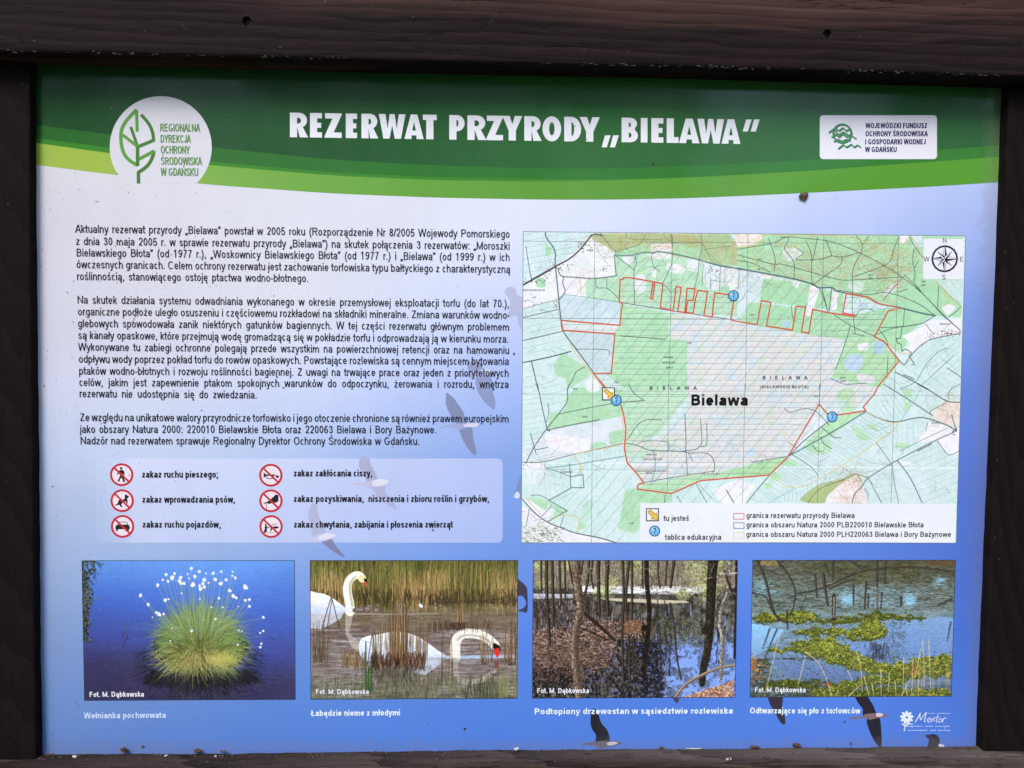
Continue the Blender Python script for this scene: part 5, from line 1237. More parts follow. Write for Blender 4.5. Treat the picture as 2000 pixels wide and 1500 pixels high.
    for q in ((1022, 568, 18, 1.1, 1), (1146, 490, 6, 1, 1), (1296, 699, 9, 1, 1), (1294, 709, 12, 1, 1), (1302, 719, 6, 1, 1), (1262, 889, 10, 1, 1), (1256, 898, 16, 1.1, 1), (1240, 921, 26, 1.1, 1), (1262, 925, 6, 1, 1), (1836, 634, 10, 1, 1), (1098, 923, 10, 1, 1), (1697, 538, 4, 1, 2), (1800, 551, 4, 1, 2), (1642, 739, 5, 1, 2), (1120, 761, 4, 1, 1), (1138, 815, 5, 1, 1), (1230, 1023, 4, 1, 1), (1820, 827, 8, 1, 1), (1465, 616, 4, 1, 1), (1480, 508, 4, 1, 1), (1480, 527, 3, 1, 1), (1343, 671, 4, 1, 1), (1201, 748, 4, 1, 1), (1590, 775, 4, 1, 1)):
        cap(*q)
    cap(1792, 882, 16, .9, 1, R_(-27)); cap(1765, 733, 12, .9, 1, R_(24))
    return np.clip(p.im, 0, 1)


# ------------------------------------------------------------------ the board: root
board = bpy.data.objects.new('information_board', None); COL.objects.link(board)
board['label'] = 'dark wooden framed nature reserve information board with green header, map and four photographs'
board['category'] = 'information board'

# printed background: white at the upper left running into blue at the lower right
GX = [60, 300, 600, 1000, 1400, 1700, 1945]
GY = [100, 330, 450, 600, 750, 900, 1060, 1250, 1480]
GC = [
    [(222, 220, 232), (224, 222, 234), (226, 226, 240), (228, 230, 246), (218, 224, 250), (205, 216, 250), (192, 206, 246)],
    [(220, 218, 231), (224, 222, 234), (226, 226, 240), (228, 230, 246), (218, 224, 250), (200, 212, 248), (184, 200, 244)],
    [(214, 212, 228), (220, 218, 232), (226, 226, 242), (224, 228, 248), (204, 215, 248), (184, 200, 244), (160, 180, 234)],
    [(210, 210, 228), (218, 218, 234), (222, 224, 242), (204, 214, 248), (180, 198, 244), (150, 176, 236), (122, 148, 220)],
    [(206, 208, 230), (214, 216, 236), (208, 216, 244), (172, 192, 246), (150, 175, 240), (124, 152, 230), (98, 128, 212)],
    [(194, 202, 232), (198, 208, 238), (180, 196, 238), (138, 166, 232), (124, 154, 232), (106, 138, 224), (84, 114, 205)],
    [(172, 184, 226), (172, 188, 232), (152, 176, 236), (122, 155, 236), (112, 146, 236), (98, 134, 228), (78, 110, 205)],
    [(138, 158, 214), (130, 155, 220), (110, 145, 228), (93, 135, 236), (88, 130, 236), (88, 130, 236), (76, 113, 216)],
    [(106, 134, 206), (96, 130, 214), (88, 130, 226), (84, 130, 234), (84, 130, 236), (90, 132, 238), (82, 122, 226)]]
GXB = [(x - 1000) / FPX for x in GX]; GYB = [(y - 750) / FPX for y in GY]
GCA = np.array(GC, float)
GCA[0:4, 0:3] *= (.985, .985, .965); GCA[5] *= (.985, 1.0, .985); GCA[6] *= (.96, .99, .965); GCA[7] *= (.93, .98, .945); GCA[8] *= (.92, .975, .935)


def bg(x, y):
    """print colour of the background at a board position"""
    i = int(np.clip(np.searchsorted(GXB, x) - 1, 0, len(GXB) - 2)); j = int(np.clip(np.searchsorted(GYB, y) - 1, 0, len(GYB) - 2))
    u = min(max((x - GXB[i]) / (GXB[i + 1] - GXB[i]), 0), 1); v = min(max((y - GYB[j]) / (GYB[j + 1] - GYB[j]), 0), 1)
    a = GCA[j, i] * (1 - u) + GCA[j, i + 1] * u; b_ = GCA[j + 1, i] * (1 - u) + GCA[j + 1, i + 1] * u
    return tuple(a * (1 - v) + b_ * v)


def grid_sheet(I, pts_fn, nu, nv, colf):
    P = []; C = []
    for j in range(nv + 1):
        for i in range(nu + 1):
            q = pts_fn(i / nu, j / nv); P.append(q); C.append(ink(colf(*q)))
    F = [(j * (nu + 1) + i, (j + 1) * (nu + 1) + i, (j + 1) * (nu + 1) + i + 1, j * (nu + 1) + i + 1) for j in range(nv) for i in range(nu)]
    I.raw(P, F, C)


PX0, PX1, PY0, PY1 = -0.622, 0.634, -0.425, 0.478
I = Ink(0.0)
grid_sheet(I, lambda u, v: (PX0 + (PX1 - PX0) * u, PY0 + (PY1 - PY0) * v), 72, 54, bg)
n0 = len(I.v)
for (x, y) in ((PX0, PY0), (PX1, PY0), (PX1, PY1), (PX0, PY1)):
    I.v += [b2w(x, y, 0.0002), b2w(x, y, 0.004)]; I.c += [ink((210, 210, 214))] * 2
for i in range(4):
    j = (i + 1) % 4; I.f.append((n0 + 2 * i, n0 + 2 * j, n0 + 2 * j + 1, n0 + 2 * i + 1))
I.f.append((n0 + 1, n0 + 3, n0 + 5, n0 + 7))
panel = I.build('printed_panel', board)

# layer depths in front of the panel (metres, towards the viewer)
Z_BIRD, Z_BAND, Z_CARD, Z_PIC, Z_MARK, Z_TEXT, Z_TOP = -0.00005, -0.00006, -0.00010, -0.00009, -0.00018, -0.00032, -0.00040

# ------------------------------------------------------------------ header bands
BX = [40, 72, 210, 413, 650, 850, 1060, 1200, 1350, 1500, 1600, 1700, 1830, 1948, 1980]
B1 = [240, 244, 262, 288, 312, 323, 329, 329, 324, 317, 311, 304, 293, 284, 281]
B2 = [266, 270, 288, 316, 337, 346, 350, 350, 346, 338, 332, 324, 315, 306, 303]
B3 = [275, 279, 299, 323, 343, 352, 354.5, 352, 347, 338.6, 332.6, 324.6, 315.6, 306.6, 303.6]
B4 = [318, 322, 340, 361, 378, 386, 390, 390, 387, 380.5, 375.5, 370.5, 364, 356, 354]


def band(top, bot, stops, label):
    I = Ink(Z_BAND); sx = [s[0] for s in stops]; sc = np.array([s[1] for s in stops], float)
    xs = list(np.linspace(40, 1980, 90))
    def yy(a, x): return float(np.interp(x, BX, a)) if a is not None else 92.0
    # smooth the measured curves a little
    def ys(a, x):
        if a is None: return 92.0
        return sum(yy(a, x + d) for d in (-45, -22, 0, 22, 45)) / 5
    P = []; C = []
    for x in xs:
        c = tuple(np.interp(x, sx, sc[:, k]) for k in range(3))
        for y in (ys(top, x), ys(bot, x)): P.append(at(x, y)); C.append(ink(c))
    I.raw(P, [(2 * i, 2 * i + 1, 2 * i + 3, 2 * i + 2) for i in range(len(xs) - 1)], C)
    return I.build('header_band', board, label)


band(None, B1, [(40, (20, 70, 32)), (700, (32, 86, 42)), (1100, (46, 104, 50)), (1500, (48, 106, 52)), (1950, (44, 100, 52))], 'dark green header band behind the title')  # darker left, lighter right: reflections in the laminate painted into the green
band(B1, B2, [(40, (38, 100, 34)), (700, (46, 114, 42)), (1500, (52, 122, 46)), (1950, (54, 126, 46))], 'mid green curved header stripe')
band(B2, B3, [(40, (56, 132, 34)), (700, (58, 134, 40)), (1950, (62, 138, 42))], 'thin bright green header stripe')
band(B3, B4, [(40, (160, 186, 70)), (300, (158, 186, 74)), (420, (122, 174, 70)), (700, (108, 166, 66)), (1100, (94, 154, 56)), (1950, (88, 154, 46))], 'light yellow-green header stripe over the white edge')


# ------------------------------------------------------------------ title
def title_glyph(ch, w, h=48.0):
    s, v = 14.0, 10.5
    A_ = lambda cx, cy, rx, ry, a0, a1, n=9: [(cx + rx * math.cos(R_(a0 + (a1 - a0) * i / n)), cy + ry * math.sin(R_(a0 + (a1 - a0) * i / n))) for i in range(n + 1)]
    if ch == 'I': return [([(0, 0), (w, 0), (w, h), (0, h)], [])]
    if ch == 'E': return [([(0, 0), (w, 0), (w, v), (s, v), (s, h * .5 - v * .47), (w * .93, h * .5 - v * .47), (w * .93, h * .5 + v * .47), (s, h * .5 + v * .47), (s, h - v), (w, h - v), (w, h), (0, h)], [])]
    if ch == 'L': return [([(0, 0), (w, 0), (w, v + 1), (s, v + 1), (s, h), (0, h)], [])]
    if ch == 'T': return [([(w / 2 - s / 2, 0), (w / 2 + s / 2, 0), (w / 2 + s / 2, h - v), (w, h - v), (w, h), (0, h), (0, h - v), (w / 2 - s / 2, h - v)], [])]
    if ch == 'Z': return [([(0, 0), (w, 0), (w, v), (w * .53, v), (w, h - 3), (w, h), (w * .03, h), (w * .03, h - v), (w * .46, h - v), (0, 3)], [])]
    if ch == 'A': return [([(0, 0), (s, 0), (w * .37, h * .15), (w * .63, h * .15), (w - s, 0), (w, 0), (w * .67, h), (w * .33, h)], [[(w * .405, h * .345), (w * .595, h * .345), (w * .5, h * .70)]])]
    if ch == 'W': return [([(0, h), (.25 * w, h), (.33 * w, .40 * h), (.405 * w, h), (.595 * w, h), (.67 * w, .40 * h), (.75 * w, h), (w, h), (.83 * w, 0), (.60 * w, 0), (.50 * w, .55 * h), (.40 * w, 0), (.17 * w, 0)], [])]
    if ch == 'Y': return [([(0, h), (.37 * w, h), (.5 * w, .66 * h), (.63 * w, h), (w, h), (.68 * w, .40 * h), (.68 * w, 0), (.32 * w, 0), (.32 * w, .40 * h)], [])]
    if ch == 'O': return [(A_(w / 2, h / 2, w / 2, h / 2 + .6, 0, 345, 23), [A_(w / 2, h / 2, w / 2 - s + 1, h / 2 - 11, 0, 345, 23)])]
    if ch == 'D': return [([(0, 0), (w * .42, 0)] + A_(w * .42, h / 2, w * .58, h / 2, -80, 80, 11) + [(w * .42, h), (0, h)], [[(s, v), (w * .44, v)] + A_(w * .44, h / 2, w * .56 - s + .5, h / 2 - v, -75, 75, 9) + [(w * .44, h - v), (s, h - v)]])]
    if ch == 'P': return [([(0, 0), (s, 0), (s, h * .34), (w * .5, h * .34)] + A_(w * .5, h * .67, w * .5, h * .33, -80, 80, 9) + [(w * .5, h), (0, h)], [[(s, h * .53), (w * .52, h * .54)] + A_(w * .52, h * .67, w * .48 - 12, h * .13, -60, 60, 5) + [(w * .52, h * .80), (s, h * .81)]])]
    if ch == 'R': return [([(0, 0), (s, 0), (s, h * .42), (w - s * 1.15, 0), (w, 0), (w * .70, h * .42)] + A_(w * .5, h * .69, w * .44, h * .31, -48, 80, 9) + [(w * .5, h), (0, h)], [[(s, h * .56), (w * .46, h * .56)] + A_(w * .46, h * .68, w * .48 - 12, h * .12, -60, 60, 5) + [(w * .46, h * .80), (s, h * .80)]])]
    if ch == 'B': return [([(0, 0), (w * .5, 0)] + A_(w * .52, h * .27, w * .48, h * .27, -80, 50, 8) + [(w * .82, h * .52)] + A_(w * .5, h * .76, w * .44, h * .24, -45, 80, 8) + [(w * .5, h), (0, h)],
                          [[(s, h * .19), (w * .5, h * .19)] + A_(w * .5, h * .29, w * .48 - 12, h * .10, -60, 60, 5) + [(w * .5, h * .39), (s, h * .39)], [(s, h * .62), (w * .48, h * .62)] + A_(w * .48, h * .71, w * .44 - 11, h * .09, -60, 60, 5) + [(w * .48, h * .80), (s, h * .80)]])]
    return []


I = Ink(Z_TEXT)
TITLE = [('R', 566.3, 602), ('E', 605.5, 629), ('Z', 634, 667.5), ('E', 675.5, 697.5), ('R', 706, 739), ('W', 740, 792), ('A', 790, 827.5), ('T', 826, 853), ('P', 877.5, 907.5), ('R', 913, 950), ('Z', 950, 982.5), ('Y', 981, 1020), ('R', 1024, 1058), ('O', 1059.5, 1096), ('D', 1102, 1135), ('Y', 1132, 1171.5), ('B', 1214, 1246), ('I', 1251.5, 1264.5), ('E', 1272, 1295.5), ('L', 1302, 1325), ('A', 1326, 1366), ('W', 1362, 1414), ('A', 1409, 1446)]


def tbase(x): return 268.0 + (x - 566) * 13.3 / 880


for k, (ch, xa, xb) in enumerate(TITLE):
    if ch in 'EZ' and xa < 672 and k in (1,): pass
    for outer, holes in title_glyph(ch, xb - xa):
        f = lambda q: (xa + q[0], tbase(xa + q[0]) - q[1])
        I.poly([f(q) for q in outer], (240, 240, 248), [[f(q) for q in hl] for hl in holes], dz=1.5e-5 * (k % 2))
for x0, y0 in ((1175, 288), (1191, 288), (1450.5, 257), (1466, 257)):
    I.poly([(x0, y0), (x0 + 10, y0), (x0 + 17.5, y0 - 23.5), (x0 + 6.5, y0 - 23.5)], (240, 240, 248))
I.build('title_lettering', board)

# ------------------------------------------------------------------ environment office emblem (leaf in a white disc)
c1 = crop(0, 0, 2.857)
emb = bpy.data.objects.new('leaf_emblem', None); COL.objects.link(emb); emb.parent = board
I = Ink(Z_BAND - 0.00002)
cx, cy, rr = 897 / 2.857, 821 / 2.857, 99.6
a0 = math.degrees(math.asin((1022 / 2.857 - cy) / rr))
pts = [(cx + rr * math.cos(R_(a)), cy + rr * math.sin(R_(a))) for a in np.linspace(a0, -180 - a0, 60)]
I.poly(pts, lambda x, y: bg(x, y)); I.build('white_disc', emb)
I = Ink(Z_MARK); gl = (96, 156, 62); gd = (72, 124, 52); w = 6.6 * PX
I.strip(smooth(c1([(762, 612), (705, 675), (678, 730), (677, 800), (695, 862), (730, 900), (768, 922)]), 5), w, gl)
I.strip(c1([(762, 612), (766, 735)]), w * .9, gl, dz=2e-5)
I.strip(c1([(730, 708), (768, 818)]), w * .85, gd, dz=4e-5)
I.strip(c1([(684, 752), (768, 818)]), w * .9, gl, dz=6e-5)
I.strip(smooth(c1([(788, 640), (830, 690), (852, 740), (857, 783)]), 4) + c1([(768, 820)]), w * .95, gd, dz=3e-5)
I.strip(c1([(768, 818), (768, 926)]), w, gd, dz=8e-5)
I.strip(c1([(776, 888), (862, 842)]), w * .95, gl, dz=1e-4)
I.strip(smooth(c1([(860, 842), (848, 885), (820, 928), (773, 962)]), 4) + c1([(773, 1024)]), w, gd, dz=5e-5)
I.build('leaf_mark', emb)
I = Ink(Z_TEXT); lc = (98, 144, 72)
for k, (s, xa, xb, y) in enumerate((('REGIONALNA', 893, 1117, 735), ('DYREKCJA', 895, 1065, 797), ('OCHRONY', 897, 1060, 858), ('ŚRODOWISKA', 898, 1127, 921), ('W GDAŃSKU', 898, 1108, 982))):
    write(I, s, (xa / 2.857, (y - 1) / 2.857), (xb / 2.857, (y + 1) / 2.857), 15, lc, justify=False, stroke=0.125)
I.build('emblem_lettering', emb)

# ------------------------------------------------------------------ environmental fund badge
c3 = crop(1300, 0, 2.857)
badge = bpy.data.objects.new('fund_badge', None); COL.objects.link(badge); badge.parent = board
I = Ink(Z_CARD); I.poly(c3(rrect(860, 643, 1514, 888, 20)), (236, 234, 244)); I.build('white_card', badge)
I = Ink(Z_MARK); gg = (64, 140, 84); gk = (38, 82, 60)
for off, col, dz in ((3, gk, 0), (0, gg, 1e-4)):
    I.strip(c3([(985 + off + 50 * math.cos(R_(a)), 745 + off + 51 * math.sin(R_(a))) for a in range(0, 360, 12)]), 3.6 * PX, col, closed=True, dz=dz)
    for k, pl in enumerate(([(910, 742), (935, 722), (955, 735)], [(950, 718), (968, 730), (988, 714), (1008, 732), (1022, 722), (1040, 745)], [(925, 768), (948, 752), (968, 765), (988, 748), (1010, 764), (1030, 752), (1062, 775)], [(938, 792), (962, 778), (985, 790), (1008, 778), (1030, 786)], [(950, 742), (968, 752), (990, 738), (1015, 752)], [(962, 832), (990, 808), (1010, 822), (1035, 806), (1052, 822), (1070, 810), (1088, 822)])):
        I.strip(c3([(x + off, y + off) for x, y in pl]), 2.9 * PX, col, dz=dz + 1e-5 * (k + 1))
I.build('wave_globe_mark', badge)
I = Ink(Z_TEXT)
for s, xa, xb, y in (('WOJEWÓDZKI FUNDUSZ', 1115, 1460, 716), ('OCHRONY ŚRODOWISKA', 1113, 1462, 761), ('I GOSPODARKI WODNEJ', 1112, 1452, 806), ('W GDAŃSKU', 1112, 1290, 849)):
    write(I, s, (1300 + xa / 2.857, y / 2.857), (1300 + xb / 2.857, y / 2.857), 10.2, (38, 40, 96), justify=False, stroke=0.165)
I.build('badge_lettering', badge)

# ------------------------------------------------------------------ body text
P1 = [('Aktualny rezerwat przyrody „Bielawa” powstał w 2005 roku (Rozporządzenie Nr 8/2005 Wojewody Pomorskiego', 147, 454.5, 996, 464.5),
      ('z dnia 30 maja 2005 r. w sprawie rezerwatu przyrody „Bielawa”) na skutek połączenia 3 rezerwatów: „Moroszki', 148, 478.5, 996, 488),
      ('Bielawskiego Błota” (od 1977 r.), „Woskownicy Bielawskiego Błota” (od 1977 r.) i „Bielawa” (od 1999 r.) w ich', 149, 501, 996, 510),
      ('ówczesnych granicach. Celem ochrony rezerwatu jest zachowanie torfowiska typu bałtyckiego z charakterystyczną', 149, 523.7, 997, 533.5),
      ('roślinnością, stanowiącego ostoję ptactwa wodno-błotnego.', 150, 547, 603, 551)]
P2 = [('Na skutek działania systemu odwadniania wykonanego w okresie przemysłowej eksploatacji torfu (do lat 70.),', 151, 593, 995, 600.5),
      ('organiczne podłoże uległo osuszeniu i częściowemu rozkładowi na składniki mineralne. Zmiana warunków wodno-', 152, 616, 996, 623),
      ('glebowych spowodowała zanik niektórych gatunków bagiennych. W tej części rezerwatu głównym problemem', 152, 639, 995, 646),
      ('są kanały opaskowe, które przejmują wodę gromadzącą się w pokładzie torfu i odprowadzają ją w kierunku morza.', 152.5, 662, 994, 669.5),
      ('Wykonywane tu zabiegi ochronne polegają przede wszystkim na powierzchniowej retencji oraz na hamowaniu', 153, 685, 995, 691.5),
      ('odpływu wody poprzez pokład torfu do rowów opaskowych. Powstające rozlewiska są cennym miejscem bytowania', 153.5, 708.5, 994.5, 713),
      ('ptaków wodno-błotnych i rozwoju roślinności bagiennej. Z uwagi na trwające prace oraz jeden z priorytetowych', 154, 731.7, 994, 736),
      ('celów, jakim jest zapewnienie ptakom spokojnych warunków do odpoczynku, żerowania i rozrodu, wnętrza', 154.5, 754, 994, 758),
      ('rezerwatu nie udostępnia się do zwiedzania.', 155, 776, 502.5, 778.5)]
P3 = [('Ze względu na unikatowe walory przyrodnicze torfowisko i jego otoczenie chronione są również prawem europejskim', 156, 822.5, 994, 825),
      ('jako obszary Natura 2000: 220010 Bielawskie Błota oraz 220063 Bielawa i Bory Bażynowe.', 156, 845.7, 853, 846.5),
      ('Nadzór nad rezerwatem sprawuje Regionalny Dyrektor Ochrony Środowiska w Gdańsku.', 157, 868, 820, 869)]
for para in (P1, P2, P3):
    pr = bpy.data.objects.new('text_paragraph', None); COL.objects.link(pr); pr.parent = board
    for s, xa, ya, xb, yb in para:
        text_obj('text_line', s, (xa, ya), (xb, yb), 15.3, (22, 24, 42), pr, Z_TEXT, sx=.765, stroke=.104)

# ------------------------------------------------------------------ flying geese printed over the blue
cA = crop(800, 640, 5.357); cB = crop(560, 880, 4.0); cC = crop(560, 420, 4.0); cE = crop(590, 1080, 4.411); cF = crop(900, 1340, 3.333); cG = crop(1500, 1300, 4.0)


def bird(cr, wings, body, rump, wc, bc, rc, fade=0.0, label=None):
    I = Ink(Z_BIRD)
    fc = lambda c: (lambda x, y: mixc(c, bg(x, y), fade))
    for k, wg in enumerate(wings): I.poly(smooth(cr(wg), 4, True), fc(wc), dz=2e-5 * (k + 1))
    if body: I.poly(smooth(cr(body), 4, True), fc(bc), dz=6e-5)
    if rump: I.poly(smooth(cr(rump), 4, True), fc(rc), dz=8e-5)
    return I.build('printed_goose', board, label)


bird(cA, [[(385, 680), (420, 700), (470, 745), (505, 800), (555, 870), (575, 925), (585, 1000), (520, 1010), (470, 985), (430, 920), (385, 820), (380, 740)], [(525, 1050), (640, 1040), (660, 1090), (665, 1160), (690, 1250), (692, 1335), (640, 1300), (590, 1230), (545, 1150), (525, 1090)]],
     [(310, 1045), (350, 1030), (440, 1012), (520, 1000), (600, 1000), (660, 1000), (690, 1025), (600, 1042), (540, 1065), (480, 1060), (410, 1040), (340, 1048)], [(560, 1022), (620, 1000), (720, 1000), (700, 1035), (600, 1040)], (128, 134, 168), (160, 170, 205), (226, 220, 234), .14, 'faded printed goose across the last paragraph')
bird(cA, [[(600, 360), (660, 350), (740, 370), (760, 420), (850, 450), (845, 520), (700, 540), (640, 520), (610, 430)], [(705, 520), (850, 520), (875, 680), (900, 780), (885, 855), (860, 850), (770, 760), (700, 640)]],
     [(500, 490), (600, 480), (700, 440), (850, 440), (845, 480), (700, 530), (620, 520)], [(745, 440), (830, 435), (850, 465), (780, 480)], (132, 138, 174), (158, 166, 204), (214, 212, 232), .32, 'faded printed goose behind the second paragraph')
bird(cC, [[(1700, 600), (1740, 560), (1790, 580), (1800, 620), (1848, 650), (1850, 700), (1850, 890), (1810, 850), (1800, 790), (1720, 790), (1740, 740), (1740, 660)]], None, None, (170, 172, 200), 0, 0, .4, 'faded printed goose cut off by the left edge of the map')
bird(crop(560, 700, 4.0), [[(1790, 1030), (1838, 900), (1840, 1080), (1800, 1085)]], None, [(1775, 1075), (1800, 1040), (1820, 1060), (1815, 1092), (1785, 1090)], (120, 142, 186), 0, (226, 228, 240), .1, 'small printed goose tail beside the map')
bird(cE, [[(1840, 190), (1858, 220), (1900, 255), (1930, 290), (1941, 330), (1941, 500), (1900, 508), (1860, 495), (1905, 475), (1930, 440), (1920, 400), (1895, 370), (1850, 355)]], None, None, (62, 58, 84), 0, 0, 0, 'dark printed goose wing between the swan and forest photographs')
bird(cF, [[(860, 145), (890, 170), (915, 240), (955, 290), (965, 365), (880, 372), (880, 320), (850, 270), (845, 200)]], [(790, 375), (860, 365), (960, 355), (1010, 358), (1050, 372), (1010, 388), (950, 398), (900, 408), (870, 388), (800, 382)], [(955, 368), (1000, 362), (1022, 371), (1000, 382), (958, 386)], (30, 28, 44), (104, 98, 116), (206, 196, 214), 0, 'dark printed goose with raised wing above the bottom rail')
bird(cF, [[(1372, 60), (1420, 60), (1415, 108), (1395, 104)]], None, None, (70, 64, 90), 0, 0, 0, 'printed wing tip under the forest photograph')
bird(cG, [[(680, 225), (760, 225), (800, 275), (830, 330), (836, 385), (745, 390), (740, 340), (700, 285)], [(775, 415), (860, 400), (880, 450), (888, 620), (858, 625), (820, 570), (785, 490)]], [(640, 408), (690, 400), (740, 398), (760, 380), (850, 370), (900, 375), (935, 385), (915, 405), (860, 408), (800, 422), (760, 412), (650, 418)], [(845, 376), (870, 370), (898, 380), (890, 396), (850, 398)], (34, 30, 44), (130, 104, 112), (214, 200, 214), 0, 'large dark printed goose left of the small flower logo')
bird(cG, [[(10, 225), (112, 225), (110, 330), (132, 400), (130, 460), (95, 440), (55, 370), (10, 290)]], None, None, (52, 44, 62), 0, 0, 0, 'dark printed goose wing hanging over the moss caption')
bird(cG, [[(1225, 548), (1260, 540), (1300, 535), (1335, 560), (1345, 605), (1350, 640), (1250, 640), (1257, 580)]], None, [(1338, 610), (1375, 622), (1370, 640), (1335, 640)], (40, 40, 66), 0, (220, 216, 226), 0, 'dark printed goose head just above the bottom rail')

# ------------------------------------------------------------------ prohibition card
card = bpy.data.objects.new('prohibition_card', None); COL.objects.link(card); card.parent = board
I = Ink(Z_CARD)
cu = rrect(188, 897, 982, 1058, 10, 6)


def cardcol(x, y):
    t = 0.5 * min(1, max(0.15, (x - at(186, 900)[0]) / 0.05))
    return mixc(bg(x, y), (228, 226, 252), t)


def yb(x): return 896.5 + 0.0 * x
xs = [188, 190, 193, 198] + list(np.linspace(205, 965, 40)) + [972, 977, 980, 982]
P = []; C = []
for x in xs:
    e = max(0, 10 - (x - 188)) if x < 198 else max(0, 10 - (982 - x))
    ins = 10 - math.sqrt(max(0, 100 - e * e))
    for k in range(6):
        y = (895.5 + ins) + (1060 - ins - 895.5 - ins) * k / 5; q = at(x, y); P.append(q); C.append(ink(cardcol(*q)))
F = [(i * 6 + k, i * 6 + k + 1, (i + 1) * 6 + k + 1, (i + 1) * 6 + k) for i in range(len(xs) - 1) for k in range(5)]
I.raw(P, F, C); I.build('pale_card', card)
# the geese show faintly through the card
def ghost(polys, rump, label):
    I = Ink(Z_CARD - 0.00003)
    f2 = lambda c, a: (lambda x, y: mixc(cardcol(x, y) if y < at(600, 1059)[1] else bg(x, y), c, a))
    for k, (pl, c_, a_) in enumerate(polys): I.poly(smooth(cB(pl), 4, True), f2(c_, a_), dz=2e-5 * k)
    if rump: I.poly(smooth(cB(rump), 4, True), f2((240, 232, 242), .7), dz=9e-5)
    I.build('faint_goose', card, label)


ghost([([(575, 60), (610, 42), (645, 65), (660, 120), (695, 180), (705, 240), (640, 260), (600, 190), (565, 120)], (160, 156, 186), .6), ([(670, 275), (765, 270), (775, 330), (830, 400), (855, 460), (800, 430), (720, 370), (680, 320)], (170, 168, 196), .55),
       ([(490, 262), (570, 252), (650, 235), (700, 225), (800, 228), (800, 256), (770, 276), (690, 285), (630, 285), (570, 268)], (196, 190, 214), .6)], [(675, 235), (740, 222), (800, 240), (760, 270), (680, 275)], 'faint printed goose under the words about silence')
ghost([([(200, 410), (235, 430), (250, 510), (285, 590), (300, 650), (210, 680), (190, 590), (170, 510), (180, 450)], (170, 168, 194), .55), ([(270, 705), (350, 690), (380, 740), (455, 830), (400, 810), (330, 762)], (120, 112, 146), .7),
       ([(100, 695), (180, 685), (250, 655), (350, 645), (385, 662), (350, 686), (280, 710), (200, 708), (170, 697)], (206, 200, 222), .6)], [(250, 680), (300, 645), (380, 658), (340, 685), (260, 700)], 'faint printed goose at the lower edge of the card')
c8 = crop(160, 880, 4.0)
RED, BLK = (196, 44, 58), (30, 30, 38)


def sign(cx, cy, pict, label):
    """cx, cy in crop units; r = 45 units"""
    I = Ink(Z_MARK)
    n = 40
    I.poly(c8([(cx + 46 * math.cos(2 * math.pi * i / n) * 0.98, cy + 46 * math.sin(2 * math.pi * i / n) * .96) for i in range(n)][::-1] if False else [(cx + 88 * math.cos(2 * math.pi * i / n), cy + 86 * math.sin(2 * math.pi * i / n)) for i in range(n)]), (240, 224, 234))
    for k, pl in enumerate(pict):
        if isinstance(pl, tuple) and pl[0] == 'dot': I.disc(c8([(cx + pl[1], cy + pl[2])])[0], pl[3] / 4 * PX, BLK, 16, dz=2e-5 * (k + 1))
        elif isinstance(pl, tuple): I.strip(c8([(cx + x, cy + y) for x, y in pl[1]]), pl[0] / 4 * PX, BLK, dz=2e-5 * (k + 1))
        else: I.poly(c8([(cx + x, cy + y) for x, y in pl]), BLK, dz=2e-5 * (k + 1))
    I.strip(c8([(cx - 60, cy - 56), (cx + 60, cy + 58)]), 15 / 4 * PX, RED, dz=3e-4)
    I.strip(c8([(cx + 83 * math.cos(R_(a)), cy + 81 * math.sin(R_(a))) for a in range(0, 360, 8)]), 16 / 4 * PX, RED, closed=True, dz=3.4e-4)
    return I.build('prohibition_sign', card, label)


walk = [('dot', -4, -50, 10), [(-16, -36), (8, -38), (22, -22), (22, 6), (14, 8), (10, -16), (10, 6), (8, 12), (-14, 12), (-14, -18), (-26, -2), (-38, -2), (-30, -18)], [(-12, 8), (8, 8), (20, 30), (28, 56), (10, 58), (8, 38), (-4, 24), (-12, 36), (-18, 56), (-32, 52), (-22, 30)]]
dog = [[(20, -40), (30, -52), (40, -40), (54, -36), (48, -22), (38, -18), (42, 0), (44, 22), (36, 24), (30, 6), (14, 10), (-2, 22), (-8, 34), (4, 44), (2, 52), (-16, 46), (-20, 34), (-34, 34), (-52, 40), (-54, 32), (-34, 20), (-30, 2), (-20, -8), (6, -6), (20, -18)]]
carp = [[(-54, -2), (-42, -14), (44, -14), (56, -2), (58, 20), (50, 22), (50, 36), (36, 36), (34, 22), (-34, 22), (-36, 36), (-50, 36), (-52, 20), (-58, 18)], (5, [(-40, -12), (-28, -34), (28, -34), (42, -12)])]
horn = [[(-56, -22), (-44, -12), (-38, -6), (30, -6), (30, 4), (-38, 6), (-44, 14), (-56, 22)], ('dot', 52, 12, 11), (6, [(30, 0), (50, 12)]), (6, [(-30, 4), (-34, 16), (-26, 26), (14, 26), (22, 14), (18, 4)])]
boot = [[(-34, 12), (-14, -4), (10, -22), (30, -42), (36, -50), (58, -44), (60, 0), (44, 14), (16, 16), (0, 22), (-24, 24)], (4, [(-34, 20), (-34, 64)]), [(-60, 20), (-30, 8), (-26, 16), (-56, 26)]]
hunt = [('dot', -42, -14, 7), [(-48, -8), (-36, -8), (-28, 8), (-14, 2), (-12, 8), (-28, 16), (-34, 14), (-32, 34), (-38, 52), (-46, 50), (-42, 34), (-50, 52), (-60, 48), (-50, 22)], (3, [(-30, 50), (30, 50)]), [(-8, 8), (10, 2), (40, -2), (60, 0), (58, 12), (36, 18), (24, 14), (8, 22), (0, 40), (-8, 38), (-2, 20)], (4, [(0, -4), (20, -18), (50, -20)])]
sign(311, 188, walk, 'sign with walking person'); sign(315, 391, dog, 'sign with dog'); sign(318, 592, carp, 'sign with car')
sign(1476, 192, horn, 'sign with horn'); sign(1477, 392, boot, 'sign with boot over mushroom'); sign(1478, 593, hunt, 'sign with hunter and animal')
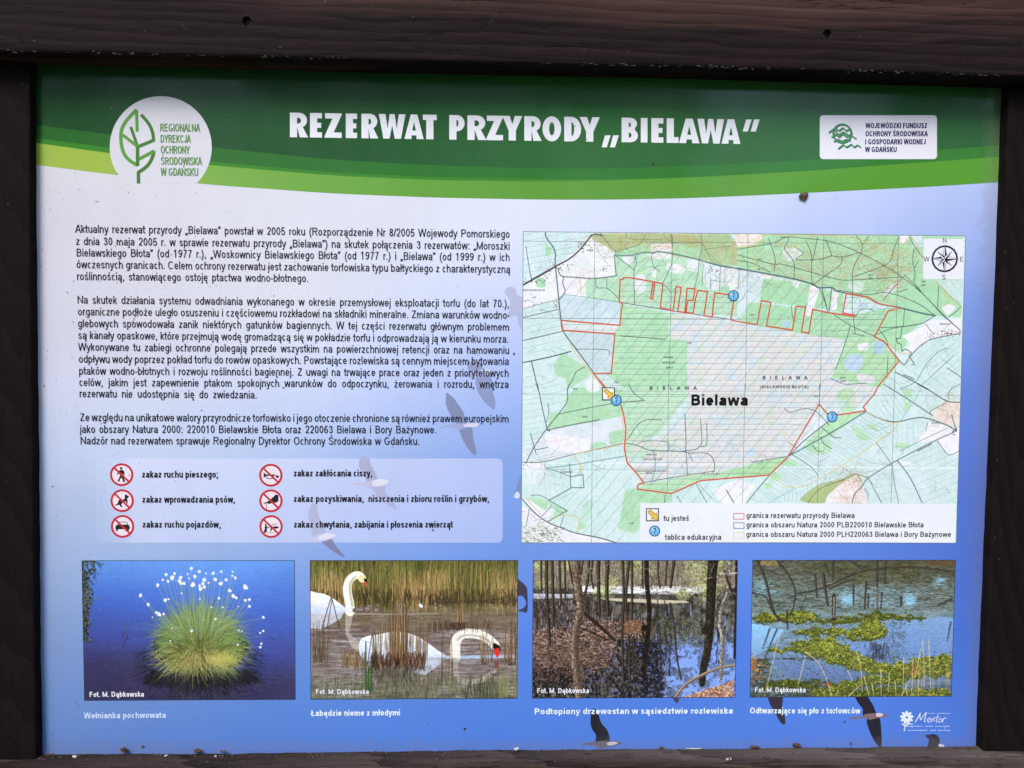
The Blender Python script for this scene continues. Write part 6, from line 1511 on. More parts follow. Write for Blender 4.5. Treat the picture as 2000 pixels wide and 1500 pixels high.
for s, xa, xb, y in (('zakaz ruchu pieszego;', 277, 427, 933), ('zakaz wprowadzania psów,', 277.5, 460, 982), ('zakaz ruchu pojazdów,', 278, 432, 1030.7), ('zakaz zakłócania ciszy,', 573, 728, 930.7), ('zakaz pozyskiwania,  niszczenia i zbioru roślin i grzybów,', 573, 956, 980.5), ('zakaz chwytania, zabijania i płoszenia zwierząt', 573.5, 885, 1030.7)):
    text_obj('rule_lettering', s, (xa, y), (xb, y), 13.8, (30, 30, 44), card, Z_TEXT, bold=True, justify=False)

# ------------------------------------------------------------------ map and photographs
def picture(name, rect, arr, parent, z, border, label=None):
    x0, x1, y0, y1 = rect
    v = [b2w(x0, y0, z), b2w(x1, y0, z), b2w(x1, y1, z), b2w(x0, y1, z)]
    me = bpy.data.meshes.new(name); me.from_pydata(v, [], [(0, 3, 2, 1)])
    uv = me.uv_layers.new(name='UVMap'); uvs = {0: (0, 1), 1: (1, 1), 2: (1, 0), 3: (0, 0)}
    for l in me.loops: uv.data[l.index].uv = uvs[l.vertex_index]
    o = link_mesh(name, me, raster_material(name + '_print', arr), parent, label)
    I = Ink(z - 0.00002)
    I.strip([(x0, y0), (x1, y0), (x1, y1), (x0, y1)], 1.1 * PX, border, closed=True, px=False)
    I.build('thin_border', o)
    return o


mp = picture('printed_map', MAPR, map_raster(), board, Z_PIC, (110, 116, 130))
arrs = (photo_cottongrass(), photo_swans(), photo_forest(), photo_moss())
labs = ('photograph of a cottongrass tussock in blue water', 'photograph of two mute swans among reeds', 'photograph of a flooded forest', 'photograph of yellow-green moss mats on water')
phs = [picture('printed_photograph', PHR[i], arrs[i], board, Z_PIC, (40, 46, 66), labs[i]) for i in range(4)]
for i, (s, xa, xb, y) in enumerate((('Fot. M. Dąbkowska', 174.5, 282, 1361), ('Fot. M. Dąbkowska', 616.5, 721, 1355.5), ('Fot. M. Dąbkowska', 1048.5, 1151, 1353.5), ('Fot. M. Dąbkowska', 1473.5, 1574, 1352))):
    text_obj('photo_credit', s, (xa, y), (xb, y - (0.6 if i == 0 else 0)), 10.2, (232, 232, 240), phs[i], Z_TEXT, justify=False, stroke=.14)
for i, (s, xa, xb, ya, yb_) in enumerate((('Wełnianka pochwowata', 164, 325, 1403.3, 1402), ('Łabędzie nieme z młodymi', 607.5, 782, 1398.5, 1397), ('Podtopiony drzewostan w sąsiedztwie rozlewiska', 1043, 1432, 1395, 1393.5), ('Odtwarzające się pło z torfowców', 1464, 1680, 1393.3, 1393.5))):
    text_obj('photo_caption', s, (xa, ya), (xb, yb_), 12.2, (196, 214, 250) if i == 0 else (226, 238, 255), board, Z_TEXT, bold=True, justify=False)

# red reserve boundary
A = crop(1000, 440, 4.444); B = crop(1440, 440, 4.348); C4 = crop(1000, 750, 4.444); D = crop(1440, 750, 4.348)
I = Ink(Z_MARK); RB = (204, 72, 56)
paths = [A([(428, 825), (935, 868), (945, 780), (958, 678), (930, 665), (938, 470), (965, 468), (968, 455), (1030, 456), (1225, 490), (1202, 635), (1220, 642), (1238, 492), (1310, 508), (1287, 715), (1398, 742), (1425, 532), (1468, 540), (1438, 748), (1500, 757), (1520, 545), (1588, 552), (1572, 650), (1525, 652), (1510, 757), (1572, 762), (1592, 640), (1613, 565), (1697, 576), (1665, 782), (1738, 795), (1745, 700), (1760, 585), (1900, 606), (1925, 650), (1898, 820), (1956, 834)]) + B([(0, 815), (168, 842), (205, 640), (285, 655), (247, 855), (468, 890), (500, 688), (580, 695), (545, 905), (607, 915), (640, 712), (770, 742), (1005, 776)]),
         B([(1005, 764), (895, 745), (925, 580), (1110, 610), (1200, 665), (1385, 705), (1280, 728), (1165, 945), (1245, 985), (1375, 1150), (1200, 1360)]) + D([(1160, 90), (1070, 195), (1090, 228), (860, 262), (760, 250), (695, 170), (425, 625), (270, 772), (0, 795)]) + C4([(1950, 812), (1640, 838), (1385, 950), (1090, 912), (1095, 872), (1145, 858), (1070, 760), (1000, 685), (975, 560), (988, 390), (970, 270), (945, 180)]),
         A([(810, 1405), (705, 1283), (862, 1285), (892, 942), (440, 912), (428, 825)])]
for k, q in enumerate(paths): I.strip(q, 2.9 * PX, (232, 166, 130), dz=1e-5 * k); I.strip(q, 2.0 * PX, RB, dz=5e-5 + 1e-5 * k)
I.build('reserve_boundary', mp)

# compass rose
I = Ink(Z_MARK)
I.poly([(1804, 466), (1883, 467), (1880.5, 546), (1803, 545)], (236, 236, 246))
cc = at(1845, 505.5); r0 = 24.5 * PX
I.strip([(cc[0] + r0 * math.cos(R_(a)), cc[1] + r0 * math.sin(R_(a))) for a in range(0, 360, 10)], 3.6 * PX, (20, 20, 28), closed=True, px=False, dz=5e-5)
for k in range(16):
    a = R_(k * 22.5 + 11.25 * (k % 1)); I.strip([(cc[0] + r0 * .98 * math.cos(a), cc[1] + r0 * .98 * math.sin(a)), (cc[0] + r0 * 1.12 * math.cos(a), cc[1] + r0 * 1.12 * math.sin(a))], 1.0 * PX, (34, 34, 44), px=False, dz=6e-5)
for k in range(8):
    a = R_(45 * k + 45); L_ = r0 * (1.12 if (k + 1) % 2 == 0 else .82); wb = r0 * (.27 if (k + 1) % 2 == 0 else .2)
    tip = (cc[0] + L_ * math.cos(a), cc[1] + L_ * math.sin(a))
    for s_, col in ((1, (34, 34, 44)), (-1, (226, 226, 236))):
        b_ = a + s_ * R_(45) / 1.0; pb = (cc[0] + wb * math.cos(b_), cc[1] + wb * math.sin(b_))
        I.poly([cc, pb, tip], col, px=False, dz=8e-5 + 2e-5 * (k % 2 == 0) + 4e-6 * k + (2e-6 if s_ > 0 else 0))
    I.strip([tip, (cc[0] + wb * math.cos(a - R_(45)), cc[1] + wb * math.sin(a - R_(45)))], .7 * PX, (34, 34, 44), px=False, dz=1.6e-4 + 1e-6 * k)
for s, x, y in (('N', 1841, 474.5), ('S', 1839.5, 546), ('W', 1804, 511), ('E', 1874, 511)):
    write(I, s, (x, y), (x + (11 if s == 'W' else 8), y), 9.5, (40, 40, 48), justify=False, stroke=.1)
I.build('compass_rose', mp)

# legend
I = Ink(Z_MARK)
I.poly([(1251, 982.5), (1866.5, 984), (1865.5, 1060), (1250, 1058.5)], (238, 240, 251))
for y, col in ((1003, (214, 80, 96)), (1021, (98, 124, 176)), (1040, (236, 206, 160))):
    I.strip([(1433, y), (1453, y), (1453, y + 11), (1433, y + 11)], 1.5 * PX, col, closed=True, dz=3e-5)
I.build('map_legend', mp)
for s, xa, xb, y, c_ in (('tu jesteś', 1296, 1346, 1017.3, 11), ('tablica edukacyjna', 1298.6, 1409, 1054.3, 11.5), ('granica rezerwatu przyrody Bielawa', 1457, 1669.5, 1011.7, 11), ('granica obszaru Natura 2000 PLB220010 Bielawskie Błota', 1457, 1804, 1030, 11), ('granica obszaru Natura 2000 PLH220063 Bielawa i Bory Bażynowe', 1456.5, 1857.5, 1048.6, 11)):
    text_obj('legend_lettering', s, (xa, y), (xb, y), c_, (28, 28, 40), mp, Z_TEXT, justify=False, stroke=.12)
text_obj('place_lettering', 'Bielawa', (1347.5, 792), (1462.5, 792), 22, (14, 14, 20), mp, Z_TEXT, justify=False, stroke=.158)
for s, xa, xb, y, c_ in (('BIELAWA', 1268, 1361, 761, 6.6), ('BIELAWA', 1489, 1577, 741, 7.2), ('(BIELAWSKIE BŁOTA)', 1484, 1580, 758, 5.4), ('BIELAWA', 1374, 1407, 928, 3.4)):
    text_obj('moor_lettering', s, (xa, y), (xb, y), c_, (56, 56, 64), mp, Z_TEXT, justify=False, stroke=.14, track=.75 if len(s) < 9 else .1)


for cx_q, cy_q, r_q in ((1432.5, 577.5, 10.2), (1203.5, 782, 10.2), (1625, 814, 10.2), (1278.5, 1037, 10.4)):
    I = Ink(Z_TOP); I.disc((cx_q, cy_q), (r_q + .5) * PX, (20, 58, 108)); I.disc((cx_q, cy_q), (r_q - 1.3) * PX, (112, 186, 242), dz=5e-5); I.disc((cx_q - 1, cy_q - r_q * .3), r_q * .6 * PX, (164, 216, 250), dz=8e-5, ry=r_q * .4 * PX)
    I.z = Z_TOP - 6e-5
    write(I, '?', (cx_q - 3.8, cy_q + 5.6), (cx_q + 3.8, cy_q + 5.6), 12, (32, 42, 80), justify=False, stroke=.12)
    I.build('question_marker', mp)
for x, y in ((1176.5, 757.5), (1262.5, 993.5)):
    I = Ink(Z_TOP + 5e-5); s = 23.4
    I.poly([(x, y), (x + s, y), (x + s, y + s), (x, y + s)], (246, 242, 240)); I.strip([(x, y), (x + s, y), (x + s, y + s), (x, y + s)], 1.9 * PX, (48, 44, 42), closed=True, dz=3e-5)
    ar = [(2.5, 6), (7.5, 2), (17.5, 11), (20, 8), (21.5, 21.5), (9, 19.5), (12.5, 16.5)]
    I.poly([(x + a_, y + b_) for a_, b_ in ar], (240, 196, 66), dz=5e-5); I.strip([(x + a_, y + b_) for a_, b_ in ar], 1.0 * PX, (112, 84, 28), closed=True, dz=8e-5)
    I.build('arrow_marker', mp)

# small flower logo at the lower right
I = Ink(Z_MARK); WHT = (228, 236, 252); fx, fy = 1500 + 1083 / 4, 1300 + 405 / 4
for k in range(9):
    a = R_(40 * k - 90); c_, s_ = math.cos(a), math.sin(a); pet = []
    for t in range(14):
        b_ = 2 * math.pi * t / 14; u, v = 8.6 + 4.8 * math.cos(b_), 2.8 * math.sin(b_); pet.append((fx + u * c_ - v * s_, fy + u * s_ + v * c_))
    I.poly(pet, WHT, dz=1.5e-5 * k)
I.strip([(fx + 4.0 * math.cos(R_(a)), fy + 4.0 * math.sin(R_(a))) for a in range(0, 360, 30)], 3.2 * PX, WHT, closed=True, dz=2e-4)
I.strip(smooth([(fx + 3, fy + 9), (fx - 3, fy + 17), (fx - 5, fy + 27)], 4), 2.0 * PX, WHT, dz=2.2e-4); I.strip(smooth([(fx - 10, fy + 13), (fx - 6, fy + 14), (fx - 2, fy + 18)], 3), 2.4 * PX, WHT, dz=2.5e-4); I.strip(smooth([(fx + 12, fy + 13), (fx + 4, fy + 13), (fx - 2, fy + 18)], 3), 1.6 * PX, WHT, dz=2.7e-4)
I.build('flower_mark', board)
I = Ink(Z_TEXT)
m4 = crop(1500, 1300, 4.0)
# brush-style word
for k, (pl, wd) in enumerate((([(1150, 440), (1172, 405), (1190, 368)], 7), ([(1188, 372), (1186, 405), (1192, 425)], 6), ([(1192, 425), (1212, 392), (1238, 362)], 6), ([(1236, 364), (1228, 400), (1222, 432), (1230, 440)], 7),
                         ([(1248, 428), (1266, 420), (1262, 408), (1248, 414), (1244, 432), (1256, 442), (1272, 434)], 5), ([(1278, 412), (1276, 440)], 5), ([(1276, 436), (1290, 412), (1298, 414), (1296, 438)], 5), ([(1326, 380), (1316, 420), (1314, 440), (1324, 442)], 5), ([(1300, 404), (1338, 400)], 4), ([(1342, 414), (1330, 430), (1340, 442), (1356, 430), (1354, 414), (1342, 414)], 5), ([(1366, 412), (1362, 444)], 5), ([(1364, 430), (1378, 410), (1394, 412)], 5))):
    I.strip(smooth(m4(pl), 4), wd / 4 * PX, WHT, dz=2e-5 * (k + 1))
# three lines too small to be read in the place: broken pale strokes
mz = crop(1745, 1380, 10.16); r = random.Random(2)
for y, xa, xb, gaps, wd in ((133, 680, 1130, (840,), 1.9), (390, 270, 1120, (600, 810), 2.3), (470, 270, 1125, (700, 850), 2.2)):
    x = xa
    while x < xb:
        L_ = r.uniform(12, 34)
        if not any(abs(x + L_ / 2 - g_) < 22 for g_ in gaps): I.strip(mz([(x, y + r.uniform(-3, 3)), (min(x + L_, xb), y + r.uniform(-3, 3))]), wd * r.uniform(.6, 1.05) * PX, (176, 198, 250))
        x += L_ + r.uniform(3, 7)
for x, y in ((370, 405), (1022, 412)): I.strip(mz([(x, y - 10), (x - 6, y + 26)]), 1.6 * PX, (170, 194, 250), dz=2e-5)
I.build('maker_lettering', board)

# ------------------------------------------------------------------ timber frame
WOOD_B = wood_material('stained_beam_wood', 0, (0.006, 0.004, 0.0045), (0.021, 0.0125, 0.0135), (0.12, 0.062, 0.048), 0.05, 1.7, 0.05, BOARD_H + 0.462)
WOOD_P = wood_material('stained_post_wood', 2, (0.0055, 0.0034, 0.0032), (0.0105, 0.0064, 0.006), (0.02, 0.0125, 0.011), -0.05, 4.1)
WOOD_R = wood_material('weathered_rail_wood', 0, (0.012, 0.008, 0.007), (0.046, 0.032, 0.027), (0.13, 0.105, 0.09), 0.16, 8.3)


def timber(name, axis, ts, prof, shift, mat, holes=(), rough=0.0006, seed=1, parent=board, label=None):
    """sweep the cross-section prof [(a, z)] along board axis x or y; a is the across coordinate, z the depth.
    shift(t) -> offset of a; holes: (t, a, radius, depth) bored into the front"""
    rs = np.random.default_rng(seed)
    n = len(prof); V = []; NR = 120; gr = rs.random((NR + 1, 400)) - .5
    for t in ts:
        s = shift(t)
        for i, (a, z) in enumerate(prof):
            u = (t + 2) * 60; k = int(u) % 399; f = u - int(u)
            ri = (a * 260 + 300) % (NR - 1); i0 = int(ri); fi = ri - i0
            g0 = gr[i0, k] * (1 - f) + gr[i0, k + 1] * f; g1 = gr[i0 + 1, k] * (1 - f) + gr[i0 + 1, k + 1] * f
            d = (g0 * (1 - fi) + g1 * fi) * rough
            aa = a + s + d; zz = z + d * .8
            for ht, ha, hr, hd in holes:
                q = math.hypot(t - ht, a + s - ha)
                if q < hr * 1.6 and z < prof_front + 0.002: zz += hd * min(1, max(0, (hr * 1.25 - q) / (hr * .4)))
            V.append(b2w(t, aa, zz) if axis == 'x' else b2w(aa, t, zz))
    F = []
    for j in range(len(ts) - 1):
        for i in range(n):
            k = (i + 1) % n; F.append((j * n + i, j * n + k, (j + 1) * n + k, (j + 1) * n + i))
    F.append(tuple(range(n))); F.append(tuple((len(ts) - 1) * n + i for i in range(n))[::-1])
    me = bpy.data.meshes.new(name); me.from_pydata(V, [], F)
    me.polygons.foreach_set('use_smooth', [True] * (len(F) - 2) + [False, False])
    import bmesh
    bm = bmesh.new(); bm.from_mesh(me); bmesh.ops.recalc_face_normals(bm, faces=bm.faces)
    for e in bm.edges:
        if len(e.link_faces) == 2 and e.calc_face_angle(0) > 0.7: e.smooth = False
    bm.to_mesh(me); bm.free()
    return link_mesh(name, me, mat, parent, label)


def rounded(a0, a1, z0, z1, r, front_rows, seg=3):
    """loop: front face (z0) from a1 to a0, back face z1; corners of the front rounded"""
    P = []
    for i in range(seg + 1): t = R_(90 * i / seg); P.append((a1 - r + r * math.cos(t), z0 + r - r * math.sin(t)))
    for a in front_rows: P.append((a, z0))
    for i in range(seg + 1): t = R_(90 * i / seg); P.append((a0 + r - r * math.sin(t), z0 + r - r * math.cos(t)))
    P += [(a0, z1), (a1, z1)]
    return P


# beam: its lower edge drops slightly to the right
zf = -0.042; prof_front = zf
ex = [0, 245, 675, 1000, 1350, 2000]; ey = [101, 106, 117, 124, 131, 150]
eb = [at(a, b_, zf) for a, b_ in zip(ex, ey)]
sl = (eb[-1][1] - eb[0][1]) / (eb[-1][0] - eb[0][0])
EX = [-1.2] + [q[0] for q in eb] + [1.2]; EY = [eb[0][1] + sl * (-1.2 - eb[0][0])] + [q[1] for q in eb] + [eb[-1][1] + sl * (1.2 - eb[-1][0])]
hb = [at(482, 41, zf), at(1616, 66, zf)]
ts = set(np.round(np.linspace(-0.78, 0.78, 240), 5))
for h_ in hb: ts |= set(np.round(np.arange(h_[0] - .009, h_[0] + .009, .0006), 5))
ts = sorted(ts)
bshift = lambda t: float(np.interp(t, EX, EY))
rows = set(np.round(np.linspace(-0.012, -0.158, 22), 5))
for h_ in hb: rows |= set(np.round(np.arange(h_[1] - bshift(h_[0]) - .009, h_[1] - bshift(h_[0]) + .009, .0007), 5))
rows = sorted(rows, reverse=True)
beam = timber('top_beam', 'x', ts, rounded(-0.17, 0.0, zf, 0.03, 0.004, rows), bshift, WOOD_B, [(h_[0], h_[1], .0042, .007) for h_ in hb], rough=0.0007, seed=3)
M_SCREW = plain('dull_screw_steel', (0.05, 0.045, 0.045), 0.5, 0.8)
for h_ in hb:
    I = Ink(zf + .0055); n = 18
    vs = [b2w(h_[0] + .0036 * math.cos(2 * math.pi * i / n), h_[1] + .0036 * math.sin(2 * math.pi * i / n), zf + .0058) for i in range(n)]
    vs += [b2w(h_[0] + .0012 * math.cos(2 * math.pi * i / n), h_[1] + .0012 * math.sin(2 * math.pi * i / n), zf + .0052) for i in range(n)]
    vs += [b2w(h_[0] + .0011 * math.cos(2 * math.pi * i / n), h_[1] + .0011 * math.sin(2 * math.pi * i / n), zf + .0075) for i in range(n)]
    fs = [(i, i + n, (i + 1) % n + n, (i + 1) % n) for i in range(n)] + [(i + n, i + 2 * n, (i + 1) % n + 2 * n, (i + 1) % n + n) for i in range(n)] + [tuple(range(2 * n, 3 * n))]
    me = bpy.data.meshes.new('screw'); me.from_pydata(vs, [], fs); link_mesh('screw', me, M_SCREW, beam)

# chipped splinters showing pale along the lower edge of the beam
r = random.Random(14); V = []; F = []
for i in range(150):
    t = r.choice([r.uniform(-.62, -.2), r.uniform(.02, .62), r.uniform(.02, .62)]); L_ = r.uniform(.001, .007); w_ = r.uniform(.0003, .0011); y = bshift(t) - r.uniform(-.0003, .0022); z = zf - .0006 + max(0, (y - bshift(t) + .002)) * .9
    n = len(V); V += [b2w(t, y, z), b2w(t + L_, y + r.uniform(-.0006, .0006), z), b2w(t + L_ * .6, y - w_, z - .0003), b2w(t + L_ * .3, y - w_ * .8, z - .0003)]
    F += [(n, n + 1, n + 2), (n, n + 2, n + 3)]
me = bpy.data.meshes.new('edge_splinters'); me.from_pydata(V, [], F)
link_mesh('edge_splinters', me, plain('pale_splinter', (0.085, 0.078, 0.070), 0.9, 0, .5, 500), beam, None, 'stuff')

# posts
prof_front = -0.013
LX = [(71, 110), (71.5, 400), (74, 700), (77, 900), (80, 1300), (83, 1475)]
RX = [(1957, 150), (1949, 357), (1940, 614), (1932, 800), (1911, 1300), (1905, 1475)]
tsY = sorted(set(np.round(np.linspace(-0.56, BOARD_H, 150), 5)))


def edge_fn(pts):
    q = [at(a, b_) for a, b_ in pts]; X = [p[0] for p in q]; Y = [p[1] for p in q]
    s0 = (X[-1] - X[0]) / (Y[-1] - Y[0])
    return lambda y: float(np.interp(y, Y, X)) + (0 if Y[0] <= y <= Y[-1] else (s0 * (y - Y[-1]) if y > Y[-1] else s0 * (y - Y[0])) * .3)


timber('post', 'y', tsY, rounded(-0.10, 0.0, -0.013, 0.075, 0.003, list(np.linspace(-.01, -.09, 10))), edge_fn(LX), WOOD_P, seed=5, rough=0.0009, label='left post of the frame')
prof_front = -0.016
timber('post', 'y', tsY, rounded(0.0, 0.10, -0.016, 0.075, 0.003, list(np.linspace(.09, .01, 10))), edge_fn(RX), WOOD_P, seed=6, rough=0.0009, label='right post of the frame')
# bottom rail with its worn ledge
zr = -0.040; prof_front = zr
rb = [at(a, b_) for a, b_ in ((85, 1472), (500, 1470), (900, 1464), (1500, 1460), (1905, 1456))]
slr = (rb[-1][1] - rb[0][1]) / (rb[-1][0] - rb[0][0])
RXs = [-1.0] + [q[0] for q in rb] + [1.0]; RYs = [rb[0][1] + slr * (-1 - rb[0][0])] + [q[1] for q in rb] + [rb[-1][1] + slr * (1 - rb[-1][0])]
P = [(0.0, -0.0022), (-0.0004, -.006)] + [(0.0004 * (k % 3), -.010 - .0045 * k) for k in range(6)] + [(0.0005, zr + .0025), (0.003, zr)] + [(.012 + .012 * k, zr) for k in range(7)] + [(.10, zr + .004), (.10, -0.0022)]
rail = timber('bottom_rail', 'x', list(np.linspace(-0.78, 0.78, 420)), P, lambda t: float(np.interp(t, RXs, RYs)), WOOD_R, rough=0.0022, seed=9)
# backing board behind the print
I_b = [b2w(x, y, z) for z in (0.006, 0.022) for x, y in ((-.63, -.45), (.64, -.45), (.64, .53), (-.63, .53))]
me = bpy.data.meshes.new('backing_board'); me.from_pydata(I_b, [], [(0, 3, 2, 1), (4, 5, 6, 7), (0, 1, 5, 4), (1, 2, 6, 5), (2, 3, 7, 6), (3, 0, 4, 7)])
link_mesh('backing_board', me, WOOD_P, board)

# ------------------------------------------------------------------ insect specks and splashes on the print
r = random.Random(77); I = Ink(-0.0005)
for i in range(330):
    x, y = r.uniform(85, 1930), r.uniform(180, 1455)
    if i > 150: x = 80 + abs(r.gauss(0, 200)); y = r.uniform(330, 1440)
    rad = r.choice([.7, .8, .9, 1.0, 1.3]) * r.uniform(.7, 1.3); c_ = r.choice([(60, 60, 66), (90, 90, 96), (120, 116, 120), (150, 148, 156), (40, 38, 40)])
    q = at(x, y); n = 6; a0 = r.random() * 6
    pts = [(q[0] + rad * r.uniform(.6, 1.3) * PX * math.cos(a0 + k * 6.283 / n), q[1] + rad * r.uniform(.6, 1.3) * PX * math.sin(a0 + k * 6.283 / n)) for k in range(n)]
    base_ = bg(*q) if y > 400 else (60, 90, 60)
    I.raw(pts, [tuple(range(n))[::-1]], [ink(mixc(base_, c_, r.uniform(.35, .85)))] * n, -0.0005 - 3e-7 * i)
for x, y, rad in ((1275, 320, 2.2), (845, 1035, 1.6), (554, 757, 1.6), (627, 1027, 1.2), (1649, 1409, 1.8), (1661, 1452, 2.6), (279, 1458, 3.2), (908, 1423, 2.4), (541, 736, 1.6), (103, 950, 1.2), (940, 713, 2.0), (1004, 691, 2.0), (525, 523, 2.0), (846, 1035, 1.4), (909, 1423, 1.3)):
    q = at(x, y); n = 8
    I.raw([(q[0] + rad * r.uniform(.7, 1.25) * PX * math.cos(k * 6.283 / n), q[1] + rad * r.uniform(.7, 1.25) * PX * math.sin(k * 6.283 / n)) for k in range(n)], [tuple(range(n))[::-1]], [ink((44, 38, 40))] * n, -0.0007)
I.build('fly_specks', board, None, 'stuff')
I = Ink(-0.0006); I.strip(smooth([(254, 631), (260, 626), (265, 617), (266, 612)], 4), .9 * PX, (170, 110, 100)); I.build('dried_fibre', board)


# ------------------------------------------------------------------ loose bits lying on the board
def crumb(name, label, cat, px, py, z, size, mat, seed, stretch=(1, 1, 1), group=None):
    import bmesh
    bm = bmesh.new(); bmesh.ops.create_icosphere(bm, subdivisions=2, radius=1.0)
    rs = random.Random(seed); K = [(Vector((rs.gauss(0, 1), rs.gauss(0, 1), rs.gauss(0, 1))), rs.uniform(0, 6)) for _ in range(9)]
    for v in bm.verts:
        d = 1 + .42 * sum(math.sin(2.2 * k.dot(v.co) + p_) for k, p_ in K) / 2.2
        v.co = Vector((v.co.x * stretch[0], v.co.y * stretch[1], v.co.z * stretch[2])) * d * size
    me = bpy.data.meshes.new(name); bm.to_mesh(me); bm.free()
    x, y = at(px, py, z)
    o = link_mesh(name, me, mat); o.location = b2w(x, y, z)
    o['label'] = label; o['category'] = cat
    if group: o['group'] = group
    return o


M_MUD = plain('dried_mud', (0.10, 0.07, 0.045), 0.9, 0, .6, 700)
M_BUD = plain('brown_bud_scale', (0.07, 0.03, 0.018), 0.7, 0, .5, 900)
M_FLUFF = plain('pale_seed', (0.42, 0.40, 0.37), 0.9, 0, .3, 900)
crumb('mud_clump', 'small brown lump of dried mud stuck below the green header band at right', 'mud', 1571, 383, -0.0025, .0042, M_MUD, 4, (1.15, .5, .95))
for k, (x, y, s_, st, what) in enumerate(((242, 1466, .0042, (1.3, .8, .6), 'curled brown bud scale on the ledge under the cottongrass caption'), (386, 1466, .0030, (1.5, .8, .6), 'dark brown bud scale on the ledge right of the cottongrass caption'), (437, 1467, .0022, (1.5, .8, .6), 'smallest dark bud scale on the ledge left of the swan caption'),
                               (1558, 1456, .0030, (1.2, .8, .9), 'dark brown bud scale on the ledge under the moss photograph'), (1292, 1461, .0021, (1.1, .9, .9), 'tiny brown bud scale on the ledge under the forest caption'), (100, 1474, .0024, (1.4, .8, .6), 'dark bud scale in the corner by the left post'), (1472, 1459, .0022, (2.2, .7, .5), 'long dark bud scale on the ledge between forest and moss captions'))):
    crumb('bud_scale', what, 'bud scale', x, y, -0.0045, s_, M_BUD, 20 + k, st, 'dead bud scales on the ledge')
for k, (x, y, s_, what) in enumerate(((145, 1478, .0018, 'pale seed on the ledge near the left post'), (325, 1475, .0014, 'tiny pale seed on the ledge under the cottongrass photograph'), (421, 1477, .0014, 'tiny pale seed on the ledge left of the swan photograph'), (1010, 1463, .0020, 'pale flake on the ledge under the swan photograph edge'), (1376, 1473, .0014, 'tiny pale seed on the ledge under the forest photograph'))):
    crumb('pale_seed', what, 'seed', x, y, -0.010, s_, M_FLUFF, 40 + k, (1.3, .8, .8), 'pale seeds on the ledge')
# winged insect-like seed with a dark stalk
sd = bpy.data.objects.new('winged_seed', None); COL.objects.link(sd)
sx_, sy_ = at(1423, 1484, -0.030); sd.location = b2w(sx_, sy_, -0.030)
sd['label'] = 'white winged seed with dark stalk on the ledge under the forest photograph'; sd['category'] = 'seed'
o = crumb('wing', 'x', 'x', 1423, 1480, -0.030, .0024, M_FLUFF, 60, (1.2, .6, .8)); o.location = (0, 0, .0006); o.parent = sd; del o['label']; del o['category']
o = crumb('stalk', 'x', 'x', 1423, 1480, -0.030, .0055, M_BUD, 61, (.12, .12, 1.1)); o.location = (0.0008, -.001, .001); o.rotation_euler = (0.2, -.35, 0); o.parent = sd; del o['label']; del o['category']
# pale stalk lying along the ledge
tw = crumb('dry_stalk', 'thin pale dry stalk lying on the ledge under the forest photograph', 'stalk', 1357, 1462, -0.004, .010, M_FLUFF, 62, (1.2, .06, .06))
# grit and lichen crumbs gathered along the ledge
r = random.Random(5); V = []; F = []
for i in range(900):
    t = r.uniform(-.60, .60); z = -0.002 - abs(r.gauss(0, .006)) if r.random() < .75 else -r.uniform(.004, .036)
    y = float(np.interp(t, RXs, RYs)) - .0004 - r.uniform(0, .0006); s_ = r.uniform(.0003, .0011)
    n = len(V)
    for dx, dy, dz in ((-1, 0, 0), (1, 0, .2), (0, -1.2, 0), (0, .6, -1), (0, .4, 1)): V.append(b2w(t + dx * s_ * r.uniform(.6, 1.5), y + dy * s_ * r.uniform(.5, 1.2), min(z + dz * s_, -.0005)))
    F += [(n, n + 2, n + 3), (n + 3, n + 2, n + 1), (n + 1, n + 2, n + 4), (n + 4, n + 2, n), (n, n + 3, n + 4), (n + 1, n + 4, n + 3)]
me = bpy.data.meshes.new('ledge_grit'); me.from_pydata(V, [], F)
g = link_mesh('ledge_grit', me, plain('grit', (0.07, 0.055, 0.05), 0.95, 0, .8, 300))
g['label'] = 'dark grit and plant crumbs gathered along the bottom ledge'; g['category'] = 'grit'; g['kind'] = 'stuff'

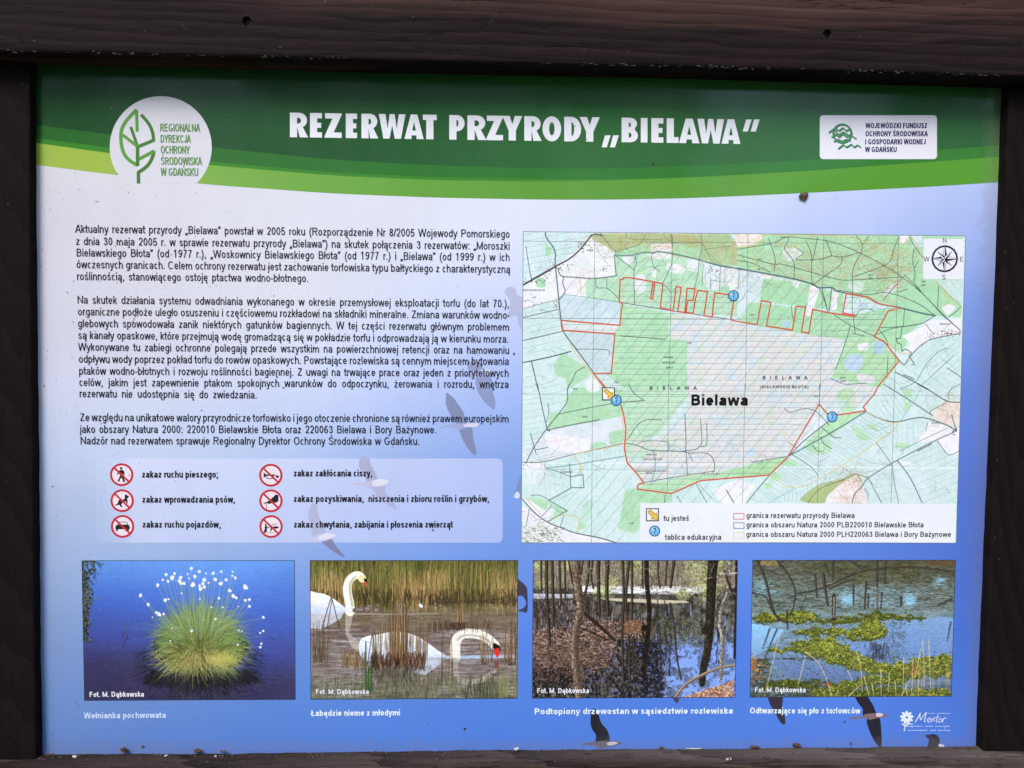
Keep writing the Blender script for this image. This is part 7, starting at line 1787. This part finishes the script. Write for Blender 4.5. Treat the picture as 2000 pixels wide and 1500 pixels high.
# ------------------------------------------------------------------ ground under the board
V = [(-60, -60, 0), (60, -60, 0), (60, 60, 0), (-60, 60, 0)]
me = bpy.data.meshes.new('ground'); me.from_pydata(V, [], [(0, 1, 2, 3)])
gm = plain('trodden_grass', (0.075, 0.085, 0.045), 0.95, 0, .5, 3)
gr_ = link_mesh('ground', me, gm); gr_['kind'] = 'structure'; gr_['label'] = 'trodden grassy ground under the board'

# ------------------------------------------------------------------ the edge of the wood facing the board (mirrored in the laminate)
r = random.Random(31); V = []; F = []
for i in range(9000):
    x = r.uniform(-26, 26); hmax = 9.5 - 4.2 * min(1, max(0, (x + 4) / 9)) + 1.3 * math.sin(x * .9) + .7 * math.sin(x * 2.3 + 1)
    zz = hmax * (1 - r.random() ** 1.3 * .95); y = -13 - abs(r.gauss(0, 1.6)) - (hmax - zz) * .1
    s_ = r.uniform(.16, .42); a = Vector((r.gauss(0, 1), r.gauss(0, 1), r.gauss(0, 1))).normalized(); b_ = a.orthogonal().normalized(); a2 = a.cross(b_)
    n = len(V); c_ = Vector((x, y, max(zz, .2)))
    V += [tuple(c_ + b_ * s_), tuple(c_ + a2 * s_ * .7), tuple(c_ - b_ * s_), tuple(c_ - a2 * s_ * .7)]; F.append((n, n + 1, n + 2, n + 3))
for i in range(60):
    x = r.uniform(-25, 25); y = -14 + r.uniform(-1, 1); w_ = r.uniform(.08, .18); h_ = r.uniform(4, 6); n = len(V)
    for k in range(6): V.append((x + w_ * math.cos(k * 1.047), y + w_ * math.sin(k * 1.047), 0))
    for k in range(6): V.append((x + w_ * .4 * math.cos(k * 1.047), y + w_ * .4 * math.sin(k * 1.047), h_))
    F += [(n + k, n + (k + 1) % 6, n + 6 + (k + 1) % 6, n + 6 + k) for k in range(6)]
me = bpy.data.meshes.new('woodland_edge'); me.from_pydata(V, [], F)
wd = link_mesh('woodland_edge', me, plain('mixed_foliage', (0.055, 0.06, 0.025), 0.8, 0, .6, .6)); wd['kind'] = 'stuff'; wd['label'] = 'edge of a green and brown wood standing opposite the board'; wd['category'] = 'wood'
